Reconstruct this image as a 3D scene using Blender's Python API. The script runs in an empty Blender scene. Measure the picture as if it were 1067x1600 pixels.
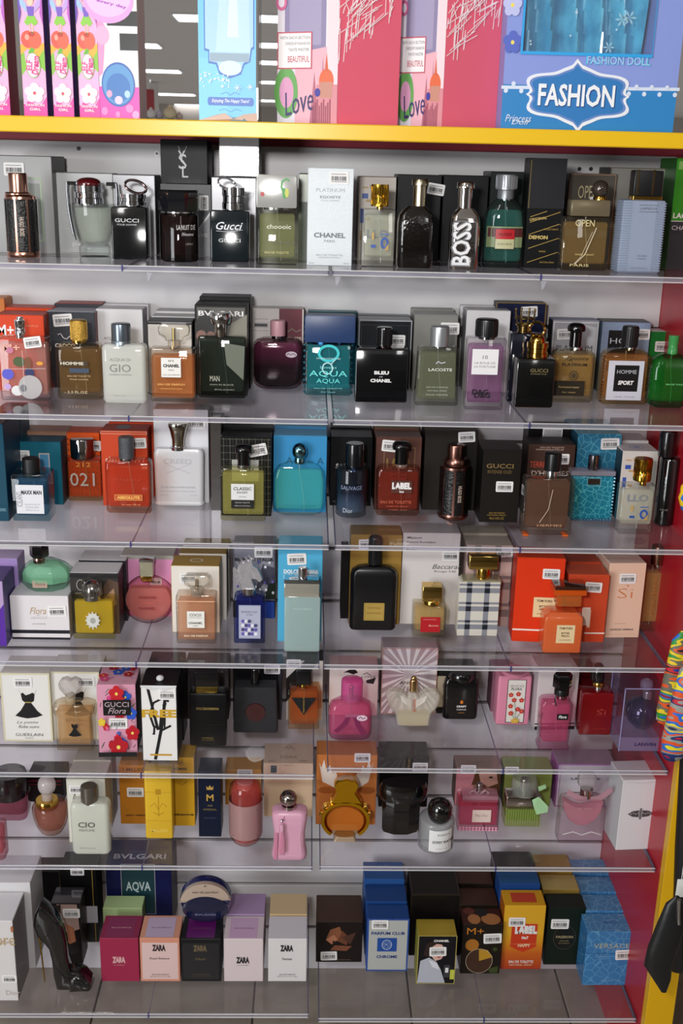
import bpy, math, random
from mathutils import Vector, Matrix
random.seed(7)
S = bpy.context.scene
COL = S.collection
# ---------------------------------------------------------------- camera
F, PITCH, ROLL, YAW = 1722.0, 0.3040, 0.0250, 0.0324
cy_, sy_, cp_, sp_ = math.cos(YAW), math.sin(YAW), math.cos(PITCH), math.sin(PITCH)
FWD = Vector((sy_*cp_, cy_*cp_, -sp_)); RT = Vector((cy_, -sy_, 0)); UP = RT.cross(FWD)
R2 = RT*math.cos(ROLL)+UP*math.sin(ROLL); U2 = UP*math.cos(ROLL)-RT*math.sin(ROLL)
cam = bpy.data.cameras.new('camera'); co = bpy.data.objects.new('camera', cam); COL.objects.link(co)
co.matrix_world = Matrix(((R2.x, U2.x, -FWD.x, 0), (R2.y, U2.y, -FWD.y, 0), (R2.z, U2.z, -FWD.z, 0), (0, 0, 0, 1)))
cam.sensor_fit = 'VERTICAL'; cam.sensor_height = 22.3; cam.sensor_width = 14.9; cam.lens = 24.0
cam.clip_start = .05; cam.clip_end = 200
cam.dof.use_dof = True; cam.dof.focus_distance = 1.85; cam.dof.aperture_fstop = 8
S.camera = co
# ---------------------------------------------------------------- world, lights, exposure
w = bpy.data.worlds.new('shop_air'); S.world = w; w.use_nodes = True
w.node_tree.nodes['Background'].inputs[0].default_value = (.90, .88, .88, 1)
w.node_tree.nodes['Background'].inputs[1].default_value = .36
def area(name, loc, target, sx, sy, power, col=(1, .98, .95)):
    l = bpy.data.lights.new(name, 'AREA'); l.shape = 'RECTANGLE'; l.size = sx; l.size_y = sy; l.energy = power; l.color = col
    o = bpy.data.objects.new(name, l); COL.objects.link(o); o.location = loc
    o.rotation_euler = (Vector(target)-Vector(loc)).to_track_quat('-Z', 'Y').to_euler(); return o
area('assumed_ceiling_tube', (-1.0, -.6, 1.5), (-.4, 1.9, -.5), .25, 1.3, 16)  # assumed tube overhead, out of view, added to light the left side
area('assumed_ceiling_tube', (1.2, -2.6, 1.5), (.1, 1.9, -.8), .25, 1.3, 9)  # second assumed tube, weaker, farther back and to the right
area('assumed_window_daylight', (-3.3, -2.6, -.1), (-.3, 1.9, -.45), 1.8, 2.4, 140, (.95, .98, 1))  # unseen window, assumed from the bright streaks on the bottles
area('assumed_camera_flash', (-.22, -.03, .16), (-.50, 1.9, -.20), .16, .10, 17, (1, .985, .97))  # flash assumed from the frontal light; lamp added to brighten wall and fronts
S.view_settings.view_transform = 'Standard'; S.view_settings.look = 'None'
S.view_settings.exposure = -0.06; S.view_settings.gamma = 1.0; S.view_settings.use_curve_mapping = False
S.cycles.transparent_max_bounces = 48; S.cycles.max_bounces = 10; S.cycles.glossy_bounces = 4
S.cycles.sample_clamp_indirect = 4; S.cycles.caustics_reflective = False; S.cycles.caustics_refractive = False
# ---------------------------------------------------------------- pixel rays
def ray(x, y): return (x-533.5)/F*R2-(y-800)/F*U2+FWD
def at_y(x, y, Y): d = ray(x, y); return d*(Y/d.y)
def at_z(x, y, z): d = ray(x, y); return d*(z/d.z)
FRONT, WALL = 1.70, 2.03
SH = [(.0587, .0587), (-.1535, -.1535), (-.3846, -.3846), (-.5937, -.5937), (-.8076, -.8076), (-1.0190, -1.0050), (-1.2060, -1.2050), (-1.5300, -1.5400)]
def shelf_z(row, x): return SH[row][0 if x < 503 else 1]+(.0032 if row else 0)
# ---------------------------------------------------------------- materials
def lin(h):
    if isinstance(h, (tuple, list)): return tuple(h)[:3]
    h = h.lstrip('#')
    if len(h) == 3: h = ''.join(c*2 for c in h)
    o = []
    for i in (0, 2, 4):
        c = int(h[i:i+2], 16)/255; o.append(c/12.92 if c <= .04045 else ((c+.055)/1.055)**2.4)
    return tuple(o)
MC = {}
def new_mat(key):
    m = bpy.data.materials.new(key); m.use_nodes = True; MC[key] = m
    return m, m.node_tree.nodes, m.node_tree.links
def P(col, rough=.45, metal=0, coat=0, bump=None, spec=.5, noise=None, emit=0):
    key = f'paint {col} {rough} {metal} {coat} {bump} {spec} {noise} {emit}'
    if key in MC: return MC[key]
    m, n, l = new_mat(key); b = n['Principled BSDF']; c = lin(col)
    b.inputs['Base Color'].default_value = (*c, 1); b.inputs['Roughness'].default_value = rough
    b.inputs['Metallic'].default_value = metal; b.inputs['Coat Weight'].default_value = coat
    b.inputs['Coat Roughness'].default_value = .05; b.inputs['Specular IOR Level'].default_value = spec
    if emit: b.inputs['Emission Color'].default_value = (*c, 1); b.inputs['Emission Strength'].default_value = emit
    if bump or noise:
        tc = n.new('ShaderNodeTexCoord')
    if bump:
        t = n.new('ShaderNodeTexNoise'); t.inputs['Scale'].default_value = bump[0]; t.inputs['Detail'].default_value = 4
        bp = n.new('ShaderNodeBump'); bp.inputs['Strength'].default_value = bump[1]; bp.inputs['Distance'].default_value = .002
        l.new(tc.outputs['Object'], t.inputs['Vector']); l.new(t.outputs[0], bp.inputs['Height']); l.new(bp.outputs[0], b.inputs['Normal'])
    if noise:
        t = n.new('ShaderNodeTexNoise'); t.inputs['Scale'].default_value = noise[1]; t.inputs['Detail'].default_value = 5
        r = n.new('ShaderNodeMix'); r.data_type = 'RGBA'
        rr = n.new('ShaderNodeValToRGB'); rr.color_ramp.elements[0].position = .4; rr.color_ramp.elements[1].position = .62
        l.new(tc.outputs['Object'], t.inputs['Vector']); l.new(t.outputs[0], rr.inputs[0]); l.new(rr.outputs[0], r.inputs[0])
        r.inputs[6].default_value = (*c, 1); r.inputs[7].default_value = (*lin(noise[0]), 1); l.new(r.outputs[2], b.inputs['Base Color'])
    return m
def carton_mat(col, rough=.42): return P(col, rough, bump=(900, .06), spec=.22)
def CH(col='#d8d8dc', r=.08): return P(col, r, 1)
GOLD = lambda: CH('#e0b354', .13)
def FR(n, l, f0=.04, k=5, mx=.96):
    lw = n.new('ShaderNodeLayerWeight'); lw.inputs[0].default_value = .5
    p = n.new('ShaderNodeMath'); p.operation = 'POWER'; p.inputs[1].default_value = k; l.new(lw.outputs['Facing'], p.inputs[0])
    q = n.new('ShaderNodeMath'); q.operation = 'MULTIPLY_ADD'; q.inputs[1].default_value = mx; q.inputs[2].default_value = f0; l.new(p.outputs[0], q.inputs[0])
    ge = n.new('ShaderNodeNewGeometry'); iv = n.new('ShaderNodeMath'); iv.operation = 'SUBTRACT'; iv.inputs[0].default_value = 1; l.new(ge.outputs['Backfacing'], iv.inputs[1])
    r = n.new('ShaderNodeMath'); r.operation = 'MULTIPLY'; l.new(q.outputs[0], r.inputs[0]); l.new(iv.outputs[0], r.inputs[1]); return r   # the skin mirrors on its outer side only
def GL(tint='#f2f6f6', haze=0., rough=.02, edge=1.0):
    "clear glass or acrylic: tinted see-through body, Fresnel mirror skin, darker where the wall is seen edge on"
    key = f'glass {tint} {haze} {rough} {edge}'
    if key in MC: return MC[key]
    m, n, l = new_mat(key); n.remove(n['Principled BSDF']); out = n['Material Output']; c = [v**.6 for v in lin(tint)]
    lw = n.new('ShaderNodeLayerWeight'); lw.inputs[0].default_value = .35
    pw = n.new('ShaderNodeMath'); pw.operation = 'POWER'; pw.inputs[1].default_value = 2.2; l.new(lw.outputs['Facing'], pw.inputs[0])
    mx = n.new('ShaderNodeMix'); mx.data_type = 'RGBA'; l.new(pw.outputs[0], mx.inputs[0])
    mx.inputs[6].default_value = (*c, 1); mx.inputs[7].default_value = (*[max(0, v*(1-.62*edge)) for v in c], 1)
    tr = n.new('ShaderNodeBsdfTransparent'); l.new(mx.outputs[2], tr.inputs[0])
    last = tr
    if haze:
        df = n.new('ShaderNodeBsdfDiffuse'); df.inputs[0].default_value = (*c, 1)
        ms = n.new('ShaderNodeMixShader'); ms.inputs[0].default_value = haze; l.new(tr.outputs[0], ms.inputs[1]); l.new(df.outputs[0], ms.inputs[2]); last = ms
    fr = FR(n, l)
    g = n.new('ShaderNodeBsdfGlossy'); g.inputs['Roughness'].default_value = rough
    ms = n.new('ShaderNodeMixShader'); l.new(fr.outputs[0], ms.inputs[0]); l.new(last.outputs[0], ms.inputs[1]); l.new(g.outputs[0], ms.inputs[2])
    l.new(ms.outputs[0], out.inputs[0]); return m
def ramp_mat(stops, H, rough=.12, alpha=None):
    "colour running up a lacquered bottle (the lacquer itself is graded); stops: (height fraction, colour)"
    key = f'graded {stops} {H:.3f} {rough} {alpha}'
    if key in MC: return MC[key]
    m, n, l = new_mat(key); b = n['Principled BSDF']; b.inputs['Roughness'].default_value = rough
    tc = n.new('ShaderNodeTexCoord'); sx = n.new('ShaderNodeSeparateXYZ'); mp = n.new('ShaderNodeMath'); mp.operation = 'DIVIDE'; mp.inputs[1].default_value = H
    r = n.new('ShaderNodeValToRGB'); e = r.color_ramp.elements
    while len(e) < len(stops): e.new(.5)
    for i, (p, c) in enumerate(stops): e[i].position = p; e[i].color = (*lin(c), 1)
    l.new(tc.outputs['Object'], sx.inputs[0]); l.new(sx.outputs[2], mp.inputs[0]); l.new(mp.outputs[0], r.inputs[0]); l.new(r.outputs[0], b.inputs['Base Color'])
    return m
def cell_mat(a, b_, scale, rough=.35, line=.06):
    "reptile skin print: cells of one colour with thin veins of another"
    key = f'cells {a} {b_} {scale} {line}'
    if key in MC: return MC[key]
    m, n, l = new_mat(key); b = n['Principled BSDF']; b.inputs['Roughness'].default_value = rough
    tc = n.new('ShaderNodeTexCoord'); v = n.new('ShaderNodeTexVoronoi'); v.feature = 'DISTANCE_TO_EDGE'; v.inputs['Scale'].default_value = scale
    r = n.new('ShaderNodeValToRGB'); r.color_ramp.elements[0].position = line*.5; r.color_ramp.elements[1].position = line
    r.color_ramp.elements[0].color = (*lin(b_), 1); r.color_ramp.elements[1].color = (*lin(a), 1)
    l.new(tc.outputs['Object'], v.inputs['Vector']); l.new(v.outputs[0], r.inputs[0]); l.new(r.outputs[0], b.inputs['Base Color']); return m
def patch_mat(cols, scale, rough=.6, stretch=(1, 1, 1), name='patches'):
    "constant colour patches from a noise field"
    key = f'{name} {cols} {scale} {stretch}'
    if key in MC: return MC[key]
    m, n, l = new_mat(key); b = n['Principled BSDF']; b.inputs['Roughness'].default_value = rough
    tc = n.new('ShaderNodeTexCoord'); mp = n.new('ShaderNodeMapping'); mp.inputs['Scale'].default_value = stretch
    t = n.new('ShaderNodeTexNoise'); t.inputs['Scale'].default_value = scale; t.inputs['Detail'].default_value = 2
    r = n.new('ShaderNodeValToRGB'); r.color_ramp.interpolation = 'CONSTANT'; e = r.color_ramp.elements
    while len(e) < len(cols): e.new(.5)
    for i, c in enumerate(cols): e[i].position = 0 if i == 0 else .32+.36*(i-1)/max(1, len(cols)-2); e[i].color = (*lin(c), 1)
    l.new(tc.outputs['Object'], mp.inputs[0]); l.new(mp.outputs[0], t.inputs['Vector']); l.new(t.outputs[0], r.inputs[0]); l.new(r.outputs[0], b.inputs['Base Color']); return m
def asm(c, rough=.4):
    return c if isinstance(c, bpy.types.Material) else P(c, rough)
# ---------------------------------------------------------------- mesh builder
def outline(w, d, sh, k):
    "closed section outline; sh: corner radius in metres, 'e' ellipse, or a polygon count"
    pts = []; N = 4*(k+1)
    if sh == 'e':
        return [(w/2*math.cos(a), d/2*math.sin(a)) for a in [2*math.pi*(i+.5)/N for i in range(N)]]
    if isinstance(sh, str) and sh[0] == 'n':
        c = int(sh[1:]); 
        for i in range(N):
            a = 2*math.pi*(i+.5)/N; seg = 2*math.pi/c; b = ((a+math.pi/2) % seg)-seg/2
            # vertex snapped polygons
            q = round((a+math.pi/2)/seg-.5); va = (q+.5)*seg-math.pi/2
            pts.append((w/2*math.cos(va)/math.cos(seg/2), d/2*math.sin(va)/math.cos(seg/2)))
        return pts
    r = max(1e-5, min(sh, w/2-1e-5, d/2-1e-5))
    for q, (sx, sy) in enumerate(((1, 1), (-1, 1), (-1, -1), (1, -1))):
        for i in range(k+1):
            a = math.pi/2*(q+i/k)
            pts.append((sx*(w/2-r)+r*math.cos(a), sy*(d/2-r)+r*math.sin(a)))
    return pts
class MB:
    def __init__(s): s.v = []; s.f = []; s.m = []; s.mats = []
    def mi(s, m):
        m = asm(m)
        if m not in s.mats: s.mats.append(m)
        return s.mats.index(m)
    def add(s, vs, fs, m):
        b = len(s.v); s.v += [tuple(v) for v in vs]; i = s.mi(m)
        for f in fs: s.f.append(tuple(b+j for j in f)); s.m.append(i)
    def loft(s, secs, m, k=4, caps=True):
        "secs: (z, w, d, shape[, cx, cy])"
        vs = []; fs = []; N = 4*(k+1)
        for q in secs:
            z, w_, d_, sh = q[:4]; cx = q[4] if len(q) > 4 else 0; cy = q[5] if len(q) > 5 else 0
            vs += [(cx+x, cy+y, z) for x, y in outline(max(w_, 1e-5), max(d_, 1e-5), sh, k)]
        for a in range(len(secs)-1):
            for i in range(N):
                j = (i+1) % N; fs.append((a*N+i, a*N+j, (a+1)*N+j, (a+1)*N+i))
        if caps: fs.append(tuple(range(N))[::-1]); fs.append(tuple((len(secs)-1)*N+i for i in range(N)))
        s.add(vs, fs, m); return s
    def box(s, x0, x1, y0, y1, z0, z1, m, b=0):
        w_, d_ = x1-x0, y1-y0; cx, cy = (x0+x1)/2, (y0+y1)/2
        if not b:
            vs = [(x, y, z) for z in (z0, z1) for x, y in ((x0, y0), (x1, y0), (x1, y1), (x0, y1))]
            s.add(vs, [(3, 2, 1, 0), (4, 5, 6, 7), (0, 1, 5, 4), (1, 2, 6, 5), (2, 3, 7, 6), (3, 0, 4, 7)], m)
        else:
            s.loft([(z0, w_-2*b, d_-2*b, b, cx, cy), (z0+b, w_, d_, b, cx, cy), (z1-b, w_, d_, b, cx, cy), (z1, w_-2*b, d_-2*b, b, cx, cy)], m, 1)
        return s
    def prism(s, pts, rings, m):
        "front outline (x, z) pushed through rings (y, inset)"
        n = len(pts); cen = Vector((sum(p[0] for p in pts)/n, sum(p[1] for p in pts)/n)); nor = []
        area_ = sum(pts[i][0]*pts[(i+1) % n][1]-pts[(i+1) % n][0]*pts[i][1] for i in range(n)); sg = 1 if area_ > 0 else -1
        for i in range(n):
            a, b = Vector(pts[i-1]), Vector(pts[(i+1) % n]); t = (b-a)
            t = t.normalized() if t.length > 1e-9 else Vector((1, 0)); nor.append(Vector((-t.y, t.x))*sg)
        vs = []; fs = []
        for y, ins in rings:
            for p, q in zip(pts, nor): vs.append((p[0]+q.x*ins, y, p[1]+q.y*ins))
        for a in range(len(rings)-1):
            for i in range(n):
                j = (i+1) % n; f = (a*n+i, a*n+j, (a+1)*n+j, (a+1)*n+i); fs.append(f if sg > 0 else f[::-1])
        c0 = tuple(range(n)); c1 = tuple((len(rings)-1)*n+i for i in range(n))
        fs += [c0, c1[::-1]] if sg < 0 else [c0[::-1], c1]
        if sg > 0: fs[-2], fs[-1] = fs[-2], fs[-1]
        s.add(vs, fs, m); return s
    def tube(s, path, r, m, n=8, closed=False, r2=None):
        path = [Vector(p) for p in path]; vs = []; fs = []; L = len(path)
        for i, p in enumerate(path):
            a = path[i-1] if (i or closed) else p; b = path[(i+1) % L] if (i < L-1 or closed) else p
            t = (b-a).normalized(); u = t.cross(Vector((.13, .31, .94)))
            if u.length < .05: u = t.cross(Vector((1, 0, 0)))
            u.normalize(); v = t.cross(u); rr = r if r2 is None else r+(r2-r)*i/(L-1)
            for k in range(n):
                q = 2*math.pi*k/n; vs.append(p+u*rr*math.cos(q)+v*rr*math.sin(q))
        for i in range(L if closed else L-1):
            for k in range(n):
                k2 = (k+1) % n; a = (i % L)*n; b = ((i+1) % L)*n; fs.append((a+k, a+k2, b+k2, b+k))
        if not closed: fs.append(tuple(range(n))[::-1]); fs.append(tuple((L-1)*n+i for i in range(n)))
        s.add(vs, fs, m); return s
    def ball(s, c, r, m, n=12, sq=(1, 1, 1)):
        vs = []; fs = []; h = n//2
        for i in range(1, h):
            a = math.pi*i/h
            for k in range(n):
                q = 2*math.pi*k/n; vs.append((c[0]+r*sq[0]*math.sin(a)*math.cos(q), c[1]+r*sq[1]*math.sin(a)*math.sin(q), c[2]-r*sq[2]*math.cos(a)))
        vs += [(c[0], c[1], c[2]-r*sq[2]), (c[0], c[1], c[2]+r*sq[2])]; B, T = len(vs)-2, len(vs)-1
        for i in range(h-2):
            for k in range(n):
                k2 = (k+1) % n; fs.append((i*n+k, i*n+k2, (i+1)*n+k2, (i+1)*n+k))
        for k in range(n):
            k2 = (k+1) % n; fs.append((B, k2, k)); fs.append((T, (h-2)*n+k, (h-2)*n+k2))
        s.add(vs, fs, m); return s
    def build(s, name, parent=None, label=None, loc=None, smooth=38):
        me = bpy.data.meshes.new(name); me.from_pydata(s.v, [], s.f)
        for m in s.mats: me.materials.append(m)
        me.polygons.foreach_set('material_index', s.m)
        if smooth:
            me.polygons.foreach_set('use_smooth', [True]*len(s.f)); me.update(); me.set_sharp_from_angle(angle=math.radians(smooth))
        else: me.update()
        return obj(name, me, parent, label, loc)
def obj(name, me, parent=None, label=None, loc=None):
    o = bpy.data.objects.new(name, me); COL.objects.link(o)
    if parent is not None: o.parent = parent
    if label: o['label'] = label
    if loc is not None: o.location = loc
    return o
def thing(name, label, cat, loc=(0, 0, 0), rz=0, group=None):
    o = bpy.data.objects.new(name, None); COL.objects.link(o); o.empty_display_size = .02
    o.location = loc; o.rotation_euler = (0, 0, rz); o['label'] = label; o['category'] = cat
    if group: o['group'] = group
    return o
def struct(mb, name, **k):
    o = mb.build(name, **k); o['kind'] = 'structure'; return o
# ---------------------------------------------------------------- flat print
TC = {}
def glyphs(s, bold=0, shear=0):
    key = (s, bold, shear)
    if key not in TC:
        c = bpy.data.curves.new('t', 'FONT'); c.body = s; c.size = 1; c.resolution_u = 2; c.offset = bold; c.shear = shear; c.align_x = 'CENTER'
        o = bpy.data.objects.new('t', c); me = bpy.data.meshes.new_from_object(o)
        vs = [v.co.copy() for v in me.vertices]; fs = [tuple(p.vertices) for p in me.polygons]
        bpy.data.objects.remove(o); bpy.data.curves.remove(c); bpy.data.meshes.remove(me)
        if vs:
            x0, x1 = min(v.x for v in vs), max(v.x for v in vs)
            y0, y1 = min(v.y for v in vs), max(v.y for v in vs); fs_ = fs
            vs = [((v.x-(x0+x1)/2), (v.y-(y0+y1)/2)) for v in vs]; TC[key] = (vs, fs, x1-x0, y1-y0)
        else: TC[key] = ([], [], 1, 1)
    return TC[key]
def art(parent, ops, fm, W, H):
    """flat print on a face. fm(u, v, e) gives the local point, e metres proud of the face.
    ops: T text, R rect, E ellipse, P polygon, F frame, L line, O ring"""
    mt, mp = MB(), MB(); e = .00025
    for op in ops:
        k = op[0]; e += .00007
        def put(b, pts, faces, col):
            b.add([fm(u, v, e) for u, v in pts], faces, col if isinstance(col, bpy.types.Material) else P(col, .4))
        if k == 'T':
            _, u, v, h, w_, s, col = op[:7]; o = op[7] if len(op) > 7 else {}
            vs, fs, tw, th = glyphs(s, o.get('b', 0), o.get('sh', 0))
            if not vs: continue
            sy = h*H/th; sx = (w_*W/tw) if w_ else sy
            a = math.radians(o.get('r', 0)); ca, sa = math.cos(a), math.sin(a)
            put(mt, [(u+(x*sx*ca-y*sy*sa)/W, v+(x*sx*sa+y*sy*ca)/H) for x, y in vs], fs, col)
        elif k == 'R':
            _, u0, v0, u1, v1, col = op; n = 8
            pts = [(u0+(u1-u0)*i/n, v) for v in (v0, v1) for i in range(n+1)]
            put(mp, pts, [(i, i+1, n+2+i, n+1+i) for i in range(n)], col)
        elif k in 'EO':
            u, v, ru, rv = op[1:5]; n = 28; col = op[-1]
            o_ = [(u+ru*math.cos(2*math.pi*i/n), v+rv*math.sin(2*math.pi*i/n)) for i in range(n)]
            if k == 'E': put(mp, o_, [tuple(range(n))], col)
            else:
                t = op[5]; i_ = [(u+(ru-t/W)*math.cos(2*math.pi*i/n), v+(rv-t/H)*math.sin(2*math.pi*i/n)) for i in range(n)]
                put(mp, o_+i_, [(i, (i+1) % n, n+(i+1) % n, n+i) for i in range(n)], col)
        elif k == 'P': put(mp, op[1], [tuple(range(len(op[1])))], op[2])
        elif k == 'F':
            _, u0, v0, u1, v1, t, col = op; a, b = t/W, t/H
            o_ = [(u0, v0), (u1, v0), (u1, v1), (u0, v1)]; i_ = [(u0+a, v0+b), (u1-a, v0+b), (u1-a, v1-b), (u0+a, v1-b)]
            put(mp, o_+i_, [(i, (i+1) % 4, 4+(i+1) % 4, 4+i) for i in range(4)], col)
        elif k == 'L':
            _, pts, t, col = op; q = [Vector((p[0]*W, p[1]*H)) for p in pts]; vs = []
            for i, p in enumerate(q):
                d_ = (q[min(i+1, len(q)-1)]-q[max(i-1, 0)]); d_ = d_.normalized() if d_.length > 0 else Vector((1, 0))
                nn = Vector((-d_.y, d_.x))*t/2; vs += [((p+nn).x/W, (p+nn).y/H), ((p-nn).x/W, (p-nn).y/H)]
            put(mp, vs, [(2*i, 2*i+1, 2*i+3, 2*i+2) for i in range(len(q)-1)], col)
    if mp.f: mp.build('print', parent, smooth=0)
    if mt.f: mt.build('lettering', parent, smooth=0)
STK = {}
def sticker(parent, p, nrm, up, w_=.026, h_=.017, rot=0):
    "white barcode price sticker lying on a face"
    if 's' not in STK:
        b = MB(); b.loft([(0, 1, .65, .07), (.004, 1, .65, .07)], P('#f4f2f0', .5), 3); STK['s'] = b
        c = MB(); random.seed(3); x = -.40
        while x < .38:
            q = random.choice((.012, .02, .03)); c.add([(x, -.14, .007), (x+q, -.14, .007), (x+q, .08, .007), (x, .08, .007)], [(0, 1, 2, 3)], P('#2a2a2e')); x += q+random.choice((.014, .022, .03))
        for y, a in ((.17, .75), (-.21, .8)): c.add([(-.4, y, .007), (-.4+a, y, .007), (-.4+a, y+.035, .007), (-.4, y+.035, .007)], [(0, 1, 2, 3)], P('#8a8890'))
        STK['c'] = c; o = b.build('price_sticker'); o2 = c.build('barcode', smooth=0); STK['ms'], STK['mc'] = o.data, o2.data
        bpy.data.objects.remove(o); bpy.data.objects.remove(o2)
    n = Vector(nrm).normalized(); u = Vector(up).normalized(); r = u.cross(n)
    a = math.radians(rot); r, u = r*math.cos(a)+u*math.sin(a), u*math.cos(a)-r*math.sin(a)
    o = obj('price_sticker', STK['ms'], parent); pp = Vector(p)+n*.0009
    o.matrix_local = Matrix(((r.x, u.x, n.x, pp.x), (r.y, u.y, n.y, pp.y), (r.z, u.z, n.z, pp.z), (0, 0, 0, 1))) @ Matrix.Diagonal((w_, h_/.65, .15, 1))
    obj('barcode', STK['mc'], o)
# ---------------------------------------------------------------- placing on the shelves
class At:
    def __init__(s, row, x0, x1, yb=None, Y=None, ym=None, d=.03, z0=None):
        xc = (x0+x1)/2; s.z0 = shelf_z(row, xc) if z0 is None else z0
        if Y is None: Y = at_z(xc, yb, s.z0).y
        s.Y = Y; s.d = d; ym = ym if ym is not None else (yb or 500); s.ym = ym
        s.xa = at_y(x0, ym, Y).x; s.xb = at_y(x1, ym, Y).x; s.W = s.xb-s.xa; s.xc = (s.xa+s.xb)/2; s.px = xc
        s.loc = (s.xc, Y+d/2, s.z0)
    def z(s, y, f=.5): return at_y(s.px, y, s.Y+s.d*f).z-s.z0
    def x(s, px, y, f=.5): return at_y(px, y, s.Y+s.d*f).x-s.xc
CARTONS = []   # (x0, x1, z0, front Y) of every carton, so that bottles stop short of the carton behind
def carton(label, row, x0, x1, yt, yb, col, top=None, side=None, a=(), ta=(), stick=(), Y=None, d=.07, rz=0, behind=(), ym=None,
           name='perfume_box', cat='box', group=None, z0=None, lid=None, mat=None, ra=()):
    ymid = ym if ym is not None else (yt+(yb if yb else yt+110))/2
    p = At(row, x0, x1, yb, Y, ymid, d, z0); H = p.z(yt, 0); W = p.W
    if p.Y+d > WALL-.004: d = max(.02, WALL-.004-p.Y); p.d = d; p.loc = (p.xc, p.Y+d/2, p.z0)
    CARTONS.append((p.xc-p.W/2, p.xc+p.W/2, p.z0, p.Y))
    th = thing(name, label, cat, p.loc, math.radians(rz), group)
    _carton(th, W, d, H, col, top, side, a, ta, stick, lid, ra)
    Yb = p.Y+d
    for q in behind:
        lb, c2, t2, dh, d2 = q[:5]
        if Yb+.004+d2 > WALL-.003: d2 = WALL-.003-Yb-.004
        if d2 < .012: break
        t_ = thing(name, lb, cat, (p.xc+(q[5] if len(q) > 5 else 0), Yb+.004+d2/2, p.z0), 0, group)
        _carton(t_, W*(q[6] if len(q) > 6 else 1), d2, H+dh, c2, t2, None, (), (), (), None); Yb += .004+d2
    p.H = H; p.root = th; return p
def _carton(th, W, d, H, col, top, side, a, ta, stick, lid, ra=()):
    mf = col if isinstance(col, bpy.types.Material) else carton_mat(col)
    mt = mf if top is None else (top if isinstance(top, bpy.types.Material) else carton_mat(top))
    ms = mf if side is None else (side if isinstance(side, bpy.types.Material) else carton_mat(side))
    b = MB(); r = .0007; x, y = W/2, d/2; ht = H-.0006
    # body with small bevels: front/back, sides, top in their own board colours
    vs = [(-x+r, -y, 0), (x-r, -y, 0), (x, -y+r, 0), (x, y-r, 0), (x-r, y, 0), (-x+r, y, 0), (-x, y-r, 0), (-x, -y+r, 0)]
    n = 8; v2 = [(q[0], q[1], ht-r) for q in vs]; v3 = [(q[0]*(1-r/x), q[1]*(1-r/y), ht) for q in vs]
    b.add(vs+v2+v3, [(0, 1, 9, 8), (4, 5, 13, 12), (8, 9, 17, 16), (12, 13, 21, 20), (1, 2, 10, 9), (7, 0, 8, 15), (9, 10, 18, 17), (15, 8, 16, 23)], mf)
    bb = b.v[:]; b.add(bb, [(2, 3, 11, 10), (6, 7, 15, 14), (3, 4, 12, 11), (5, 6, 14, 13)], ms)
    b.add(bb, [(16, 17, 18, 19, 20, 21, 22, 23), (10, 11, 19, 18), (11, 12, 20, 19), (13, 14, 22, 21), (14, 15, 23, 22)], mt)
    b.add(bb, [(7, 6, 5, 4, 3, 2, 1, 0)], mf)
    b.build('carton', th, smooth=0)
    f = MB(); f.box(-x+.0012, x-.0012, -y+.0008, y-.001, H-.0006, H, mt); f.build('top_flap', th, smooth=0)
    if lid:
        zl = H*lid[0]; m = lid[1] if isinstance(lid[1], bpy.types.Material) else carton_mat(lid[1])
        l = MB(); l.box(-x-.0008, x+.0008, -y-.0008, y+.0008, zl, H+.0006, m, .0006); l.build('lid', th, smooth=0)
    if a: art(th, a, lambda u, v, e: (-x+u*W, -y-e-(.0008 if lid and v > lid[0] else 0), v*H), W, H)
    if ta: art(th, ta, lambda u, v, e: (-x+u*W, -y+v*d, H+e+(.0008 if lid else 0)), W, d)
    if ra: art(th, ra, lambda u, v, e: (-x-e, y-u*d, v*H), d, H)
    for q in stick:
        u, v, rot = q[:3]; s = q[3] if len(q) > 3 else 1
        sticker(th, (-x+u*W, -y-(.001 if lid else 0), v*H), (0, -1, 0), (0, 0, 1), .030*s, .019*s, rot)
CAPS = {'cyl': ([(0, 1), (.9, 1), (.97, .97), (1, .88)], 'e'), 'sq': ([(0, .98), (.04, 1), (.93, 1), (1, .95)], .0015), 'hex': ([(0, .8), (.12, 1), (.85, 1), (1, .82)], 'n6'),
        'mush': ([(0, .66), (.6, .66), (.66, .96), (.76, 1), (.88, .95), (.96, .75), (1, .45)], 'e'), 'bell': ([(0, .8), (.74, .8), (.76, 1), (.94, 1), (1, .9)], 'e'),
        'ball': ([(0, .35), (.08, .62), (.2, .85), (.35, .97), (.5, 1), (.65, .97), (.8, .85), (.92, .6), (1, .2)], 'e'), 'dome': ([(0, .8), (.1, .98), (.35, 1), (.6, .93), (.8, .75), (.93, .48), (1, .15)], 'e'),
        'coll': ([(0, 1), (.3, 1), (.34, .93), (.6, .93), (.64, 1), (1, 1)], 'e'), 'flare': ([(0, .62), (.3, .6), (.7, .82), (.92, 1), (1, .9)], 'e'), 'disc': ([(0, .9), (.3, 1), (.7, 1), (1, .9)], 'e'),
        'crys': ([(0, .55), (.2, .6), (.35, .95), (.55, 1), (.8, 1), (1, .8)], .003), 'cone': ([(0, .35), (.25, .7), (.5, .9), (.85, 1), (1, 1)], 'e'), 'oct': ([(0, .94), (.1, 1), (.88, 1), (1, .9)], 'n8')}
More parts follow.
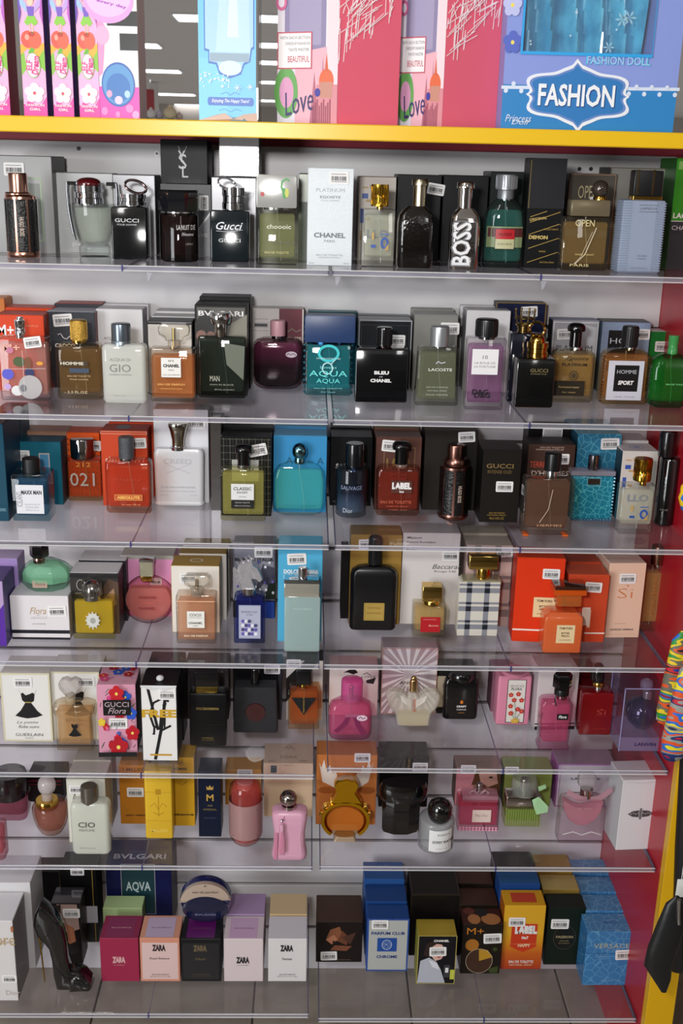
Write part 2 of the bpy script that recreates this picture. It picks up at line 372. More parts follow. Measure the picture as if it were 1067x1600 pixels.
def cap_mesh(p, kind, x0, x1, yt, yb, m, dd=None, ribs=0, f=.5):
    prof, sh = CAPS[kind]; z0, z1 = p.z(yb, f), p.z(yt, f); ym = (yt+yb)/2
    xa, xb = p.x(x0, ym, f), p.x(x1, ym, f); w_ = xb-xa; cx = (xa+xb)/2; dd = w_ if dd is None else dd
    b = MB(); b.loft([(z0+(z1-z0)*t, w_*q, dd*q, sh, cx, 0) for t, q in prof], m, 7 if sh == 'e' else 4)
    if ribs:
        for i in range(ribs):
            a = 2*math.pi*i/ribs; rr = w_/2*.985
            b.box(cx+rr*math.cos(a)-.0006, cx+rr*math.cos(a)+.0006, rr*math.sin(a)-.0006, rr*math.sin(a)+.0006, z0+.002, z1-.003, m)
    return b
def bot(label, row, x0, x1, ys, yb, caps=(), d=.032, sh=.004, glass='#eef4f4', liq=None, opaque=None, a=(), rz=0, Y=None, neck='#d9d9dc', prof=None,
        base=.0105, dip=True, fill=.9, name='perfume_bottle', cat='bottle', z0=None, stick=(), haze=.01, ew=1, liqm=None, th_=.0043, artcurve=None, ym=None, group=None, artH=1):
    """a flask: body (glass shell with the liquid inside, or lacquered), neck, caps (kind, x0, x1, ytop, ybottom, material, depth, part name)"""
    cyl = d is None; ymid = ym if ym is not None else (ys+yb)/2
    p = At(row, x0, x1, yb, Y, ymid, 0 if cyl else d, z0)
    for c in CARTONS:
        if abs(c[2]-p.z0) < .01 and c[0] < p.xc+p.W*.45 and c[1] > p.xc-p.W*.45 and p.Y < c[3] < p.Y+(p.W if cyl else d)+.0015:
            if cyl: p.Y = c[3]-p.W-.002
            else: d = max(.014, c[3]-p.Y-.002); p.d = d; p.loc = (p.xc, p.Y+d/2, p.z0)
    if cyl: d = p.W; p.d = d; p.loc = (p.xc, p.Y+d/2, p.z0); sh = 'e' if sh == .004 else sh
    H = p.z(ys, .3); W = p.W; th = thing(name, label, cat, p.loc, math.radians(rz), group); p.root = th; p.H = H
    if prof is None:
        r = min(.004, H*.08); prof = [(0, (W-r)/W, (d-r)/d), (r/H*.6, 1, 1), (1-r/H, 1, 1), (1-r/H*.3, (W-.6*r)/W, (d-.6*r)/d), (1, (W-2.5*r)/W, (d-2.5*r)/d)]
    prof = [(q[0], q[1], q[2] if len(q) > 2 else q[1]) for q in prof]
    k = 7 if (sh == 'e' or (not isinstance(sh, str) and sh > .008)) else 4
    secs = [(t*H, W*a_, d*b_, sh if isinstance(sh, str) else sh*min(a_, b_)) for t, a_, b_ in prof]
    body = MB()
    if opaque is not None: body.loft(secs, opaque, k).build('bottle_body', th)
    else:
        body.loft(secs, GL(glass, haze), k); body.build('glass_body', th)
        if liq:
            def at(t):
                for i in range(len(prof)-1):
                    if prof[i][0] <= t <= prof[i+1][0]:
                        g = (t-prof[i][0])/max(1e-6, prof[i+1][0]-prof[i][0]); return [prof[i][j]+(prof[i+1][j]-prof[i][j])*g for j in (1, 2)]
                return prof[-1][1:]
            t0, t1 = base/H, fill; ts = [t0+(t1-t0)*q for q in (0, .04, .15, .3, .5, .7, .85, .96, 1)]
            ls = []
            for i, t in enumerate(ts):
                a_, b_ = at(t); q = 2*th_*(1.5 if i in (0, 8) else 1)
                ls.append((t*H, max(.002, W*a_-q*ew), max(.002, d*b_-q), sh if isinstance(sh, str) else max(.0005, sh-th_)))
            MB().loft(ls, liqm or LQ(liq), k).build('liquid', th)
            if dip: 
                pts = [(W*.12*math.sin(q*2.2)*q, 0, H*(1-.93*q)) for q in (0, .15, .3, .45, .6, .75, .9, 1)]
                MB().tube(pts, .0009, GL('#dfe6e6', .3), 6).build('dip_tube', th)
    if caps:
        c0 = min(caps, key=lambda c: -c[4]); zc = p.z(c0[4]); xm = (p.x(c0[1], c0[4])+p.x(c0[2], c0[4]))/2; wn = (p.x(c0[2], c0[4])-p.x(c0[1], c0[4]))
        if neck:
            nb = MB(); nb.loft([(H*.97, wn*.72, min(wn*.72, d*.9), 'e', xm, 0), (max(zc+.003, H*.97+.002), wn*.72, min(wn*.72, d*.9), 'e', xm, 0)], neck if isinstance(neck, bpy.types.Material) else CH(neck, .15), 5); nb.build('neck', th)
    for c in caps:
        kind, cx0, cx1, yt_, yb_, m = c[:6]; dd = c[6] if len(c) > 6 else None; nm = c[7] if len(c) > 7 else 'cap'
        cap_mesh(p, kind, cx0, cx1, yt_, yb_, m, dd, c[8] if len(c) > 8 else 0).build(nm, th)
    Ha = H*artH
    if a:
        if sh == 'e' or artcurve:
            q = artcurve or 1.0
            fm = lambda u, v, e: ((u-.5)*W, -(d/2)*(1-q+q*math.sqrt(max(0, 1-min(1, abs(2*u-1))**2)))-e, v*Ha)
        else: fm = lambda u, v, e: ((u-.5)*W, -d/2-e, v*Ha)
        art(th, a, fm, W, Ha)
    for q in stick: sticker(th, ((q[0]-.5)*W, -d/2, q[1]*H), (0, -1, 0), (0, 0, 1), .028, .018, q[2])
    return p
def LQ(c, dens=.33):
    "perfume: tinted see-through body with some scatter of its own colour"
    key = f'liquid {c} {dens}'
    if key in MC: return MC[key]
    m, n, l = new_mat(key); n.remove(n['Principled BSDF']); out = n['Material Output']; k = lin(c); g_ = (.95/max(k))**.5; k = [min(.95, (v*.9+.07*max(k)+.012)*g_) for v in k]
    tr = n.new('ShaderNodeBsdfTransparent'); tr.inputs[0].default_value = (*[min(1, v**.16) for v in k], 1)
    df = n.new('ShaderNodeBsdfTranslucent'); df.inputs[0].default_value = (*k, 1); d2 = n.new('ShaderNodeBsdfDiffuse'); d2.inputs[0].default_value = (*k, 1)
    ad = n.new('ShaderNodeMixShader'); ad.inputs[0].default_value = .2; l.new(d2.outputs[0], ad.inputs[1]); l.new(df.outputs[0], ad.inputs[2])
    lw = n.new('ShaderNodeLayerWeight'); lw.inputs[0].default_value = .3; mr = n.new('ShaderNodeMapRange')
    mr.inputs[3].default_value = dens*.75; mr.inputs[4].default_value = min(1, dens*1.4); l.new(lw.outputs['Facing'], mr.inputs[0])
    ms = n.new('ShaderNodeMixShader'); l.new(mr.outputs[0], ms.inputs[0]); l.new(tr.outputs[0], ms.inputs[1]); l.new(ad.outputs[0], ms.inputs[2])
    g = n.new('ShaderNodeBsdfGlossy'); g.inputs['Roughness'].default_value = .03; fr = FR(n, l, .01, 5, .3)
    m2 = n.new('ShaderNodeMixShader'); l.new(fr.outputs[0], m2.inputs[0]); l.new(ms.outputs[0], m2.inputs[1]); l.new(g.outputs[0], m2.inputs[2])
    l.new(m2.outputs[0], out.inputs[0]); return m
BLK = P('#0b0b0d', .12, coat=.6); BLKM = P('#141416', .35)
# ================================================================ the setting
XP = at_y(1056, 1187, 1.675).x            # inner face of the right-hand side panel
XL = -1.05
GREY = P('#dcdadb', .38, bump=(60, .05)); GROOVE = P('#4a3f3a', .6)
wb = MB().box(XL-.2, XP+.02, WALL+.012, WALL+.03, -1.72, .045, P('#c04a58', .5))
wall_back = struct(wb, 'wall_back', smooth=0)
MB().box(XL-.2, XP, WALL, WALL+.0115, -.161, .030, GREY, .0008).build('upper_panel', wall_back, smooth=0)
MB().box(XL-.2, XP, WALL+.0095, WALL+.0118, -1.70, -.161, GROOVE).build('groove_backing', wall_back, smooth=0)
zs = [-.164-.1097*i for i in range(14)]
for i in range(13):
    MB().box(XL-.2, XP, WALL, WALL+.0095, zs[i+1]+.0035, zs[i]-.0035, GREY, .001).build('slat', wall_back, smooth=0)
MB().box(XL-.2, XP, WALL, WALL+.0095, -1.70, zs[13]-.0035, GREY, .001).build('slat', wall_back, smooth=0)
for (x, y, c, r) in ((123, 232, '#3a3436', .0035), (245, 240, '#f2f2f2', .0052), (905, 264, '#2c2628', .0035), (923, 264, '#2c2628', .0035)):
    q = at_y(x, y, WALL); b = MB(); b.tube([(q.x, WALL+.002, q.z), (q.x, WALL-.0012, q.z)], r, P(c), 14)
    if r > .005: b.tube([(q.x, WALL-.001, q.z), (q.x, WALL-.0018, q.z)], .002, P('#333'), 10)
    b.build('screw', wall_back)
# right side panel: red board with yellow front edging
sp = MB().box(XP, XP+.016, 1.682, WALL+.03, -1.72, .0325, P('#b01626', .32, bump=(40, .05)))
wr = struct(sp, 'wall_right', smooth=0)
xw = at_y(1040, 1600, 1.675).x-at_y(997, 1600, 1.675).x
ye = MB().box(XP, XP+xw, 1.66, 1.6815, -1.72, .0325, P('#e3ae10', .35), .001); ye.build('yellow_edging', wr, smooth=0)
# floor of grey ceramic tiles
fl = struct(MB().box(-6, 6, -6, 4, -1.74, -1.706, P('#6c6459', .8)), 'floor', smooth=0)
FT = P('#a39a8b', .25, noise=('#948b7d', 9), coat=.2); s0 = at_z(143, 1593, -1.70).x; tb = MB(); tb.box(-.1645, .1645, -.1645, .1645, 0, .006, FT, .0012); tm = None
for i in range(-2, 6):
    for j in range(6):
        loc = (s0+.1665+.333*(i-1), 2.03-.10-.333*j, -1.706)
        if tm is None: o = tb.build('floor_tile', fl, loc=loc, smooth=0); tm = o.data
        else: obj('floor_tile', tm, fl, loc=loc)
# shop beyond: ceiling, far wall, ceiling lights
struct(MB().box(-14, 14, -4, 36, 1.66, 1.72, P('#d4cdc4', .8)), 'ceiling', smooth=0)
struct(MB().box(-14, 14, 35.5, 35.7, -1.72, 1.72, P('#b0a9a2', .8)), 'wall_far', smooth=0)
lm = P('#ffffff', .5, emit=5.5); fr_ = P('#d8d8d8', .5)
LT = [(425, 28, .5), (308, 27, .45), (222, 70, .45), (240, 110, .9), (424, 97, .9), (424, 128, .9), (273, 147, .9), (300, 164, .9), (424, 157, .9), (424, 171, .9), (424, 181, .9), (430, 70, .5)]
G1 = 'between the blue and love boxes'
LL = [f'lit ceiling panel {G1}, topmost', 'lit ceiling panel peeking out beside the upper part of the blue box', 'lit ceiling panel touching the striped box by its upper white band', 'long lit ceiling panel beside the lower black stripe of the striped box',
      f'lit ceiling panel {G1}, third from the top', f'lit ceiling panel {G1}, fourth from the top', 'wide far ceiling panel reaching from the white column to the blue box', 'shorter far ceiling panel partly behind the lower end of the blue box',
      f'far ceiling panel {G1}, third from the bottom', f'far ceiling panel {G1}, second from the bottom', f'farthest ceiling panel {G1}, just above the yellow board', f'lit ceiling panel {G1}, second from the top']
for i, (x, y, sx) in enumerate(LT):
    q = at_z(x, y, 1.655); t = thing('ceiling_light', LL[i], 'ceiling light', (q.x, q.y, 1.655), 0, 'ceiling lights over the far shop')
    MB().box(-sx*.62, sx*.62, -.33, .33, -.012, .004, fr_).build('frame', t, smooth=0)
    MB().box(-sx*.55, sx*.55, -.28, .28, -.02, -.0125, lm).build('diffuser', t, smooth=0)
rear = struct(MB().box(-7, 7, -6.1, -6, -1.72, 1.7, P('#b0aaa4', .7)), 'wall_rear', smooth=0)
for z in (-1.2, -.8, -.4, 0, .4): MB().box(1.4, 6, -5.9, -5.6, z, z+.03, P('#cfcac4', .5)).box(-6, -2.6, -5.9, -5.6, z, z+.03, P('#cfcac4', .5)).build('far_ledge', rear, smooth=0)
q = at_y(241, 165, 26); struct(MB().box(q.x-.09, q.x+.09, 25.9, 26.1, -1.7, 1.65, P('#d6d2cc', .6)), 'trim_1', smooth=0)
q = at_y(224, 158, 24); t = thing('hanging_sign', 'small dark red sign hanging in the far aisle beside the striped box', 'sign', (q.x, 24, q.z))
MB().box(-.22, .22, -.02, .02, -.23, .23, P('#8e1c24', .5), .01).build('panel', t, smooth=0)
MB().tube([(-.15, 0, .23), (-.15, 0, 1.65-q.z)], .008, CH()).tube([(.15, 0, .23), (.15, 0, 1.65-q.z)], .008, CH()).build('wire', t)
gx = at_y(255, 190, 9).x; g = thing('gondola', 'distant shelf unit top showing in the gap beside the striped box', 'shelf', (gx, 9, -1.7))
gz = at_y(250, 188, 9).z; MB().box(-.6, .6, -.25, .25, 0, gz+1.7, P('#b8b4ae', .6), .01).build('cabinet', g, smooth=0)
for i, (x, y, r, c, nm) in enumerate(((216, 181, .03, '#f2e6da', 'cream'), (228, 183, .028, '#3f8a58', 'green'), (236, 182, .035, '#eae6e4', 'white'), (247, 184, .03, '#dcd4e6', 'pale lilac'), (266, 180, .045, '#e8d8b4', 'sand coloured'), (279, 185, .026, '#e6d2ce', 'pale pink'))):
    q = at_y(x, y, 8.8); b = MB(); rr = r; b.ball((0, 0, rr), rr, P(c, .8), 12, (1.15, 1, 1)); b.ball((0, 0, rr*2), rr*.4, P(c, .8), 8)
    o = b.build('plush_toy', loc=(q.x, 8.8+.05*(i % 2), gz)); o['label'] = f'{nm} round soft toy on the distant shelf top'; o['category'] = 'toy'; o['group'] = 'soft goods on the distant shelf'
# ================================================================ yellow top shelf
yz = .0587; t = thing('top_shelf', 'yellow edged top shelf board carrying the doll and gift boxes', 'shelf', (0, FRONT, yz))
MB().box(XL-.2, XP+.14, 0, .016, -.0225, 0, P('#f0c018', .32), .0015).build('yellow_front', t, smooth=0)
MB().box(XL-.2, XP+.14, .0165, .345, -.0135, -.0003, P('#8e7f78', .5), .001).build('board', t, smooth=0)
# ================================================================ clear acrylic shelves
ACR = GL('#f6f3f8', .02, .03, .12); LIP = GL('#d6d3e2', .16, .08, .9); HL_BEAD = GL('#ffffff', .42, .12, .1); ENDM = GL('#7d7ba8', .25, .08, .9); JM = P('#42417c', .25)
ORD = ['', 'top', 'second', 'third', 'fourth', 'fifth', 'sixth', 'lowest']
ENDS_L = [0, 514, 513, 514, 499, 491, 488, 482]; ENDS_R = [0, 519, 520, 523, 506, 511, 499, 497]
RIGHT = [0, None, None, None, 1045, 1056, 1034, 1004]; EY = [0, 428, 659, 855, 1041, 1207, 1358, 1589]
JL, JR = -.286, .3497
for r in range(1, 8):
    for side in (0, 1):
        z = SH[r][side]
        if side == 0: xa, xb, j = XL, at_y(ENDS_L[r]-.5, EY[r], FRONT).x, JL+.002*(r % 3)
        else:
            xa = at_y(ENDS_R[r]+.5, EY[r], FRONT).x; xb = XP-.003 if RIGHT[r] is None else min(XP-.003, at_y(RIGHT[r], EY[r], FRONT).x); j = JR
        t = thing('acrylic_shelf', f'clear acrylic shelf, {ORD[r]} of seven, {["from the frame edge to the middle gap", "from the middle gap to the red side panel"][side]}', 'shelf', (0, FRONT, z), 0, 'clear acrylic shelves')
        MB().box(xa, xb, .0032, WALL-FRONT-.003, -.001, .003, ACR, .0006).build('sheet', t, smooth=0)
        MB().box(xa, xb, 0, .003, -.0045, .0032, LIP, .0006).build('front_lip', t, smooth=0)
        for zz in (.0028, -.0042): MB().tube([(xa, -.0006, zz), (xb, -.0006, zz)], .00105, HL_BEAD, 8).build('highlight_bead', t)  # milky tubes added to draw the highlight lines along the lip
        MB().box(j-.0012, j+.0012, -.002, .0031, -.0052, .0038, JM).build('joint_strip', t, smooth=0)
        MB().box(j-.0006, j+.0006, .0035, WALL-FRONT-.004, -.0045, -.0011, GL('#8f8db8', .3, .1, .7)).build('rear_joint', t, smooth=0)
        xe = (xb-.0016, xb+.0004) if side == 0 else (xa-.0004, xa+.0016)
        MB().box(xe[0], xe[1], -.001, WALL-FRONT-.004, -.0052, .0036, ENDM, .0005).build('end_edge', t, smooth=0)
        if side == 1 and RIGHT[r]: MB().box(xb-.0016, xb+.0004, -.001, WALL-FRONT-.004, -.0052, .0036, ENDM, .0005).build('end_edge', t, smooth=0)
        if r == 1:
            for px in ((232,) if side == 0 else (527, 850)):
                x = at_y(px, 432, FRONT).x; b = MB(); b.prism([(-.004, -.006), (.006, -.006), (.002, -.018), (-.002, -.020)], [(-.001, .0004), (0, 0), (.002, 0)], GL('#e6e6ee', .2)); b.build('clip', t, loc=(x, .003, 0))
# ================================================================ goods hanging beyond the yellow post
WX = XP+.45
struct(MB().box(XP+xw+.002, XP+1.0, 1.99, 2.02, -1.72, -.2, P('#a08f7c', .7)), 'wall_pegboard', smooth=0)
def hook(x, y, lab):
    q = at_y(x, y, 1.70); t = thing('peg_hook', lab, 'hook', (q.x, 1.70, q.z))
    MB().tube([(0, .29, 0), (0, .02, 0), (0, .004, .002), (0, 0, .008), (0, 0, .02)], .0022, CH(), 8).tube([(-.012, .286, -.012), (.012, .286, -.012)], .003, CH(), 8).build('wire', t)
def pouch(pix, Y, mat, name, lab, cat, k=10, flat=.6):
    "hanging soft goods: stations (x, y, half width px)"
    c = at_y(pix[0][0], pix[0][1], Y); b = MB(); rings = []
    for x, y, hw in pix:
        q = at_y(x, y, Y); e = at_y(x+hw, y, Y); rings.append((q.z-c.z, (e.x-q.x)*2, (e.x-q.x)*2*flat, 'e', q.x-c.x, 0))
    b.loft(rings, mat, k); t = thing(name, lab, cat, (c.x, Y, c.z)); b.build('fabric', t); return t, c
PM = patch_mat(['#1f3a8c', '#c81e2c', '#20232e', '#e0521c', '#6b6a5c', '#e8c81e', '#2f8f3a', '#2a6cc8', '#8a1d34'], 17, .55, (.6, .6, 2.2), 'fabric print')
t, c = pouch([(1068, 985, 3), (1062, 1000, 12), (1058, 1040, 17), (1052, 1080, 20), (1046, 1110, 20), (1040, 1128, 13), (1038, 1133, 3)], 1.60, PM, 'windsock', 'multicoloured patterned fabric pouch hanging beside the fifth shelf, the slimmer one behind', 'pouch')
MB().tube([(0, 0, 0), (0, .01, .05), (.01, .02, .1)], .001, P('#3b54a8')).build('cord', t)
PM2 = patch_mat(['#9a9a94', '#c81e2c', '#22336e', '#9a9a94', '#e0521c', '#2a6cc8', '#e8d81e', '#8f8f8c', '#1d2440'], 19, .55, (.7, .7, 2.0), 'fabric print pale')
t, c = pouch([(1078, 1035, 3), (1074, 1045, 12), (1070, 1080, 18), (1064, 1120, 22), (1058, 1155, 24), (1054, 1175, 21), (1050, 1185, 13), (1049, 1190, 3)], 1.56, PM2, 'windsock', 'multicoloured patterned pouch with grey ground, hanging in front and lowest', 'pouch')
MB().tube([(0, 0, 0), (0, .01, .06), (.01, .02, .12)], .001, P('#b8c4e8')).build('cord', t)
t, c = pouch([(1076, 752, 3), (1074, 760, 10), (1073, 778, 13), (1074, 796, 10), (1076, 804, 3)], 1.60, patch_mat(['#f0c818', '#7a1d8c', '#2a6cc8', '#f0c818', '#c81e2c'], 30, .5, (1, 1, 1.5), 'ball print'), 'toy_ball', 'small yellow and purple patterned ball showing beyond the third shelf', 'ball', 10, 1)
MB().tube([(0, 0, 0), (.005, .01, .05)], .001, P('#ddd')).build('cord', t)
DK = P('#15151a', .42, bump=(40, .3))
t, c = pouch([(1080, 1180, 18), (1082, 1250, 24), (1080, 1320, 26), (1078, 1420, 27), (1075, 1500, 30), (1060, 1516, 12)], 1.66, DK, 'folded_umbrella', 'black folded umbrella hanging beyond the yellow post, the farther one', 'umbrella')
MB().box(-.02, .03, -.03, -.02, -.02, .004, DK, .002).build('strap', t)
t, c = pouch([(1058, 1400, 3), (1054, 1412, 14), (1050, 1440, 22), (1036, 1480, 24), (1028, 1508, 22), (1034, 1530, 14), (1037, 1550, 4)], 1.55, P('#1b1c1e', .38, bump=(30, .4)), 'folded_umbrella', 'dark folded umbrella with drooping point overlapping the yellow post', 'umbrella', 10, .5)
MB().tube([(0, -.01, 0), (.002, -.012, -.03), (.004, -.014, -.045)], .0035, CH('#c9c9cc', .2)).build('handle_clip', t)
hook(1049, 1348, 'chrome peg hook level with the white ornament box'); 
q = at_y(1063, 1388, 1.60); t = thing('price_tag', 'white paper tag hanging on the black umbrella beyond the post', 'tag', (q.x, 1.60, q.z), 0)
MB().box(-.007, .009, 0, .0008, -.018, .018, P('#eeeeea', .6), .0003).build('card', t, smooth=0); MB().tube([(0, 0, .016), (.004, .01, .04)], .0006, P('#eee')).build('string', t)
q = at_y(1046, 1573, 1.99); b = MB(); b.tube([(q.x, 1.9885, q.z), (q.x, 1.9915, q.z)], .004, P('#1c1714'), 12); o = b.build('peg_hole', bpy.data.objects['wall_pegboard'])
# ================================================================ ROW 0: gift boxes on the yellow board
W_, K_, GR = '#f5f3f2', '#0c0c0e', '#8a8a8e'
FL5 = lambda u, v, r, c, asp=1: [('E', u+r*.62*math.cos(a), v+r*asp*.62*math.sin(a), r*.48, r*asp*.48, c) for a in [math.pi/2+i*2*math.pi/5 for i in range(5)]]+[('E', u, v, r*.2, r*asp*.2, '#f6e06a')]
def elf(x0, x1, yb, lab, sd):
    A = [('R', 0, 0, 1, 1, '#f6b6dc'), ('R', 0, 0, 1, .06, '#ee3fa2'), ('P', [(0, 0), (1, 0), (1, .10), (.6, .03), (.3, .09), (0, .05)], '#f04ba8'),
         ('P', [(0, .20), (.2, .23), (.15, .31), (0, .33)], '#8cc63f'), ('P', [(1, .22), (.75, .25), (.8, .34), (1, .36)], '#8cc63f'), ('P', [(0, .30), (.3, .33), (.75, .29), (1, .33), (1, .36), (.5, .345), (0, .35)], '#f7b53a'), ('P', [(.3, .31), (.5, .345), (.62, .335), (.5, .30)], '#6ab83c'),
         ('E', .34, .375, .30, .042, '#ee5a4a'), ('E', .62, .372, .28, .042, '#f0674c'), ('E', .5, .40, .14, .012, '#c83a30'), ('E', .30, .385, .09, .014, '#f8a894'), ('P', [(.50, .40), (.56, .425), (.60, .42), (.54, .40)], '#5a8a2c'),
         ('R', .42, .41, .47, .46, '#f3c7a8'), ('R', .54, .41, .59, .46, '#f3c7a8'), ('P', [(.22, .455), (.34, .440), (.5, .452), (.66, .440), (.80, .455), (.64, .49), (.38, .49)], '#8fd045'), ('P', [(.40, .485), (.62, .485), (.66, .53), (.36, .53)], '#7a5ac8'), ('E', .51, .555, .13, .022, '#f6d0b4'), ('P', [(.34, .55), (.38, .585), (.64, .585), (.68, .55), (.6, .572), (.42, .572)], '#8a4a2c'),
         ('P', [(.36, .50), (.05, .54), (.1, .58), (.34, .54)], '#a8c8f4'), ('P', [(.66, .50), (.97, .54), (.92, .58), (.68, .54)], '#c8a8f0'), ('P', [(0, .44), (.12, .50), (0, .62)], '#6a49b8'), ('P', [(1, .44), (.88, .50), (1, .62)], '#c05fc8'),
         ('E', .5, .25, .31, .062, '#f9dcec'), ('O', .5, .25, .31, .062, .0009, '#79b83a')]+FL5(.5, .115, .40, '#fbe3f0', .115)+[('E', .5, .115, .06, .008, '#d83f86')] + [
         ('T', .36, .25, .13, .10, 'ELF', '#e83f8f', {'b': .02}), ('T', .60, .25, .035, .75, 'Dream', '#e0408a', {'b': .03, 'sh': .2, 'r': 84}),
         ('T', .5, .056, .013, .78, 'FASHION', W_, {'b': .02}), ('T', .5, .036, .013, .5, 'GIRL', W_, {'b': .02})]
    A[-4] = ('T', .34, .25, .030, .40, 'ELF', '#e83f8f', {'b': .02, 'r': 84})
    carton(lab, 0, x0, x1, -150, yb, '#f2a2d2', '#f2a2d2', sd, A, Y=1.725, d=.055, ym=90, name='doll_box', group='slim pink doll boxes on the yellow board')
elf(-24, 11, 181, 'slim pink doll box cut by the frame edge, end of the row', '#a21c3a')
elf(33, 70, 181, 'slim pink doll box beside the glittery dark red box side', '#6a3a9c')
elf(80, 112, 182, 'slim pink doll box, middle one of the three whole ones', '#6a3a9c')
elf(121, 153, 182, 'slim pink doll box touching the black striped box', '#6a3a9c')
GB = [('R', 0, .0, 1, .20, '#f04fb8'), ('R', 0, .40, 1, .455, K_), ('R', .15, .295, 1, .345, K_)]
GB = [('R', 0, 0, 1, .155, '#f04fb8'), ('R', .55, .33, 1, .41, K_), ('R', .25, .445, 1, .515, K_), ('P', [(0, .20), (.10, .22), (.16, .34), (.2, .44), (0, .50)], '#f29acb'), ('E', .12, .40, .17, .045, '#f7b2d6'),
      ('E', .30, .56, .62, .105, '#e8a4e0'), ('E', .30, .575, .55, .09, '#f6c2ec'), ('T', .38, .545, .018, .75, 'every day', '#a03ab8', {'b': .03, 'r': -12}), ('E', .18, .62, .3, .05, '#f37fc2'),
      ('E', .48, .165, .42, .108, '#3f68b8'), ('E', .48, .165, .385, .098, '#5a9ad2'), ('E', .48, .15, .3, .07, '#3c79c0'), ('E', .25, .12, .07, .018, '#e8a8c8'), ('E', .7, .12, .07, .018, '#b6d8f2'), ('E', .48, .09, .1, .02, '#f6d0e6'),
      ('E', .12, .035, .08, .02, '#f58ccf'), ('E', .75, .05, .1, .02, '#f58ccf'), ('E', .9, .02, .09, .02, '#f7a6da'), ('E', .45, .02, .06, .015, '#f58ccf')]
carton('white toy box with black stripes, pink foot and round blue badge', 0, 153.5, 216, -150, 184, W_, W_, '#e8d8e8', GB, Y=1.72, d=.075, ym=90, name='toy_box')
# blue window box with the worn foot
random.seed(5)
BB = [('R', 0, 0, 1, 1, '#6fc4ee'), ('R', 0, 0, .5, .3, '#78ccf2'), ('P', [(.10, 1), (.10, .335), (.17, .33), (.17, .275), (.30, .27), (.36, .225), (.55, .205), (.74, .225), (.80, .27), (.90, .285), (.93, .34), (.97, .35), (.97, 1)], '#2f6fc0'),
      ('P', [(.12, 1), (.12, .345), (.19, .34), (.19, .285), (.32, .28), (.38, .237), (.55, .218), (.72, .237), (.78, .28), (.88, .295), (.91, .35), (.95, .36), (.95, 1)], '#a9d2f4'), ('R', .2, .285, .88, .325, '#8ea6b8'), ('E', .55, .255, .2, .035, '#cfe4f6'),
      ('P', [(.3, .33), (.9, .33), (.85, .9), (.45, .9)], '#bcdcf8'), ('P', [(.5, .4), (.7, .4), (.62, .95)], '#d6eafc'), ('R', .18, .075, .93, .115, '#3a6cc4'), ('E', .18, .095, .03, .02, '#3a6cc4'), ('E', .93, .095, .03, .02, '#3a6cc4'), ('T', .555, .096, .022, .66, 'Enjoying The Happy Years!', W_, {'b': .01, 'sh': .3}),
      ('L', [(.35, .05), (.45, .06), (.55, .045), (.65, .06), (.75, .05)], .0008, '#3f7fcc'), ('L', [(.38, .13), (.48, .14), (.55, .125), (.62, .14), (.72, .13)], .0008, '#3f7fcc')]
BB += [('E', random.uniform(.03, .55), random.gauss(.20, .02), .012, .0032, W_) for _ in range(46)]+[('E', random.uniform(.1, .9), random.uniform(.4, .95), .008, .002, W_) for _ in range(40)]
for (u, v, r) in ((.68, .16, .06), (.9, .165, .05), (.42, .165, .03)): BB += [('L', [(u-r*math.cos(a), v-r*.27*math.sin(a)), (u+r*math.cos(a), v+r*.27*math.sin(a))], .0007, W_) for a in (0, 1.05, 2.1)]
p = carton('pale blue winter doll box with torn foot and brown cardboard side', 0, 310, 400, -150, 181, '#6fc4ee', '#6fc4ee', '#a47e5e', BB, Y=1.71, d=.09, ym=90, name='doll_box')
b = MB(); x = p.W/2
b.add([(-x-.002, -.0465, -.0), (-x*.4, -.048, .008), (-x*.1, -.0475, .011), (x*.2, -.05, .003), (x*.6, -.048, .010), (x+.002, -.047, .012), (x+.002, -.0462, 0)], [(0, 1, 2, 3, 4, 5, 6)], '#d8b8a8'); b.add([(x*.1, -.0485, .0), (x*.1, -.0485, .004), (x*.5, -.0485, .007), (x*.7, -.0485, 0)], [(0, 3, 2, 1)], '#2a5c74'); b.build('torn_flap', p.root, smooth=0)
MB().box(x-.0005, x+.004, -.045, .04, .001, p.H, GL('#eef2f4', .15), .001).build('loose_film', p.root, smooth=0)
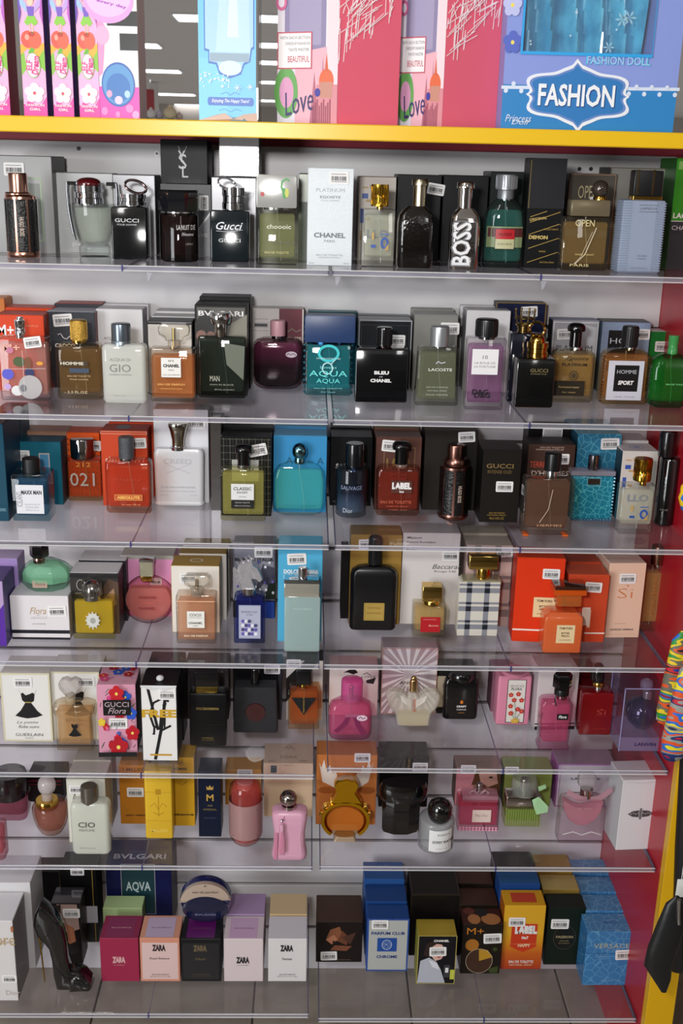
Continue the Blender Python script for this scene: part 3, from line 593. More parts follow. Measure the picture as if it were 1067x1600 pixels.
# two love boxes standing corner-on: pink face and art face
def love(xl, xc, xr, yb, lab, Y):
    c = at_y(xc, yb, Y); l = at_y(xl, yb-1, Y+.04); r = at_y(xr, yb+2, Y+.025); H = .36; z0 = yz+.0003
    B = Vector((c.x, Y)); L = Vector((l.x, Y+.04)); R = Vector((r.x, Y+.025)); Dp = L+(R-B)
    t = thing('gift_box', lab, 'box', (c.x, Y, z0), 0, 'pink love gift boxes'); b = MB(); q = [p_-B for p_ in (L, B, R, Dp)]
    b.add([(p_.x, p_.y, z) for z in (0, H) for p_ in q], [(3, 2, 1, 0), (4, 5, 6, 7), (0, 1, 5, 4), (2, 3, 7, 6), (3, 0, 4, 7)], carton_mat('#dcd0e0')); bb = b.v[:]; b.add(bb, [(1, 2, 6, 5)], carton_mat('#e4657a')); b.build('carton', t, smooth=0)
    def face(P0, P1):
        d_ = (P1-P0); n = Vector((d_.y, -d_.x)).normalized()
        return (lambda u, v, e: (P0.x-B.x+d_.x*u+n.x*e, P0.y-B.y+d_.y*u+n.y*e, v*H)), d_.length
    fm, Wd = face(B, R); random.seed(int(xl)); A = []
    for i in range(34):   # scratchy skyline drawing
        u = random.uniform(-.05, .95); b0 = .25+.18*u+random.uniform(-.03, .14); A.append(('L', [(max(0, u), b0), (min(1, max(0, u)+random.uniform(0, .05)), b0+random.uniform(.03, .13))], .0011, '#fbeef0'))
    for i in range(26):
        u = random.uniform(0, .6); v = .27+.2*u+random.uniform(0, .17); A.append(('L', [(u, v), (min(1, u+random.uniform(.2, .42)), v+random.uniform(.04, .11))], .0010, '#fbeef0'))
    for i in range(5):
        u = .1+.2*i; v = .40+.13*u; A += [('L', [(u-.05, v), (u-.03, v+.02), (u, v+.035), (u+.03, v+.02), (u+.05, v)], .0012, '#fff4f4'), ('L', [(u, v+.03), (u, v+.06)], .0009, '#fff4f4')]
    art(t, A, fm, Wd, H)
    fm, Wd = face(L, B)
    A = [('R', 0, 0, 1, 1, '#e6dfe8'), ('R', .12, .27, .8, 1, '#8f84a8'), ('R', .2, .3, .72, 1, '#a69cbc'), ('P', [(.3, .27), (1, .30), (1, 0), (.3, 0)], '#eeb3c0'), ('R', .82, .0, 1, 1, '#f0d8de'), ('P', [(.55, 0), (.62, .20), (.7, 0)], '#b8687c'), ('P', [(.72, 0), (.76, .26), (.80, 0)], '#a85c70'),
         ('R', .66, 0, 1, .15, '#d98a94'), ('E', .82, .165, .12, .045, '#e2683c'), ('R', .72, .10, .92, .16, '#c88a78'), ('P', [(.79, .20), (.82, .27), (.85, .20)], '#d8603a'), ('E', .15, .12, .2, .1, '#6aaa5a'), ('E', .16, .12, .12, .06, '#e0a0c4'),
         ('R', 0, .21, .58, .35, '#c85a6c'), ('R', .02, .215, .56, .345, '#f6f0f0'), ('T', .3, .328, .011, .5, 'WITH EACH SECTION', '#666'), ('T', .34, .306, .011, .4, 'DRESSUP FASHION', '#666'), ('T', .36, .283, .011, .34, 'TASTE MASTER', '#666'), ('T', .36, .247, .024, .36, 'BEAUTIFUL', '#c85a6c', {'b': .01}),
         ('T', .36, .085, .09, .5, 'Love', '#3a2f6a', {'sh': .35, 'r': 12}), ('E', .68, .12, .045, .016, '#3a2f9a'), ('E', .07, .46, .09, .03, '#d86a9a'), ('E', .07, .46, .05, .018, '#e6dfe8')]
    A += [('R', .6+.035*i, 0, .615+.035*i, .07+.012*(i % 3), '#a4506a') for i in range(9)]
    art(t, A, fm, Wd, H)
love(621, 690, 774, 196, 'pink love gift box pressed against the big blue doll box', 1.735)
love(433, 526, 621, 191, 'pink love gift box standing corner-on beside the blue box gap', 1.715)
# big blue fashion doll box with window and gown
p = At(0, 788, 1062, None, 1.715, 100, .09); H = .36; t = thing('doll_box', 'large blue doll box with a windowed gown and white scalloped emblem', 'box', p.loc); W = p.W; x = W/2
BM = carton_mat('#8f9fe0'); wz = p.z(86, 0); wu0 = p.x(815, 60, 0); wu1 = p.x(1022, 60, 0); b = MB()
b.box(-x, wu0, -.045, .045, 0, H, BM).box(wu1, x, -.045, .045, 0, H, BM).box(wu0, wu1, -.045, .045, 0, wz, BM).box(wu0, wu1, .040, .045, wz, H, BM); b.build('carton', t, smooth=0)
# gown hanging in the box
vs = []; fs = []; NU, NV = 60, 8
for j in range(NV+1):
    for i in range(NU+1):
        u = i/NU; v = j/NV; yy = -.006-.014*math.sin(u*31+1.2*math.sin(v*3)+v*1.5)-.006*math.sin(u*13); vs.append((wu0+.006+(wu1-wu0-.012)*u, yy, wz+.002+(H-wz-.004)*v))
for j in range(NV):
    for i in range(NU): a = j*(NU+1)+i; fs.append((a, a+1, a+NU+2, a+NU+1))
b = MB(); b.add(vs, fs, P('#62c8e4', .3, coat=.4, noise=('#2f9cc4', 25))); g = b.build('gown', t)
b = MB(); random.seed(11)
for i in range(46):
    u = random.uniform(0.02, .95); 
    if .42 < u < .62: continue
    v = random.uniform(0.02, 1); r = random.choice((.0016, .0016, .0022, .009, .011)); cx = wu0+(wu1-wu0)*u; cz = wz+(H-wz)*v*.9+.005
    if r < .005: b.add([(cx+r*math.cos(a), -.033, cz+r*math.sin(a)) for a in [k*math.pi/3 for k in range(6)]], [(0, 5, 4, 3, 2, 1)], P('#e8f6fc'))
    else:
        for k in range(6):
            a = k*math.pi/3; c_, s_ = math.cos(a), math.sin(a); b.add([(cx, -.033, cz), (cx+r*c_*.6-r*.14*s_, -.033, cz+r*s_*.6+r*.14*c_), (cx+r*c_, -.033, cz+r*s_), (cx+r*c_*.6+r*.14*s_, -.033, cz+r*s_*.6-r*.14*c_)], [(0, 3, 2, 1)], P('#bfe6f2'))
b.build('snowflake_sequins', g, smooth=0)['kind'] = 'stuff'
MB().box(wu0-.001, wu1+.001, -.0462, -.0456, wz-.001, H, GL('#eef6fa', .04, .05)).build('window_film', t, smooth=0)
A = [('R', 0, 0, 1, .170, '#2f86c8')]
def uv(px, py): return ((p.x(px, py, 0)+x)/W, p.z(py, 0)/H)
def scal(cx, cy, sx, sy):
    o = []
    for i in range(72):
        a = 2*math.pi*i/72; c_, s_ = math.cos(a), math.sin(a); e = 1+.10*math.cos(6*a+math.pi)*(1 if abs(s_) > .2 else .5); rr = (abs(c_)**2.6+abs(s_)**2.6)**(-1/2.6)*e
        k = 1+.22*max(0, 1-abs(c_)/.10)+.10*max(0, 1-abs(s_)/.12); o.append((cx+sx*rr*c_*k*.97, cy+sy*rr*s_*k))
    return [uv(a, b_) for a, b_ in o]
A += [('L', [uv(783, 140), uv(1062, 136)], .0045, '#dfe8f8')]+[('E', *uv(790+12*i, 134 if i % 2 else 145), .012, .009, '#dfe8f8') for i in range(23)]
A += [('P', scal(902, 150, 80, 43)[::-1], '#f0f2fa'), ('P', scal(902, 150, 75, 38)[::-1], '#6a8ccc'), ('P', scal(902, 150, 71, 35)[::-1], '#2f7cc0'), ('T', *uv(901, 151), .088, .445, 'FASHION', '#1a3f7a', {'b': .04}), ('T', *uv(900, 150), .085, .44, 'FASHION', '#f6f8fc', {'b': .025}),
      ('T', *uv(966, 94), .034, .37, 'FASHION DOLL', '#5ac8f0', {'b': .03}), ('T', *uv(966, 94), .028, .355, 'FASHION DOLL', '#b4c8f0', {'b': .0}), ('T', *uv(809, 188), .028, .15, 'Princess', '#dfe8f8', {'sh': .3}), ('T', *uv(812, 194), .018, .1, 'Doll', '#dfe8f8', {'sh': .3})]
A += FL5(*uv(800, 70), .05, '#5a6cc8', .8)+FL5(*uv(800, 12), .05, '#c4c8f4', .8)
q0, q1 = uv(812, 88), uv(1025, 10)
A += [('R', q0[0], q0[1], q1[0], uv(812, 83)[1], '#2fa8ec'), ('R', q0[0], q0[1], uv(816, 80)[0], 1, '#2fa8ec'), ('R', uv(1019, 80)[0], q0[1], q1[0], 1, '#2fa8ec')]
art(t, A, lambda u, v, e: (-x+u*W, -.045-e, v*H), W, H)
# ================================================================ ROW 1
SLV = carton_mat('#a9aaad', .22); DKS = carton_mat('#3a3b3e')
carton('big brushed grey carton with a pale green frame behind the rose-gold ribbed bottle', 1, -10, 84, 243, 404, P('#9a9a9a', .35, .35), '#1c1c1e', '#2a2a2c', [('F', .35, .12, .82, .78, .003, '#a8b89c'), ('R', .40, .2, .78, .72, '#8a8f88')], stick=[(.38, .86, 0, 1.1)], Y=1.895, d=.1)
def ribbed(lab, row, x0, x1, yt, c1, ys, yb, gold, Yv=None, big=True):
    xm = (x0+x1)/2; w = x1-x0
    p = bot(lab, row, x0, x1, ys, yb, [('cyl', xm-w*.28, xm+w*.28, yt, c1, gold), ('disc', xm-w*.39, xm+w*.39, c1, ys+2, gold, None, 'collar')], d=None, opaque=gold, prof=[(0, .95), (.02, 1), (.07, 1), (.09, .97), (.93, .95), (.97, .93), (1, .78)], name='perfume_bottle')
    b = MB(); n = 8; r = p.W/2*.985; z0, z1 = p.H*.10, p.H*.93
    for i in range(n):
        a0 = 2*math.pi*(i+.10)/n-math.pi/2-.14; a1 = 2*math.pi*(i+.90)/n-math.pi/2-.14; q = [a0+(a1-a0)*k/5 for k in range(6)]
        for (ra, rb) in ((r*.99, r*1.005),):
            vs = [(rb*math.cos(a), rb*math.sin(a), z) for z in (z0, z1) for a in q]+[(ra*.97*math.cos(a), ra*.97*math.sin(a), z) for z in (z0-.002, z1+.002) for a in q]
            b.add(vs, [(k, k+1, 7+k, 6+k) for k in range(5)]+[(12+k, 13+k, 1+k, k) for k in range(5)], P('#0b0b0d', .15, coat=.6, bump=(260, .9)))
    b.build('leather_panel', p.root, smooth=0)
    art(p.root, [('T', .62, .5, .07, .55, 'HUGO BOSS', '#c9b4a6', {'r': -90, 'b': .02})], lambda u, v, e: ((u-.5)*p.W, -p.W/2*1.01*math.sqrt(max(0, 1-(2*u-1)**2))-e-.0006, v*p.H), p.W, p.H)
    return p
RG = CH('#b98a78', .22)
ribbed('rose-gold ribbed bottle with black panels standing first on the top shelf', 1, 2, 54, 270, 300, 304, 403, RG)
carton('flat silver-grey carton with faint print behind the trophy shaped bottle', 1, 88, 178, 270, 400, P('#b8baba', .35, .3), '#88898c', None, [('F', .08, .3, .3, .5, .0006, '#d0d2d2'), ('T', .33, .10, .05, .14, 'pa', '#e8e8e8'), ('L', [(.1, .7), (.16, .56), (.2, .5)], .001, '#c8caca')], Y=1.925, d=.06)
# trophy bottle
p = bot('clear trophy shaped bottle with chrome handles and dark red jewel lid', 1, 118, 167, 318, 402, [('coll', 117, 161, 290, 318, CH('#dcdce0', .06), None, 'collar'), ('dome', 119, 158, 277, 291, P('#5a0d16', .06, coat=1), None, 'jewel_lid')], d=None, glass='#f0f4f2', liq=('#dfe4d8'), neck='#ccc',
        prof=[(0, .93), (.03, 1), (.19, 1), (.21, .9), (.24, .82), (.3, .95), (.5, 1.18), (.75, 1.34), (1, 1.36)], a=[], base=.022, fill=.93, dip=False)
b = MB()
for s in (-1, 1):
    pts = [(s*q, 0, z) for q, z in ((p.W*.60, p.H*.30), (p.W*.66, p.H*.45), (p.W*.73, p.H*.7), (p.W*.78, p.H*.95), (p.W*.80, p.H*1.25), (p.W*.78, p.H*1.38))]
    b = MB(); b.loft([(z, .0042 if i else .002, .013, .0018, x_, 0) for i, (x_, _, z) in enumerate(pts)], CH('#8f9094', .1)); b.box(min(s*p.W*.45, s*p.W*.80), max(s*p.W*.45, s*p.W*.80), -.004, .004, p.H*1.33, p.H*1.40, CH('#8f9094', .1), .001); b.build('handle', p.root)
def ringcap(p, x0, x1, yt, yb, m, tilt=.5, th=.0022):
    z = p.z((yt+yb)/2); xa, xb = p.x(x0, yt), p.x(x1, yt); r = (xb-xa)/2; rz_ = (p.z(yt)-p.z(yb))/2
    pts = [(( xa+xb)/2+r*math.cos(a), -.008*math.cos(a)*tilt, z+rz_*.85*math.sin(a)-.35*rz_*math.cos(a)*tilt) for a in [2*math.pi*i/20 for i in range(20)]]
    MB().tube(pts, th, m, 8, True).build('ring', p.root)
carton('silver carton behind the black cube bottle with a tilted ring', 1, 178, 243, 273, 401, P('#bcbcc0', .3, .3), '#222', '#3a3a3a', Y=1.90, d=.08)
p = bot('black square bottle with chrome collar and tilted ring, second-smallest script on it', 1, 174, 229, 322, 407, [('coll', 186, 228, 303, 320, CH(), None, 'collar')], d=.045, opaque=P('#101214', .1, coat=.7), sh=.002, a=[('T', .45, .74, .07, .68, 'GUCCI', '#d0d0d0', {'b': .01}), ('T', .45, .66, .033, .55, 'POUR HOMME', '#c0c0c0')], Y=1.80)
p.root['label'] = 'black square bottle with chrome collar and a tilted ring, grey capitals near its top'
ringcap(p, 194, 229, 280, 303, CH('#7a6464', .12), .8)
carton('black and silver carton carrying another black carton on its top', 1, 252, 330, 288, 405, P('#b0b1b5', .35, .25), '#222', '#141416', [('P', [(.35, 0), (1, .65), (1, 1), (0, 1), (0, 0)], '#3a3c40'), ('P', [(.6, .25), (1, .6), (1, 0), (.62, 0)], '#8c8d92'), ('T', .8, .3, .05, .25, 'AVE', '#ddd')], stick=[(.86, .75, 90, .8)], Y=1.905, d=.10)
pz = at_y(290, 288, 1.905).z
carton('black carton with silver interlaced initials lying on top of another carton', 1, 251, 324, 218, 287, '#101012', '#0c0c0e', '#0c0c0e', [('T', .45, .62, .26, .15, 'Y', '#c8c8ca', {'b': .0}), ('T', .47, .5, .34, .17, 'S', '#c8c8ca', {}), ('T', .52, .27, .26, .13, 'L', '#c8c8ca', {}), ('L', [(.38, .85), (.47, .6), (.56, .85)], .0006, '#c8c8ca')], Y=1.905, d=.09, z0=pz+.0012)
p = bot('dark bottle with red at its heart under a black faceted cap', 1, 246, 307, 333, 410, [('oct', 248, 310, 296, 330, P('#14161a', .06, coat=1), None)], d=None, opaque=None, glass='#5c4a48', liq='#5a1408', a=[('T', .72, .72, .10, .45, 'LA NUIT DE', '#e6e2e0', {'b': .0}), ('T', .76, .58, .07, .28, "l'Homme", '#e6e2e0', {'sh': .3}), ('T', .8, .38, .045, .16, "L'EAU", '#b8a8a0')], fill=.95, dip=False, base=.010)
MB().loft([(p.H*.16, p.W*.90, p.W*.90, 'e'), (p.H*.93, p.W*.90, p.W*.90, 'e')], LQ('#1d0c0c', .85), 7).build('smoked_lining', p.root)
MB().ball((.0, -p.W*.38, p.H*.36), p.W*.16, P('#b02a10', .3), 12, (1.2, .3, 1.2)).build('red_heart', p.root)  # flattened red ball set inside the dark lining
carton('silver carton with shiny top edge behind the bottle with script and chain', 1, 331, 400, 277, 408, P('#b2b2b6', .3, .25), '#2a2a2c', '#444', [('T', .72, .8, .10, .5, 'Gucci', '#e8e8ea', {'sh': .3})], Y=1.905, d=.09)
pz = at_y(370, 277, 1.905).z
carton('plain mirror-silver carton lying on top of another carton', 1, 342, 405, 212, 276, P('#dcdce0', .22, .5, bump=(14, .5)), '#1a1a1c', '#141416', [('F', 0, 0, 1, 1, .0012, '#555')], Y=1.905, d=.09, z0=pz+.0012)
p = bot('black bottle with white cursive writing and chrome chain cap', 1, 328, 389, 328, 412, [('coll', 347, 382, 293, 327, CH(), None)], d=.038, opaque=P('#0f1a20', .1, coat=.7), sh=.003, a=[('T', .5, .70, .15, .68, 'Gucci', '#e4e8ea', {'sh': .35, 'b': .01}), ('L', [(.16, .60), (.5, .585), (.84, .63)], .0005, '#e4e8ea'), ('T', .5, .50, .045, .12, 'BY', '#e4e8ea'), ('T', .5, .42, .07, .56, 'GUCCI', '#e4e8ea')], Y=1.80)
ringcap(p, 340, 368, 277, 296, CH(), .8, .0018)
# mirror capped olive bottle + companion
carton('narrow silver and olive carton squeezed beside the tall white carton', 1, 466, 481, 271, 408, P('#8d9188', .35, .4), '#333', None, [('R', 0, 0, 1, .68, '#5a6258')], Y=1.86, d=.1)
p = bot('olive tinted square bottle with big mirror block cap', 1, 401, 464, 325, 414, [('sq', 401, 464, 273, 324, P('#dcdcd8', .14, .55), .036)], d=.036, glass='#dfe3d4', liq='#a8a878', a=[('T', .55, .68, .08, .6, 'choooic', '#d8dcc8', {'b': .01}), ('T', .6, .4, .05, .7, 'CHOPARD', '#5a5e4a'), ('T', .5, .22, .04, .6, 'EAU DE TOILETTE', '#d8c88a')], neck='#bbb')
hh = p.z(272, 0); art(p.root, [('L', [(.70, .74), (.66, .80), (.60, .86), (.62, .92), (.72, .95), (.80, .93)], .003, '#3f9a46'), ('P', [(.64, .74), (.72, .74), (.70, .84), (.62, .86)], '#3f9a46'), ('E', .74, .80, .05, .05, '#c8cc50'), ('E', .14, .78, .05, .025, '#b83c34')], lambda u, v, e: ((u-.5)*p.W, -.0182-e, v*hh), p.W, hh)
carton('tall pearl-white carton with grey capitals standing nearest the shelf edge', 1, 480, 551, 262, 415, P('#dfe6ea', .3, bump=(700, .2)), '#c8ccd0', '#9aa0a8', [('F', 0, 0, 1, 1, .0006, '#b8bec4'), ('T', .5, .775, .036, .62, 'PLATINUM', '#aab0b4'), ('T', .5, .705, .026, .45, 'EGOISTE', '#7d8488', {'b': .015}), ('T', .5, .67, .016, .40, 'POUR HOMME', '#aab0b4'), ('T', .5, .315, .052, .70, 'CHANEL', '#6e767c', {'b': .03}), ('T', .5, .255, .026, .24, 'PARIS', '#8c9398'), ('T', .5, .11, .018, .58, 'EAU DE TOILETTE', '#9aa0a4'), ('T', .5, .085, .012, .5, 'VAPORISATEUR SPRAY', '#9aa0a4'), ('T', .1, .025, .016, .1, '100 ml', '#9aa0a4'), ('T', .88, .025, .016, .12, '3.4 FL.OZ', '#9aa0a4')], stick=[(.68, .90, 0)], d=.07)
# letter-print carton + clear bottle, used on two shelves
def block_letters(s=1):
    B_, Gd = '#3a5ab0', '#c9a878'
    return [('R', .10, .86, .26, .88, Gd), ('R', .10, .74, .26, .80, B_), ('R', .30, .86, .38, .9, Gd), ('R', .06, .45, .16, .62, B_), ('R', .22, .48, .34, .52, Gd), ('R', .06, .24, .12, .36, Gd), ('T', .55, .32, .11, .6, 'LLO', B_, {'b': .05}), ('R', .2, .7, .36, .73, Gd), ('R', .45, .66, .7, .69, B_)]
carton('cream carton with blue and gold block letters behind the gold capped clear bottle', 1, 559, 617, 276, 410, '#e9e2d8', '#8a5a4a', '#444', block_letters(), Y=1.90, d=.08)
def exn(lab, row, x0, x1, ys, yb, cx0, cx1, cy0, cy1):
    return bot(lab, row, x0, x1, ys, yb, [('coll', cx0, cx1, cy0, cy1, CH('#cfa23a', .15), None, 'cap', 22), ('cyl', (cx0+cx1)/2-5, (cx0+cx1)/2+5, cy1-1, ys+1, GOLD(), None, 'collar')], d=.034, glass='#f2f6f4', liq='#e6e4d0', base=.016, th_=.005,
               a=[('O', .68, .42, .12, .10, .0035, '#2f55a8'), ('R', .28, .34, .42, .39, '#2f55a8'), ('R', .3, .48, .36, .6, '#c9a45a'), ('R', .56, .56, .8, .58, '#4a6ab0'), ('P', [(.66, .30), (.80, .30), (.80, .42)], '#b99a5a')])
exn('clear bottle with ribbed gold cap and blue letter shapes beside the dark ribbed-glass bottle', 1, 565, 618, 326, 418, 580, 607, 288, 322)
carton('black carton behind the black bottle with champagne cap', 1, 619, 687, 273, 414, '#1b1c1e', '#26272a', '#101012', stick=[(.88, .84, -8, .95)], Y=1.90, d=.09)
p = bot('glossy black bottle with embossed letters and champagne stopper', 1, 622, 678, 322, 419, [('bell', 643, 669, 279, 323, CH('#b8ae94', .25))], d=.038, opaque=P('#100c0a', .08, coat=1, bump=(140, .5)), sh=.010, prof=[(0, .93, .93), (.04, 1, 1), (.72, 1, 1), (.86, .93, .9), (.95, .7, .72), (1, .48, .6)])
carton('black carton behind the chrome bottle with big embossed letters', 1, 690, 760, 274, 418, '#17181a', '#202124', '#0f0f11', Y=1.90, d=.09, behind=())
p = bot('mirror-chrome bottle with big letters running upward', 1, 704, 750, 325, 421, [('bell', 713, 741, 284, 326, CH('#d8d4d2', .05))], d=.034, opaque=CH('#d6d2d2', .05), sh=.010, prof=[(0, .93, .93), (.04, 1, 1), (.74, 1, 1), (.87, .93, .9), (.95, .7, .72), (1, .48, .6)], a=[('T', .36, .42, .34, 1.5, 'BOSS', '#7a7a7e', {'r': 90, 'b': .06}), ('T', .38, .42, .31, 1.42, 'BOSS', '#f0f0f2', {'r': 90, 'b': .02}), ('T', .76, .4, .07, 1.2, 'HUGO BOSS', '#2a2a2e', {'r': 90})])
carton('dark green-black carton behind the flask with red label', 1, 763, 822, 268, 416, '#1e2423', '#2a302e', '#141817', Y=1.90, d=.09)
bot('sea-green flask with grey screw cap and red and cream label', 1, 756, 823, 310, 419, [('cyl', 775, 808, 272, 296, P('#9a9da2', .3, .6), None, 'cap', 26), ('cyl', 777, 803, 296, 311, P('#84878c', .35, .5), None, 'collar')], d=.036, sh='e', glass='#b8d6d2', liq='#3f7c74', prof=[(0, .9, .9), (.04, 1, 1), (.66, 1, 1), (.82, .90, .95), (.93, .66, .85), (1, .42, .7)], fill=.84, a=[('R', .08, .30, .92, .60, '#8a9a70'), ('R', .1, .45, .92, .58, '#5a2a2c'), ('R', .28, .42, .72, .56, '#c0202c'), ('R', .28, .28, .72, .42, '#c8c49a'), ('T', .5, .49, .045, .30, 'HUGO', '#3a0c10', {'b': .02}), ('T', .5, .35, .03, .34, 'HUGO BOSS', '#5a5a40'), ('F', .27, .27, .73, .57, .0005, '#222')], artcurve=1)
carton('tall black carton with slanted gold stripes and rounded shoulders', 1, 823, 880, 247, 419, '#0e0e10', '#0c0c0e', '#0c0c0e', [('R', 0, .55, 1, 1, '#14151c')]+[('L', [(.1, v), (.92, v+.10)], .0009, '#b89a4a') for v in (.42, .31, .18, .05)]+[('L', [(.1, .47), (.55, .525)], .0009, '#b89a4a'), ('T', .32, .455, .024, .48, 'ORIGINAL', '#cbb06a', {'b': .02, 'r': 8}), ('T', .36, .285, .035, .52, 'DEMON', '#d6bc74', {'b': .04}), ('T', .7, .36, .014, .4, 'EAU DE TOILETTE', '#b89a4a'), ('T', .5, .155, .016, .18, 'PARIS', '#b89a4a'), ('T', .65, .055, .014, .4, 'NATURAL SPRAY', '#b89a4a'), ('L', [(.03, .55), (.03, .98)], .0016, '#6a5a30')], d=.05)
carton('dark taupe carton with gold lettering behind the brown ball stopper bottle', 1, 884, 958, 271, 414, '#57524a', '#8a6a5a', '#3a3632', [('F', .02, .02, .98, .99, .0007, '#b8927a'), ('T', .42, .80, .14, .42, 'OPEN', '#cbbf94'), ('T', .40, .68, .06, .3, 'Parfum', '#cbbf94', {'sh': .2})], stick=[(.55, .68, 90, .7)], Y=1.905, d=.07)
p = bot('golden square bottle with taupe shoulder block and round brown stopper', 1, 878, 952, 338, 423, [('sq', 889, 950, 312, 337, P('#7c7058', .25, .3), .03, 'shoulder_block'), ('cyl', 927, 947, 306, 313, GOLD(), None, 'collar'), ('ball', 925, 951, 281, 308, P('#4a4038', .12, .3, coat=.6), None, 'stopper')], d=.038, glass='#e4dcc4', liq='#a88c58', neck=None, a=[('T', .45, .88, .12, .40, 'OPEN', '#e8d8a0'), ('L', [(.3, .12), (.5, .3), (.7, .8)], .0012, '#e8dcc0'), ('L', [(.28, .12), (.42, .26), (.62, .72)], .0006, '#e8dcc0'), ('T', .5, .3, .03, .4, 'ROGER & GALLET', '#e6cf8a'), ('T', .4, .1, .05, .4, 'PARIS', '#f0dc9a')])
carton('grey metallic carton framed in bronze behind the ribbed blue-grey bottle', 1, 948, 1044, 262, 412, P('#94958f', .3, .25), '#555', '#2a2a2a', [('F', .0, 0, 1, 1, .002, '#6a6458')], Y=1.91, d=.08)
p = bot('blue-grey ribbed bottle with black and gold stepped cap', 1, 969, 1036, 312, 427, [('sq', 985, 1031, 306, 313, GOLD(), .026, 'collar'), ('sq', 987, 1032, 266, 306, BLKM, .026)], d=.04, opaque=P('#8f9cb4', .45), sh=.003, neck=None, a=[('R', .25, .04, .78, .98, '#98a4bc'), ('T', .6, .885, .03, .38, 'LAPIDUS', '#2a2c34'), ('L', [(.38, .93), (.82, .93)], .0006, '#333'), ('L', [(.38, .84), (.82, .84)], .0006, '#333'), ('T', .55, .24, .02, .24, 'TED LAPIDUS', '#5a6478'), ('T', .55, .20, .02, .2, 'PARIS', '#5a6478'), ('T', .5, .07, .016, .4, '100 ml 3.4 fl.oz', '#5a6478')])
for i in range(28):
    z = p.H*(.03+i*.034)
    b = MB()
    for s in (-1, 1): b.box(min(s*p.W*.29, s*p.W*.51), max(s*p.W*.29, s*p.W*.51), -.0212, .0208, z, z+p.H*.014, P('#9aa6bd', .45), .0006)
    b.build('rib', p.root, smooth=0)
b = MB()
for s in (-1, 1):
    for i in range(16): b.box(*(sorted((s*.0105, s*.0135))), -.0142, .0, p.z(304)+i*.0024, p.z(304)+i*.0024+.0012, GOLD())
b.build('gold_teeth', p.root, smooth=0)
carton('green over black carton at the far red end of the top shelf', 1, 1049, 1100, 247, 425, '#3f9a2a', '#3a8a28', '#1d5a14', [('R', 0, 0, 1, .44, '#20242a'), ('L', [(0, .44), (1, .44)], .0012, '#e8e8e8'), ('T', .35, .49, .05, .6, 'LACO', W_, {'b': .03}), ('T', .3, .38, .04, .5, 'CHAL', '#ddd'), ('R', .06, .9, .5, .97, '#8ac06a')], Y=1.85, d=.09)
# ================================================================ ROW 2
OR = '#e2502a'
circ = [('E', .18, .42, .12, .085, '#5a5ad0'), ('E', .42, .62, .12, .08, '#4a5a30'), ('E', .60, .60, .07, .1, '#7a4a28'), ('E', .16, .22, .07, .05, '#c8a8e0'), ('E', .62, .45, .1, .07, '#2a3060'), ('E', .35, .16, .12, .08, '#e8e8ea'), ('E', .62, .22, .24, .19, '#b8b4b4'), ('E', .48, .20, .07, .06, '#7a7a80'), ('E', .84, .60, .07, .03, '#e8a030'), ('E', .25, .80, .07, .05, '#c87a9a'), ('L', [(.05, .50), (.95, .52)], .0005, '#e8e0e0'), ('L', [(.5, .1), (.5, .8)], .0005, '#e8e0e0')]
carton('orange-red carton with white letters behind the bottle printed with coloured circles', 2, -4, 71, 492, 611, '#e04a26', '#c23c22', '#b03a20', [('T', .20, .80, .14, .34, 'M+', W_, {'b': .02}), ('T', .74, .86, .02, .28, 'PARFUM DE', '#e8a080'), ('R', .82, .0, 1, .6, '#d0705a')], behind=[('orange-red carton, last of the file behind the bottle printed with circles', '#d8481f', '#c0402a', .004, .05, .001)], d=.06)
p = bot('clear bottle printed with coloured circles and open atomiser', 2, -2, 75, 526, 626, [('coll', 23, 39, 500, 522, CH(), None, 'atomiser'), ('cyl', 26, 36, 495, 501, CH(), None, 'spray_head')], d=.034, glass='#f6f0f0', liq='#e8b4a8', th_=.003, a=[('T', .28, .84, .11, .34, 'M+', '#e8b0a0', {'b': .02})]+circ, stick=[(.72, .93, 8)])
carton('orange-gold carton corner showing at the frame edge above the circle printed bottle', 2, -20, 10, 466, None, '#c8783a', '#d88a4a', Y=1.965, d=.05)
carton('charcoal carton with tiny dots and white bird outline behind the gold capped amber bottle', 2, 75, 150, 487, 606, '#3c3f45', '#a8aab2', '#6a1a18', [('L', [(.22, .70), (.28, .715), (.33, .66), (.40, .645), (.46, .68), (.52, .66)], .0011, W_), ('T', .36, .56, .055, .42, 'CROCO', W_, {'b': .04}), ('P', [(.0, .3), (0, .0), (.10, 0)], '#8a2a1c')]+[('E', .08+.07*i, .08+.08*j, .006, .005, '#6a6d74') for i in range(13) for j in range(11)], stick=[(.34, .89, 5, 1.1)], behind=[('charcoal dotted carton, second of its file, red topped', '#3c3f45', '#9a3a2c', .006, .05)], d=.06)
p = bot('amber-brown bottle with knurled gold cap', 2, 87, 159, 535, 624, [('cyl', 110, 136, 499, 531, P('#b08a3c', .3, .8, bump=(500, .6)), None, 'cap', 30), ('cyl', 112, 134, 530, 535, GOLD(), None, 'collar')], d=.04, sh=.008, glass='#e8dcc0', liq='#8a6a3a', prof=[(0, .93, .9), (.05, 1, 1), (.8, 1, 1), (.92, .97, .95), (.98, .86, .8), (1, .7, .6)],
        a=[('R', .10, .60, .70, .69, '#3c2c1c'), ('T', .36, .645, .055, .5, 'HOMME', '#e8dcc0', {'b': .03}), ('R', .3, .48, .72, .56, '#3a4a62'), ('T', .5, .42, .03, .5, 'EAU DE TOILETTE', '#c8b088'), ('T', .5, .36, .03, .4, 'POUR HOMME', '#c8b088'), ('T', .42, .13, .045, .5, '- 3.3 FL.OZ', '#e8d8b0')])
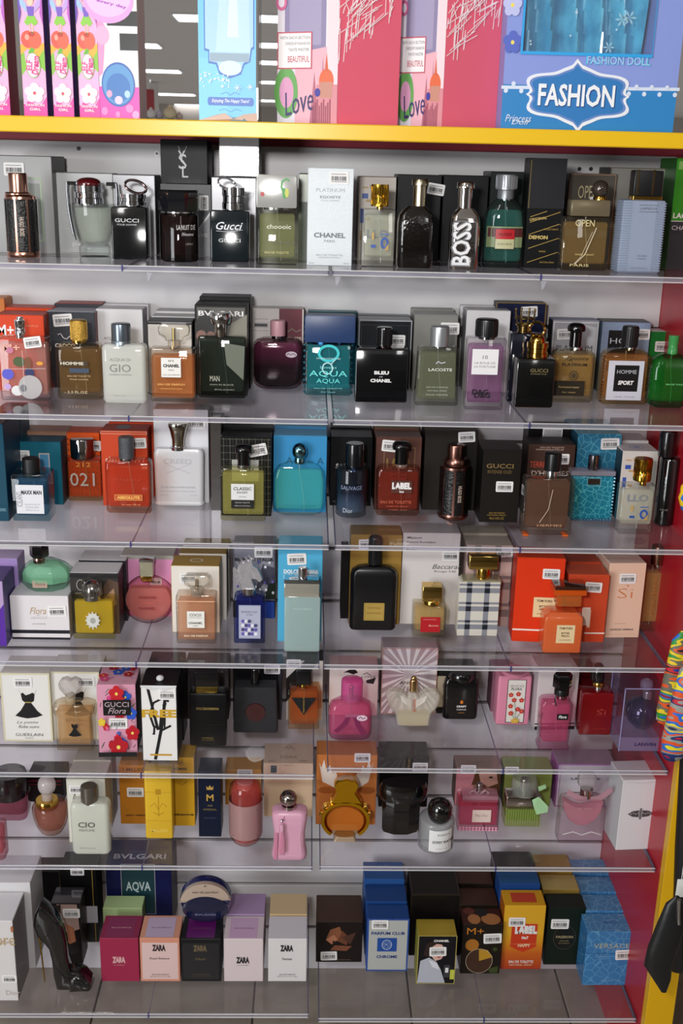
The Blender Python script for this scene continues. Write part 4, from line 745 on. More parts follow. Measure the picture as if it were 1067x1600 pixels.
carton('tall white carton with grey capitals behind the frosted bottle with grey cap', 2, 152, 224, 483, 603, '#e9e7e8', '#d8d6d8', '#9a98a0', [('T', .3, .62, .04, .3, 'ACQUA', '#3a3c44'), ('T', .5, .50, .14, .5, 'GIO', '#2c3040', {'b': .01})], ta=[('O', .5, .4, .13, .16, .0008, '#a8a8b0')], behind=[('white carton, second of the file behind the frosted bottle', '#e9e7e8', '#dedce0', .001, .05, .002), ('white carton, last of the file behind the frosted bottle', '#e9e7e8', '#e2e0e4', .003, .05, .006)], d=.055)
FR_ = P('#c3c6ba', .5, spec=.3, bump=(400, .1))
p = bot('frosted pale bottle with grey cylinder cap and tall grey lettering', 2, 159, 228, 537, 630, [('cyl', 174, 204, 505, 531, P('#75808a', .25, .8)), ('cyl', 174, 204, 531, 540, P('#8e979e', .3, .7), None, 'collar')], d=.034, sh=.008, glass='#eef0e8', haze=.55, liq='#c9ccb4', prof=[(0, .93, .9), (.05, 1, 1), (.85, 1, 1), (.95, .98, .96), (.99, .9, .8), (1, .8, .7)],
        a=[('T', .42, .74, .06, .46, 'ACQUA DI', '#7c7f78'), ('T', .42, .60, .13, .48, 'GIO', '#7c7f78', {'b': .0}), ('T', .42, .49, .03, .50, 'GIORGIO ARMANI', '#8c8f88'), ('T', .4, .13, .018, .28, 'MADE IN ITALY', '#a0a39c')])
carton('white carton bordered in black behind the orange crystal stoppered bottle', 2, 231, 301, 502, 616, '#ece8e2', '#1a1a1e', '#1a1a1e', [('F', 0, 0, 1, 1, .0015, '#18181c'), ('R', 0, .955, 1, .985, '#18181c')], behind=[('white carton with black edge, second of the file behind the orange bottle', '#e4e2e0', '#c8c6c8', .001, .045), ('white carton with black edge, last of the file behind the orange bottle', '#e4e2e0', '#b8b6ba', .004, .045)], d=.05)
def crystal_bottle(lab, row, x0, x1, ys, yb, cx0, cx1, cy0, cy1, liqc, words, lab_rect):
    xm = (cx0+cx1)/2
    p = bot(lab, row, x0, x1, ys, yb, [('cyl', xm-10, xm+10, cy1-9, cy1+3, GL('#e8dccc', .2), None, 'collar'), ('crys', cx0, cx1, cy0, cy1-8, GL('#f2eee6', .12, .02, 1.6), .022, 'stopper')], d=.034, sh=.003, glass='#f0e6dc', liq=liqc, fill=.86, neck='#c8a860',
            a=[('R', lab_rect[0], lab_rect[1], lab_rect[2], lab_rect[3], '#f2efe9'), ('F', *lab_rect, .0004, '#8a8478')]+words, base=.007, th_=.0026, dip=False)
    MB().tube([(p.x(xm, cy1), 0, p.H), (p.x(xm, cy1), 0, p.z(cy0+8))], .0035, GOLD(), 10).build('spray_stem', p.root); return p
crystal_bottle('square bottle of bright orange perfume with clear crystal stopper and white label', 2, 234, 305, 543, 628, 248, 296, 505, 540, '#f08a1c',
               [('T', .475, .77, .04, .12, 'N°5', '#222', {'b': .02}), ('T', .475, .68, .06, .36, 'CHANEL', '#222', {'b': .05}), ('T', .475, .60, .025, .12, 'PARIS', '#444'), ('T', .475, .51, .022, .36, 'EAU DE PARFUM', '#444'), ('T', .47, .33, .04, .6, 'EAU DE PARFUM', '#f0b060', {'b': .02}), ('T', .47, .25, .025, .5, 'VAPORISATEUR SPRAY', '#f0b060')], (.25, .46, .69, .83))
carton('black photo-print carton with pale capitals behind the smoky bottle with chrome cone', 2, 305, 386, 476, 618, '#232322', '#0e0e0f', '#0c0c0d', [('R', .04, .60, .96, .97, '#5d5b56'), ('P', [(.0, .55), (.3, .60), (.5, .92), (.2, .95), (0, .8)], '#2a2a2a'), ('E', .12, .66, .1, .06, '#9a7468'), ('E', .3, .66, .08, .05, '#8a665a'), ('P', [(.55, .4), (1, .55), (1, .9), (.7, .8)], '#8a8678'), ('R', .6, .35, .9, .5, '#6d6a5a'), ('T', .5, .905, .055, .86, 'BVLGARI', W_, {'b': .02})],
       behind=[('black carton, last of the file behind the smoky chrome coned bottle', '#141414', '#121213', .006, .05, .002)], d=.06)
p = bot('smoky green-black bottle with clear disc cap and chrome cone neck', 2, 309, 384, 525, 622, [('disc', 327, 361, 488, 505, CH('#d0d0d0', .06)), ('cone', 335, 354, 505, 543, CH('#d6d2ce', .06), None, 'neck_cone')], d=.036, glass='#8c968c', liq='#3c443c', neck=None, a=[('T', .35, .32, .09, .2, 'MAN', '#c8c8b8'), ('T', .5, .22, .025, .5, 'MAN IN BLACK', '#a8a898'), ('T', .55, .14, .02, .4, 'BVLGARI', '#a8a898'), ('P', [(.55, .9), (.6, .55), (.95, .3), (.98, .85)], '#6c7264')], fill=.97)
carton('carton half cream and half burgundy behind the plum rounded bottle with pink cap', 2, 391, 474, 482, 600, '#e5deda', '#d0cac8', '#5a5a5c', [('R', .54, 0, .97, 1, '#6e2234'), ('L', [(.70, .70), (.78, .74), (.86, .70), (.95, .73)], .002, '#8a7a6a'), ('T', .78, .61, .045, .36, 'LACOSTE', '#d8c8b8', {'b': .03}), ('R', .06, .74, .34, .82, '#cfc9c6'), ('R', .08, .76, .32, .80, '#4a4a4c'), ('T', .2, .86, .02, .28, 'Tatyana Tovara', '#666'), ('T', .2, .71, .015, .28, 'barcode', '#777')], d=.05)
p = bot('rounded plum-to-dark bottle with pale pink cap and little emblem', 2, 394, 474, 528, 609, [('cyl', 422, 446, 500, 524, P('#d8a2ac', .35)), ('cyl', 424, 444, 524, 529, CH('#a89ca4', .2), None, 'collar')], d=.036, sh=.016, glass='#c8b0b8', liq=None, prof=[(0, .62, .7), (.03, .82, .85), (.10, .95, .95), (.22, 1, 1), (.78, 1, 1), (.90, .95, .95), (.97, .82, .85), (1, .6, .7)])
MB().loft([(p.H*t, p.W*q-.004, .03*q, .014) for t, q in ((.04, .62), (.08, .82), (.14, .94), (.25, 1), (.76, 1), (.86, .96), (.92, .84))], ramp_mat([(0, '#16101c'), (.45, '#2c1422'), (.85, '#7c3a5c'), (1, '#96607a')], .09, .1), 6).build('lacquered_core', p.root)
art(p.root, [('E', .76, .70, .11, .06, '#c8b4c0'), ('L', [(.67, .69), (.71, .72), (.75, .69), (.79, .72), (.85, .69)], .0013, '#3a1a2c')], lambda u, v, e: ((u-.5)*p.W, -.0182-e, v*p.H), p.W, p.H)
carton('dark teal carton with navy lid behind the turquoise bottle with a broad navy cap', 2, 480, 557, 487, 600, '#173a44', '#4c7680', '#0e2028', d=.05)
p = bot('turquoise bottle with broad navy cap and ring symbols', 2, 476, 550, 536, 618, [('sq', 476, 555, 491, 533, P('#28406e', .35), .034)], d=.036, sh=.004, glass='#a4e0e2', liq='#3cb4be', neck='#2a4a6a', fill=.97, a=[('O', .5, .82, .23, .17, .0045, '#46d6dc'), ('O', .48, .53, .12, .12, .0022, '#c4eef2'), ('L', [(.56, .62), (.64, .70)], .0018, '#c4eef2'), ('T', .5, .72, .03, .5, 'PHEROMONE', '#d0f0f0'), ('T', .5, .55, .05, .34, 'Lovelas', '#9af0f0'), ('T', .5, .42, .13, .8, 'AQUA', '#7af0ee', {'b': .0}), ('T', .5, .28, .10, .50, 'AQUA', '#7af0ee'), ('T', .5, .14, .022, .6, 'EAU DE TOILETTE', '#9af0f0'), ('T', .5, .07, .022, .3, 'for men', '#9af0f0')])
b = MB()
for s, rr in ((-1, 0), (1, 0)):
    for i in range(13): b.ball((s*p.W*.505, 0, p.H*(.03+i*.115)), .0024, P('#2f6c84', .2) if i < 9 else P('#28406e', .35), 8)
b.build('scalloped_edge', p.root)['kind'] = 'stuff'
carton('black carton in a silver frame behind the black square bottle', 2, 559, 642, 500, 610, '#12151c', '#a8aab0', '#c8cace', [('F', 0, 0, 1, 1, .0022, '#a4a6ac'), ('F', .05, 0, .95, .93, .0006, '#3a3c44')], stick=[(.72, .72, 0)], behind=[('black and silver carton, last of the file behind the black square bottle', '#1a1c22', '#9a9ca4', .001, .06)], d=.055)
bot('black square bottle with ribbed black cap and bold white lettering', 2, 555, 637, 543, 629, [('cyl', 588, 613, 511, 539, P('#0c0c0e', .2, coat=.5), None, 'cap', 34), ('cyl', 590, 611, 539, 544, CH('#4a3a3a', .2), None, 'collar')], d=.038, sh=.002, opaque=P('#07080c', .06, coat=1, bump=(3, .3)), a=[('T', .5, .555, .065, .28, 'BLEU', W_, {'b': .05}), ('T', .49, .48, .018, .06, 'DE', W_), ('T', .49, .41, .065, .40, 'CHANEL', W_, {'b': .05})])
carton('plain silver-grey carton behind the grey-green flared bottle', 2, 645, 713, 492, 612, P('#9a9a94', .35, .35), '#b0b0ae', '#6a6a66', stick=[(.82, .83, 0, 1.1)], behind=[('silver-grey carton, last of the file behind the flared bottle', '#8e8e8a', '#8c8c8a', .003, .06)], d=.055)
bot('grey-green flared bottle with silver cap', 2, 650, 718, 541, 634, [('cyl', 672, 702, 509, 540, P('#a9abae', .3, .6))], d=.036, sh=.004, glass='#d8dcd0', liq='#8c8e78', prof=[(0, .97, .95), (.03, 1, 1), (.5, .95, .95), (.93, .92, .92), (.98, .86, .85), (1, .74, .7)], a=[('L', [(.44, .72), (.5, .76), (.56, .73), (.66, .75)], .0014, '#dde'), ('T', .55, .62, .05, .54, 'LACOSTE', '#e4e6dc', {'b': .02}), ('T', .5, .32, .02, .5, 'EAU DE TOILETTE', '#c8cabc'), ('T', .5, .26, .02, .45, 'NATURAL SPRAY', '#c8cabc'), ('T', .5, .19, .022, .5, 'POUR HOMME', '#c8cabc')])
carton('white carton behind the purple bottle with white label', 2, 726, 794, 485, 612, '#e6e4e6', '#d4d2d4', '#a8a6ac', behind=[('white carton, second of the file behind the purple bottle', '#e0dee0', '#cccacc', .001, .05, -.004)], d=.055)
bot('clear bottle of purple perfume with black cap and numbered white label', 2, 729, 789, 527, 641, [('cyl', 743, 778, 498, 525, P('#0e0e10', .3), None, 'cap', 36)], d=.036, sh=.003, glass='#f0eaf0', liq='#6c3866', base=.012, th_=.004, neck='#888', a=[('R', .12, .50, .80, .85, '#f3f1f3'), ('T', .46, .74, .05, .13, '10', '#555'), ('T', .46, .66, .03, .54, 'LA ROUE DE', '#777'), ('T', .46, .61, .03, .56, 'LA FORTUNE', '#777'), ('T', .38, .255, .075, .42, 'D&G', '#1a1420', {'b': .03}), ('T', .44, .21, .075, .42, 'D&G', '#1a1420', {'b': .03})])
carton('navy carton outlined in gold behind the crown topped bottle', 2, 772, 849, 473, 600, '#141c3c', '#1c1c24', '#0f1428', [('F', 0, 0, 1, 1, .0012, '#9a7a34')], stick=[(.66, .90, 4)], d=.035, Y=1.988)
p = bot('midnight blue bottle topped by a small golden crown', 2, 795, 848, 519, 618, [('coll', 808, 830, 508, 520, CH('#8a7444', .2), None, 'collar')], d=.028, sh=.003, opaque=P('#0c1226', .1, coat=.8), Y=1.868)
z0, z1 = p.z(507), p.z(484); xc_ = p.x(820, 500); r = (p.x(835, 500)-p.x(804, 500))/2; b = MB(); GM = CH('#b09a60', .2)
b.tube([(xc_+r*.8*math.cos(a), r*.8*math.sin(a), z0) for a in [i*math.pi/8 for i in range(16)]], .002, GM, 8, True).tube([(xc_+r*.95*math.cos(a), r*.95*math.sin(a), z0+(z1-z0)*.45) for a in [i*math.pi/8 for i in range(16)]], .0012, GM, 8, True)
for i in range(8):
    a = i*math.pi/4+.2; c_, s_ = math.cos(a), math.sin(a); b.tube([(xc_+r*.8*c_, r*.8*s_, z0), (xc_+r*.98*c_, r*.98*s_, z0+(z1-z0)*.55), (xc_+r*1.02*c_, r*1.02*s_, z1-.002)], .0013, GM, 6); b.ball((xc_+r*1.02*c_, r*1.02*s_, z1), .0021, GM, 8)
b.build('crown', p.root)
p = bot('black cube bottle with gold collar cap and upright gold ring', 2, 806, 866, 558, 637, [('coll', 823, 856, 534, 558, CH('#d8a850', .12), None, 'collar'), ('dome', 828, 852, 522, 536, CH('#d8a850', .12))], d=.05, sh=.002, opaque=P('#08090a', .1, coat=.8), a=[('T', .58, .76, .07, .46, 'GUCCI', '#8a7c52', {'b': .01}), ('T', .58, .69, .03, .42, 'INTENSE OUD', '#8a7c52')])
ringcap(p, 828, 852, 501, 527, CH('#e0b860', .1), .2, .0022)
carton('white and silver carton with black capitals behind the golden mushroom capped bottle', 2, 860, 932, 500, 609, '#a9aab0', '#7e86a0', '#2a2a2e', [('F', .02, 0, .98, .97, .0012, W_), ('P', [(.05, .0), (.6, 0), (.95, .5), (.95, .9), (.7, .93)], '#c9cacf'), ('T', .5, .60, .08, .78, 'PLATINUM', '#2c2c32'), ('R', .05, .0, .4, .2, '#e8e8ea')], stick=[(.28, .80, 3, 1.0)], d=.05, behind=[('white and silver carton, last of its file, blue-grey topped', '#8c90a0', '#6c7490', .003, .05)])
bot('golden bottle with black mushroom cap and dark lower label', 2, 861, 931, 546, 629, [('mush', 886, 914, 504, 541, BLK), ('cyl', 890, 910, 541, 547, CH('#aaa', .2), None, 'collar')], d=.036, sh=.010, glass='#f0e6c8', liq='#d4ac60', prof=[(0, .9, .9), (.04, 1, 1), (.80, .99, 1), (.92, .93, .92), (.98, .76, .75), (1, .5, .55)], a=[('T', .55, .84, .09, .5, 'Egoiste', '#2a2418', {'sh': .4}), ('T', .5, .73, .055, .55, 'PLATINUM', '#2a2418', {'b': .02}), ('O', .5, .52, .10, .09, .0014, '#3a3224'), ('E', .5, .52, .05, .05, '#4a4030'), ('R', .08, .13, .76, .42, '#2a2216'), ('T', .42, .30, .04, .46, 'Perfumed water', '#c8b070'), ('T', .42, .2, .03, .3, 'for men', '#c8b070')])
carton('pale blue leather-grain carton with black plate behind the bottle with framed white label', 2, 937, 1012, 503, 612, P('#8a9cb8', .5, bump=(160, .7)), '#3a3c40', '#5a6a80', [('R', .14, .48, .72, .88, '#101114'), ('T', .36, .73, .08, .36, 'HO', '#c8ccd4'), ('R', .14, .30, .72, .44, '#1a1c22')], stick=[(.82, .83, 0)], d=.05, behind=[('pale blue carton, last of its file, charcoal topped', '#76869c', '#35373c', .003, .05)])
p = bot('amber edged bottle with big white label holding a black plate', 2, 942, 1015, 545, 632, [('cyl', 972, 997, 509, 541, P('#121214', .4), None, 'cap', 24), ('cyl', 976, 993, 541, 547, CH('#888', .2), None, 'collar')], d=.036, sh=.003, glass='#f2d8a8', liq='#b8803a', prof=[(0, .93, .93), (.03, 1, 1), (.86, 1, 1), (.93, .9, .9), (.98, .7, .7), (1, .5, .5)], a=[('R', .10, .08, .86, .80, '#d6d8e4'), ('R', .24, .24, .76, .72, '#0e0f12'), ('T', .5, .60, .07, .42, 'HOMME', '#c8ccd4', {'b': .0}), ('T', .5, .40, .08, .34, 'SPORT', W_, {'b': .05, 'sh': .15}), ('T', .5, .14, .022, .42, '100 ML  3.3 FL.OZ', '#444')])
for s in (-1, 1):
    b = MB()
    for i in range(15): b.ball((s*p.W*.49, -.0125, p.H*(.05+i*.058)), .0021, CH('#b8884a', .3), 6)
    b.build('beading', p.root)['kind'] = 'stuff'
carton('green carton at the red end of the second shelf behind the green rounded bottle', 2, 1012, 1090, 518, 612, '#1f7a34', '#d8d6d4', '#144a20', stick=[(.27, .75, 0, 1.0)], behind=[('green carton, second of its file, white and black topped', '#1f7a34', '#1c1c1e', .008, .05)], d=.06)
bot('deep green rounded bottle standing last on the second shelf', 2, 1017, 1082, 553, 638, [('coll', 1044, 1060, 524, 553, GL('#2fae44', .5), None, 'cap')], d=.036, sh=.016, glass='#7ad68c', liq='#11802a', prof=[(0, .7, .8), (.05, .9, .92), (.15, 1, 1), (.7, 1, 1), (.88, .9, .92), (.96, .65, .7), (1, .4, .5)], a=[('T', .62, .45, .03, .5, 'EAU DE TOILETTE', '#8af0a0')], neck='#2a8a3a')
# ================================================================ ROW 3
carton('glossy deep blue carton at the frame edge of the third shelf', 3, -30, 9, 662, 812, P('#1c4c62', .12, coat=1), '#14202c', '#1a3c58', [('T', .75, .12, .03, .3, 'FERRE', '#8ab0c0')], Y=1.80, d=.11, behind=[('glossy deep blue carton, last of its file by the frame edge', '#1c4c62', '#16222e', 0, .06)])
carton('teal carton with small photo patch behind the blue cube bottle', 3, 22, 97, 690, None, '#1a6478', '#145064', '#0f4456', [('R', .54, .38, .76, .82, '#c8b8b0'), ('R', .56, .40, .74, .80, '#4a8ab0'), ('R', .58, .42, .68, .6, '#c05a5a')], stick=[(.18, .78, 0, 1.0)], Y=1.90, d=.05, behind=[('brown box standing in for the wall slot behind the teal carton on the third shelf', '#a88068', '#b08a74', .006, .05)])  # the brown box behind is added in place of the wall slot
p = bot('blue cube bottle with black cap and white printed label', 3, 18, 76, 738, 814, [('cyl', 35, 62, 715, 748, P('#121214', .45))], d=.05, sh=.002, glass='#b4d8e4', liq='#1f6488', th_=.005, base=.008, prof=[(0, .98, .98), (.03, 1, 1), (.97, 1, 1), (1, .93, .93)], a=[('R', .12, .16, .86, .78, '#e9e9ee'), ('T', .54, .62, .09, .55, 'MAXX MAN', '#1a1a22', {'b': .04}), ('T', .21, .47, .12, .46*.9, 'ICELAND', '#7a7c86', {'r': 90}), ('T', .55, .36, .028, .4, 'EAU DE TOILETTE', '#8a8c94'), ('T', .55, .30, .028, .36, 'NATURAL SPRAY', '#8a8c94'), ('T', .55, .24, .028, .36, '100 ml 3.4 oz', '#8a8c94')])
carton('orange carton speckled with black dots behind the orange chrome capped bottle', 3, 98, 157, 676, 775, '#ee5f1e', '#e0501c', '#c8481a', [('E', .07+.107*i, .05+.085*j, .018, .011, '#3a1408') for i in range(9) for j in range(11)], stick=[(.82, .80, 0, 1.0)], d=.05)
bot('orange perfume bottle with chrome cap and big silver number', 3, 102, 160, 713, 783, [('cyl', 110, 147, 684, 711, CH('#e0dede', .06)), ('cyl', 111, 146, 711, 714, CH('#b0a8a0', .2), None, 'collar')], d=.034, sh=.006, glass='#f6d4a8', liq='#f88028', base=.006, prof=[(0, .9, .9), (.08, 1, 1), (.2, .99, 1), (.85, 1, 1), (.95, .93, .93), (1, .66, .7)], a=[('T', .46, .5, .30, .66, '021', '#c8c0b4', {'b': .0}), ('T', .5, .84, .1, .4, '212', '#e8a040')])
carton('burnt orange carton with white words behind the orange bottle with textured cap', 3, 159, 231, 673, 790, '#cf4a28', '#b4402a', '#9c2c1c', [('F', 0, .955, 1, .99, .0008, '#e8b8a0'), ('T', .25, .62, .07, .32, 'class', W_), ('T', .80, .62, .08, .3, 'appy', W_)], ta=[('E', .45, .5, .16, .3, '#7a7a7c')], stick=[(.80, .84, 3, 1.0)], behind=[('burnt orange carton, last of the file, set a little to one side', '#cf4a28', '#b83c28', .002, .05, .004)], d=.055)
bot('orange-red bottle with textured grey cap', 3, 164, 236, 718, 802, [('cyl', 185, 209, 682, 715, P('#5a5c60', .35, .5, bump=(600, .8))), ('cyl', 187, 207, 714, 719, CH('#aaa', .2), None, 'collar')], d=.034, sh=.006, glass='#f4c8b0', liq='#f06a34', prof=[(0, .93, .9), (.05, 1, 1), (.9, 1, 1), (.96, .97, .95), (1, .85, .8)], a=[('T', .5, .64, .07, .6, 'Happy', '#a83a1c', {'sh': .3}), ('R', .2, .25, .80, .36, '#c8502c'), ('F', .2, .25, .80, .36, .0007, '#f0c060'), ('T', .5, .305, .06, .5, 'ABSOLUTE', '#f0c060', {'b': .05}), ('T', .55, .17, .03, .4, 'for men 100 ml', '#f0b080')])
carton('tall white carton behind the matt white bottle with flared chrome cap', 3, 241, 326, 640, 782, '#e6e6ea', '#dcdce0', '#b0b0b8', stick=[(.78, .86, 0, 1.1)], Y=1.925, d=.05)
bot('matt white bottle with embossed crossed emblem and flared chrome cap', 3, 240, 319, 701, 790, [('flare', 262, 294, 661, 699, CH('#c8c4b8', .08), .024), ('cyl', 266, 290, 697, 702, CH(), None, 'collar')], d=.036, sh=.010, opaque=P('#d9d9dc', .3, coat=.4), prof=[(0, .95, .93), (.02, 1, 1), (.05, 1, 1), (.055, .97, .97), (.09, .97, .97), (.9, 1, 1), (.97, .97, .95), (1, .9, .82)], a=[('T', .48, .79, .09, .56, 'CREED', '#c2c2c8', {'b': .03}), ('L', [(.22, .76), (.4, .68), (.72, .58)], .0014, '#c2c2c8'), ('L', [(.76, .76), (.55, .68), (.26, .58)], .0014, '#c2c2c8'), ('T', .48, .33, .03, .68, 'SILVER MOUNTAIN WATER', '#a8a8b0'), ('T', .48, .26, .02, .7, 'EAU DE PARFUM NATURAL SPRAY', '#b8b8c0'), ('T', .2, .19, .02, .14, '100 ml', '#b8b8c0'), ('T', .8, .19, .02, .14, '3.3 FL', '#b8b8c0')])
carton('polished silver carton edge beside the black check carton', 3, 329, 346, 660, 788, CH('#c4c4c8', .18), '#d0d0d4', None, Y=1.88, d=.08)
PL = [('L', [(.06+.125*i, .01), (.06+.125*i, .99)], .0006, '#6f6c60') for i in range(8)]+[('L', [(.01, .04+.085*j), (.99, .04+.085*j)], .0006, '#6f6c60') for j in range(12)]+[('L', [(.12+.125*i, .01), (.12+.125*i, .99)], .0003, '#4a4a44') for i in range(7)]
carton('black carton with fine grey check behind the pale yellow bottle', 3, 345, 424, 683, 806, '#121312', '#1a1a1c', '#0c0c0d', PL+[('R', .22, .45, .75, .72, '#b0b0ac'), ('T', .6, .6, .06, .3, 'SIC', '#222')], stick=[(.72, .84, 12, 1.1)], d=.05, behind=[('black check carton, last of its file behind the pale yellow bottle', '#121312', '#18181a', .004, .05)])
bot('pale yellow bottle with black mushroom cap and white and black label', 3, 344, 415, 729, 814, [('mush', 366, 395, 694, 728, BLK)], d=.038, sh=.003, glass='#eeecca', liq='#d4ce80', th_=.004, prof=[(0, .95, .95), (.04, 1, 1), (.9, 1, 1), (.97, .95, .95), (1, .8, .8)], a=[('R', .24, .40, .74, .70, '#e6e6e6'), ('R', .24, .24, .74, .40, '#16160f'), ('T', .49, .61, .06, .40, 'CLASSIC', '#333', {'b': .02}), ('T', .49, .54, .035, .24, 'EGOIST', '#333', {'b': .02}), ('T', .49, .46, .02, .16, 'FOR MEN', '#555'), ('T', .49, .35, .022, .32, 'EAU DE TOILETTE', '#ccc'), ('T', .49, .29, .022, .34, '100 ml 3.4 fl.oz', '#ccc')])
carton('plain sky blue carton behind the round turquoise bottle', 3, 427, 510, 681, 800, '#3c92c8', '#58a8d4', '#2c7cb0', [('T', .30, .68, .09, .14, 'A', '#1a5a7a'), ('T', .44, .68, .09, .12, 'C', '#1a5a7a'), ('T', .88, .68, .09, .12, 'A', '#1a5a7a'), ('T', .70, .66, .04, .1, 'IO', '#1a5a7a')], d=.055, behind=[('plain sky blue carton, last of its file behind the round turquoise bottle', '#3c92c8', '#4a9cc8', .002, .05)])
bot('round shouldered turquoise bottle with chrome ball stopper', 3, 425, 509, 722, 806, [('ball', 456, 480, 692, 717, CH('#7ab0c0', .08)), ('cyl', 460, 476, 714, 723, CH('#8ab8c0', .12), None, 'collar')], d=.036, sh=.015, glass='#d4f6f4', liq='#6ae4dc', prof=[(0, .62, .75), (.04, .84, .9), (.12, .96, 1), (.25, 1, 1), (.65, 1, 1), (.83, .92, .95), (.93, .78, .8), (1, .45, .5)], a=[('T', .5, .19, .035, .64, 'ACQUA DI GIO', '#1a8a90'), ('T', .5, .13, .025, .5, 'GIORGIO ARMANI', '#1a8a90')], fill=.86)
carton('black carton with silver capitals behind the dark blue graded cylinder', 3, 516, 581, 683, 790, '#0f0f12', '#16161a', '#0a0a0c', [('T', .28, .58, .07, .30, 'SAU', W_, {'b': .01}), ('T', .82, .60, .05, .05, 'E', W_), ('T', .12, .06, .018, .08, 'DIOR', '#999')], stick=[(.60, .78, 0, 1.0)], behind=[('black carton, last of its file behind the dark blue cylinder', '#101013', '#141418', .003, .06)], d=.06)
p = bot('cylindrical bottle fading from black-blue to clear with black cap', 3, 525, 575, 730, 810, [('cyl', 540, 569, 692, 727, P('#0c0d12', .2, coat=.6), None, 'cap', 0), ('cyl', 541, 568, 727, 731, CH('#3a4a6a', .15), None, 'collar')], d=None, glass='#bcc8d4', base=.009, prof=[(0, .93), (.03, 1), (.93, 1), (.98, .93), (1, .75)])
MB().loft([(p.H*.11, p.W*.9, p.W*.9, 'e'), (p.H*.95, p.W*.9, p.W*.9, 'e')], ramp_mat([(0, '#6a7888'), (.3, '#4c5a70'), (.5, '#131c34'), (1, '#080a12')], p.H, .1), 7).build('graded_lacquer', p.root)
art(p.root, [('T', .48, .62, .08, .66, 'SAUVAGE', '#8a98b4'), ('T', .38, .155, .09, .3, 'Dior', '#c8d0dc')], lambda u, v, e: ((u-.5)*p.W, -p.W/2*math.sqrt(max(0, 1-(2*u-1)**2))-e, v*p.H), p.W, p.H)
carton('brown carton with dotted gold square behind the amber-red labelled bottle', 3, 586, 657, 683, 797, '#5d3c34', '#6e5046', '#2c1a16', [('F', .18, .52, .86, .86, .0006, '#b09060'), ('T', .52, .64, .14, .56, 'LABEL', '#8a7038', {'b': .04})], stick=[(.33, .88, -5, 1.1)], d=.05, behind=[('brown carton, last of its file behind the amber-red labelled bottle', '#5d3c34', '#7a5a34', .003, .06)])
bot('amber-red bottle with black mushroom cap and bold white word on dark plate', 3, 588, 657, 729, 806, [('mush', 612, 642, 689, 724, BLK), ('cyl', 618, 637, 724, 730, GL('#e8b8a8', .2), None, 'collar')], d=.036, sh=.007, glass='#ecb8a4', liq='#9c3a20', prof=[(0, .93, .9), (.05, 1, 1), (.88, 1, 1), (.96, .95, .95), (1, .85, .8)], a=[('T', .5, .86, .06, .42, 'SPECIAL', '#7a2010', {'b': .02}), ('T', .5, .78, .06, .36, 'CIGAR', '#7a2010', {'b': .03}), ('R', .33, .48, .80, .74, '#5a3028'), ('T', .57, .63, .14, .44, 'LABEL', W_, {'b': .07}), ('T', .57, .51, .05, .1, 'No6', W_, {'b': .03}), ('T', .45, .29, .06, .7, 'EAU DE TOILETTE', '#c86a4c', {'b': .01}), ('T', .5, .2, .028, .5, 'PARFUM SPRAY', '#c86a4c'), ('T', .5, .13, .028, .4, '100 ml', '#c86a4c')])
carton('dark olive-brown carton wide behind the second rose-brown ribbed bottle', 3, 662, 744, 672, 797, '#26231f', '#38332c', '#1c1a17', stick=[(.78, .92, 4, 1.0)], d=.07)
ribbed('rose-brown ribbed bottle with black panels standing on the third shelf', 3, 688, 737, 694, 715, 727, 814, CH('#8a6258', .25))
carton('near-black carton with muted gold capitals beside the ribbed rose-brown bottle on the third shelf', 3, 752, 812, 703, 816, '#1d1916', '#221c18', '#141110', [('T', .45, .78, .06, .70, 'GUCCI', '#8c7444', {'b': .01}), ('T', .45, .70, .045, .62, 'INTENSE OUD', '#7c6438'), ('T', .45, .13, .02, .4, 'EAU DE PARFUM', '#a88840'), ('T', .45, .10, .02, .5, 'NATURAL SPRAY', '#a88840'), ('T', .45, .055, .03, .38, '90ml 3.0FL.OZ', '#a88840')], stick=[(.60, .50, 0, 1.0)], d=.075)
carton('brown carton with red words under a black barcoded carton end', 3, 822, 895, 694, 806, '#45302a', '#201a18', '#2e221c', [('T', .5, .955, .02, .5, 'EAU DE TOILETTE', '#c8b0a0'), ('T', .45, .925, .02, .6, 'VAPORISATEUR', '#c8b0a0'), ('T', .22, .72, .08, .34, 'TERRE', '#c84a34'), ('T', .50, .60, .07, .8, "D'HERMES", '#c8b8ac'), ('T', .26, .52, .07, .3, 'TERRE', '#c84a34')], stick=[(.70, .80, 0, 1.0)], d=.06)
pz = 0
carton('black carton end with white barcodes showing above the brown carton', 3, 822, 895, 668, None, '#111', '#0e0e10', '#111', [('R', .3, .87, .72, .99, W_)]+[('R', .34+.028*i, .89, .34+.028*i+.012, .975, '#222') for i in range(13)]+[('R', .14, .80, .84, .85, W_), ('T', .5, .825, .02, .6, '3346131400010', '#222')], Y=1.955, d=.05)
p = bot('thick clear framed bottle of brown perfume on orange feet with black cap', 3, 818, 896, 745, 836, [('cyl', 851, 877, 707, 734, P('#101012', .3)), ('cyl', 853, 870, 734, 746, CH(), None, 'collar')], d=.03, sh=.002, glass='#ece0d0', liq='#2e1a10', liqm=LQ('#3a2214', .55), th_=.007, base=.010, fill=.94, a=[('T', .55, .17, .04, .5, 'HERMES', '#c8a078'), ('L', [(.34, .22), (.5, .45), (.56, .8)], .0009, '#d8c8b4')], z0=shelf_z(3, 850)+.004)
for s in (-1, 1): MB().box(s*p.W*.4-.005, s*p.W*.4+.005, -.012, .006, -.0041, .0008, P('#e0682a', .25), .001).build('foot', p.root)
SK = cell_mat('#3a8aa4', '#6ab8cc', 90, .3)
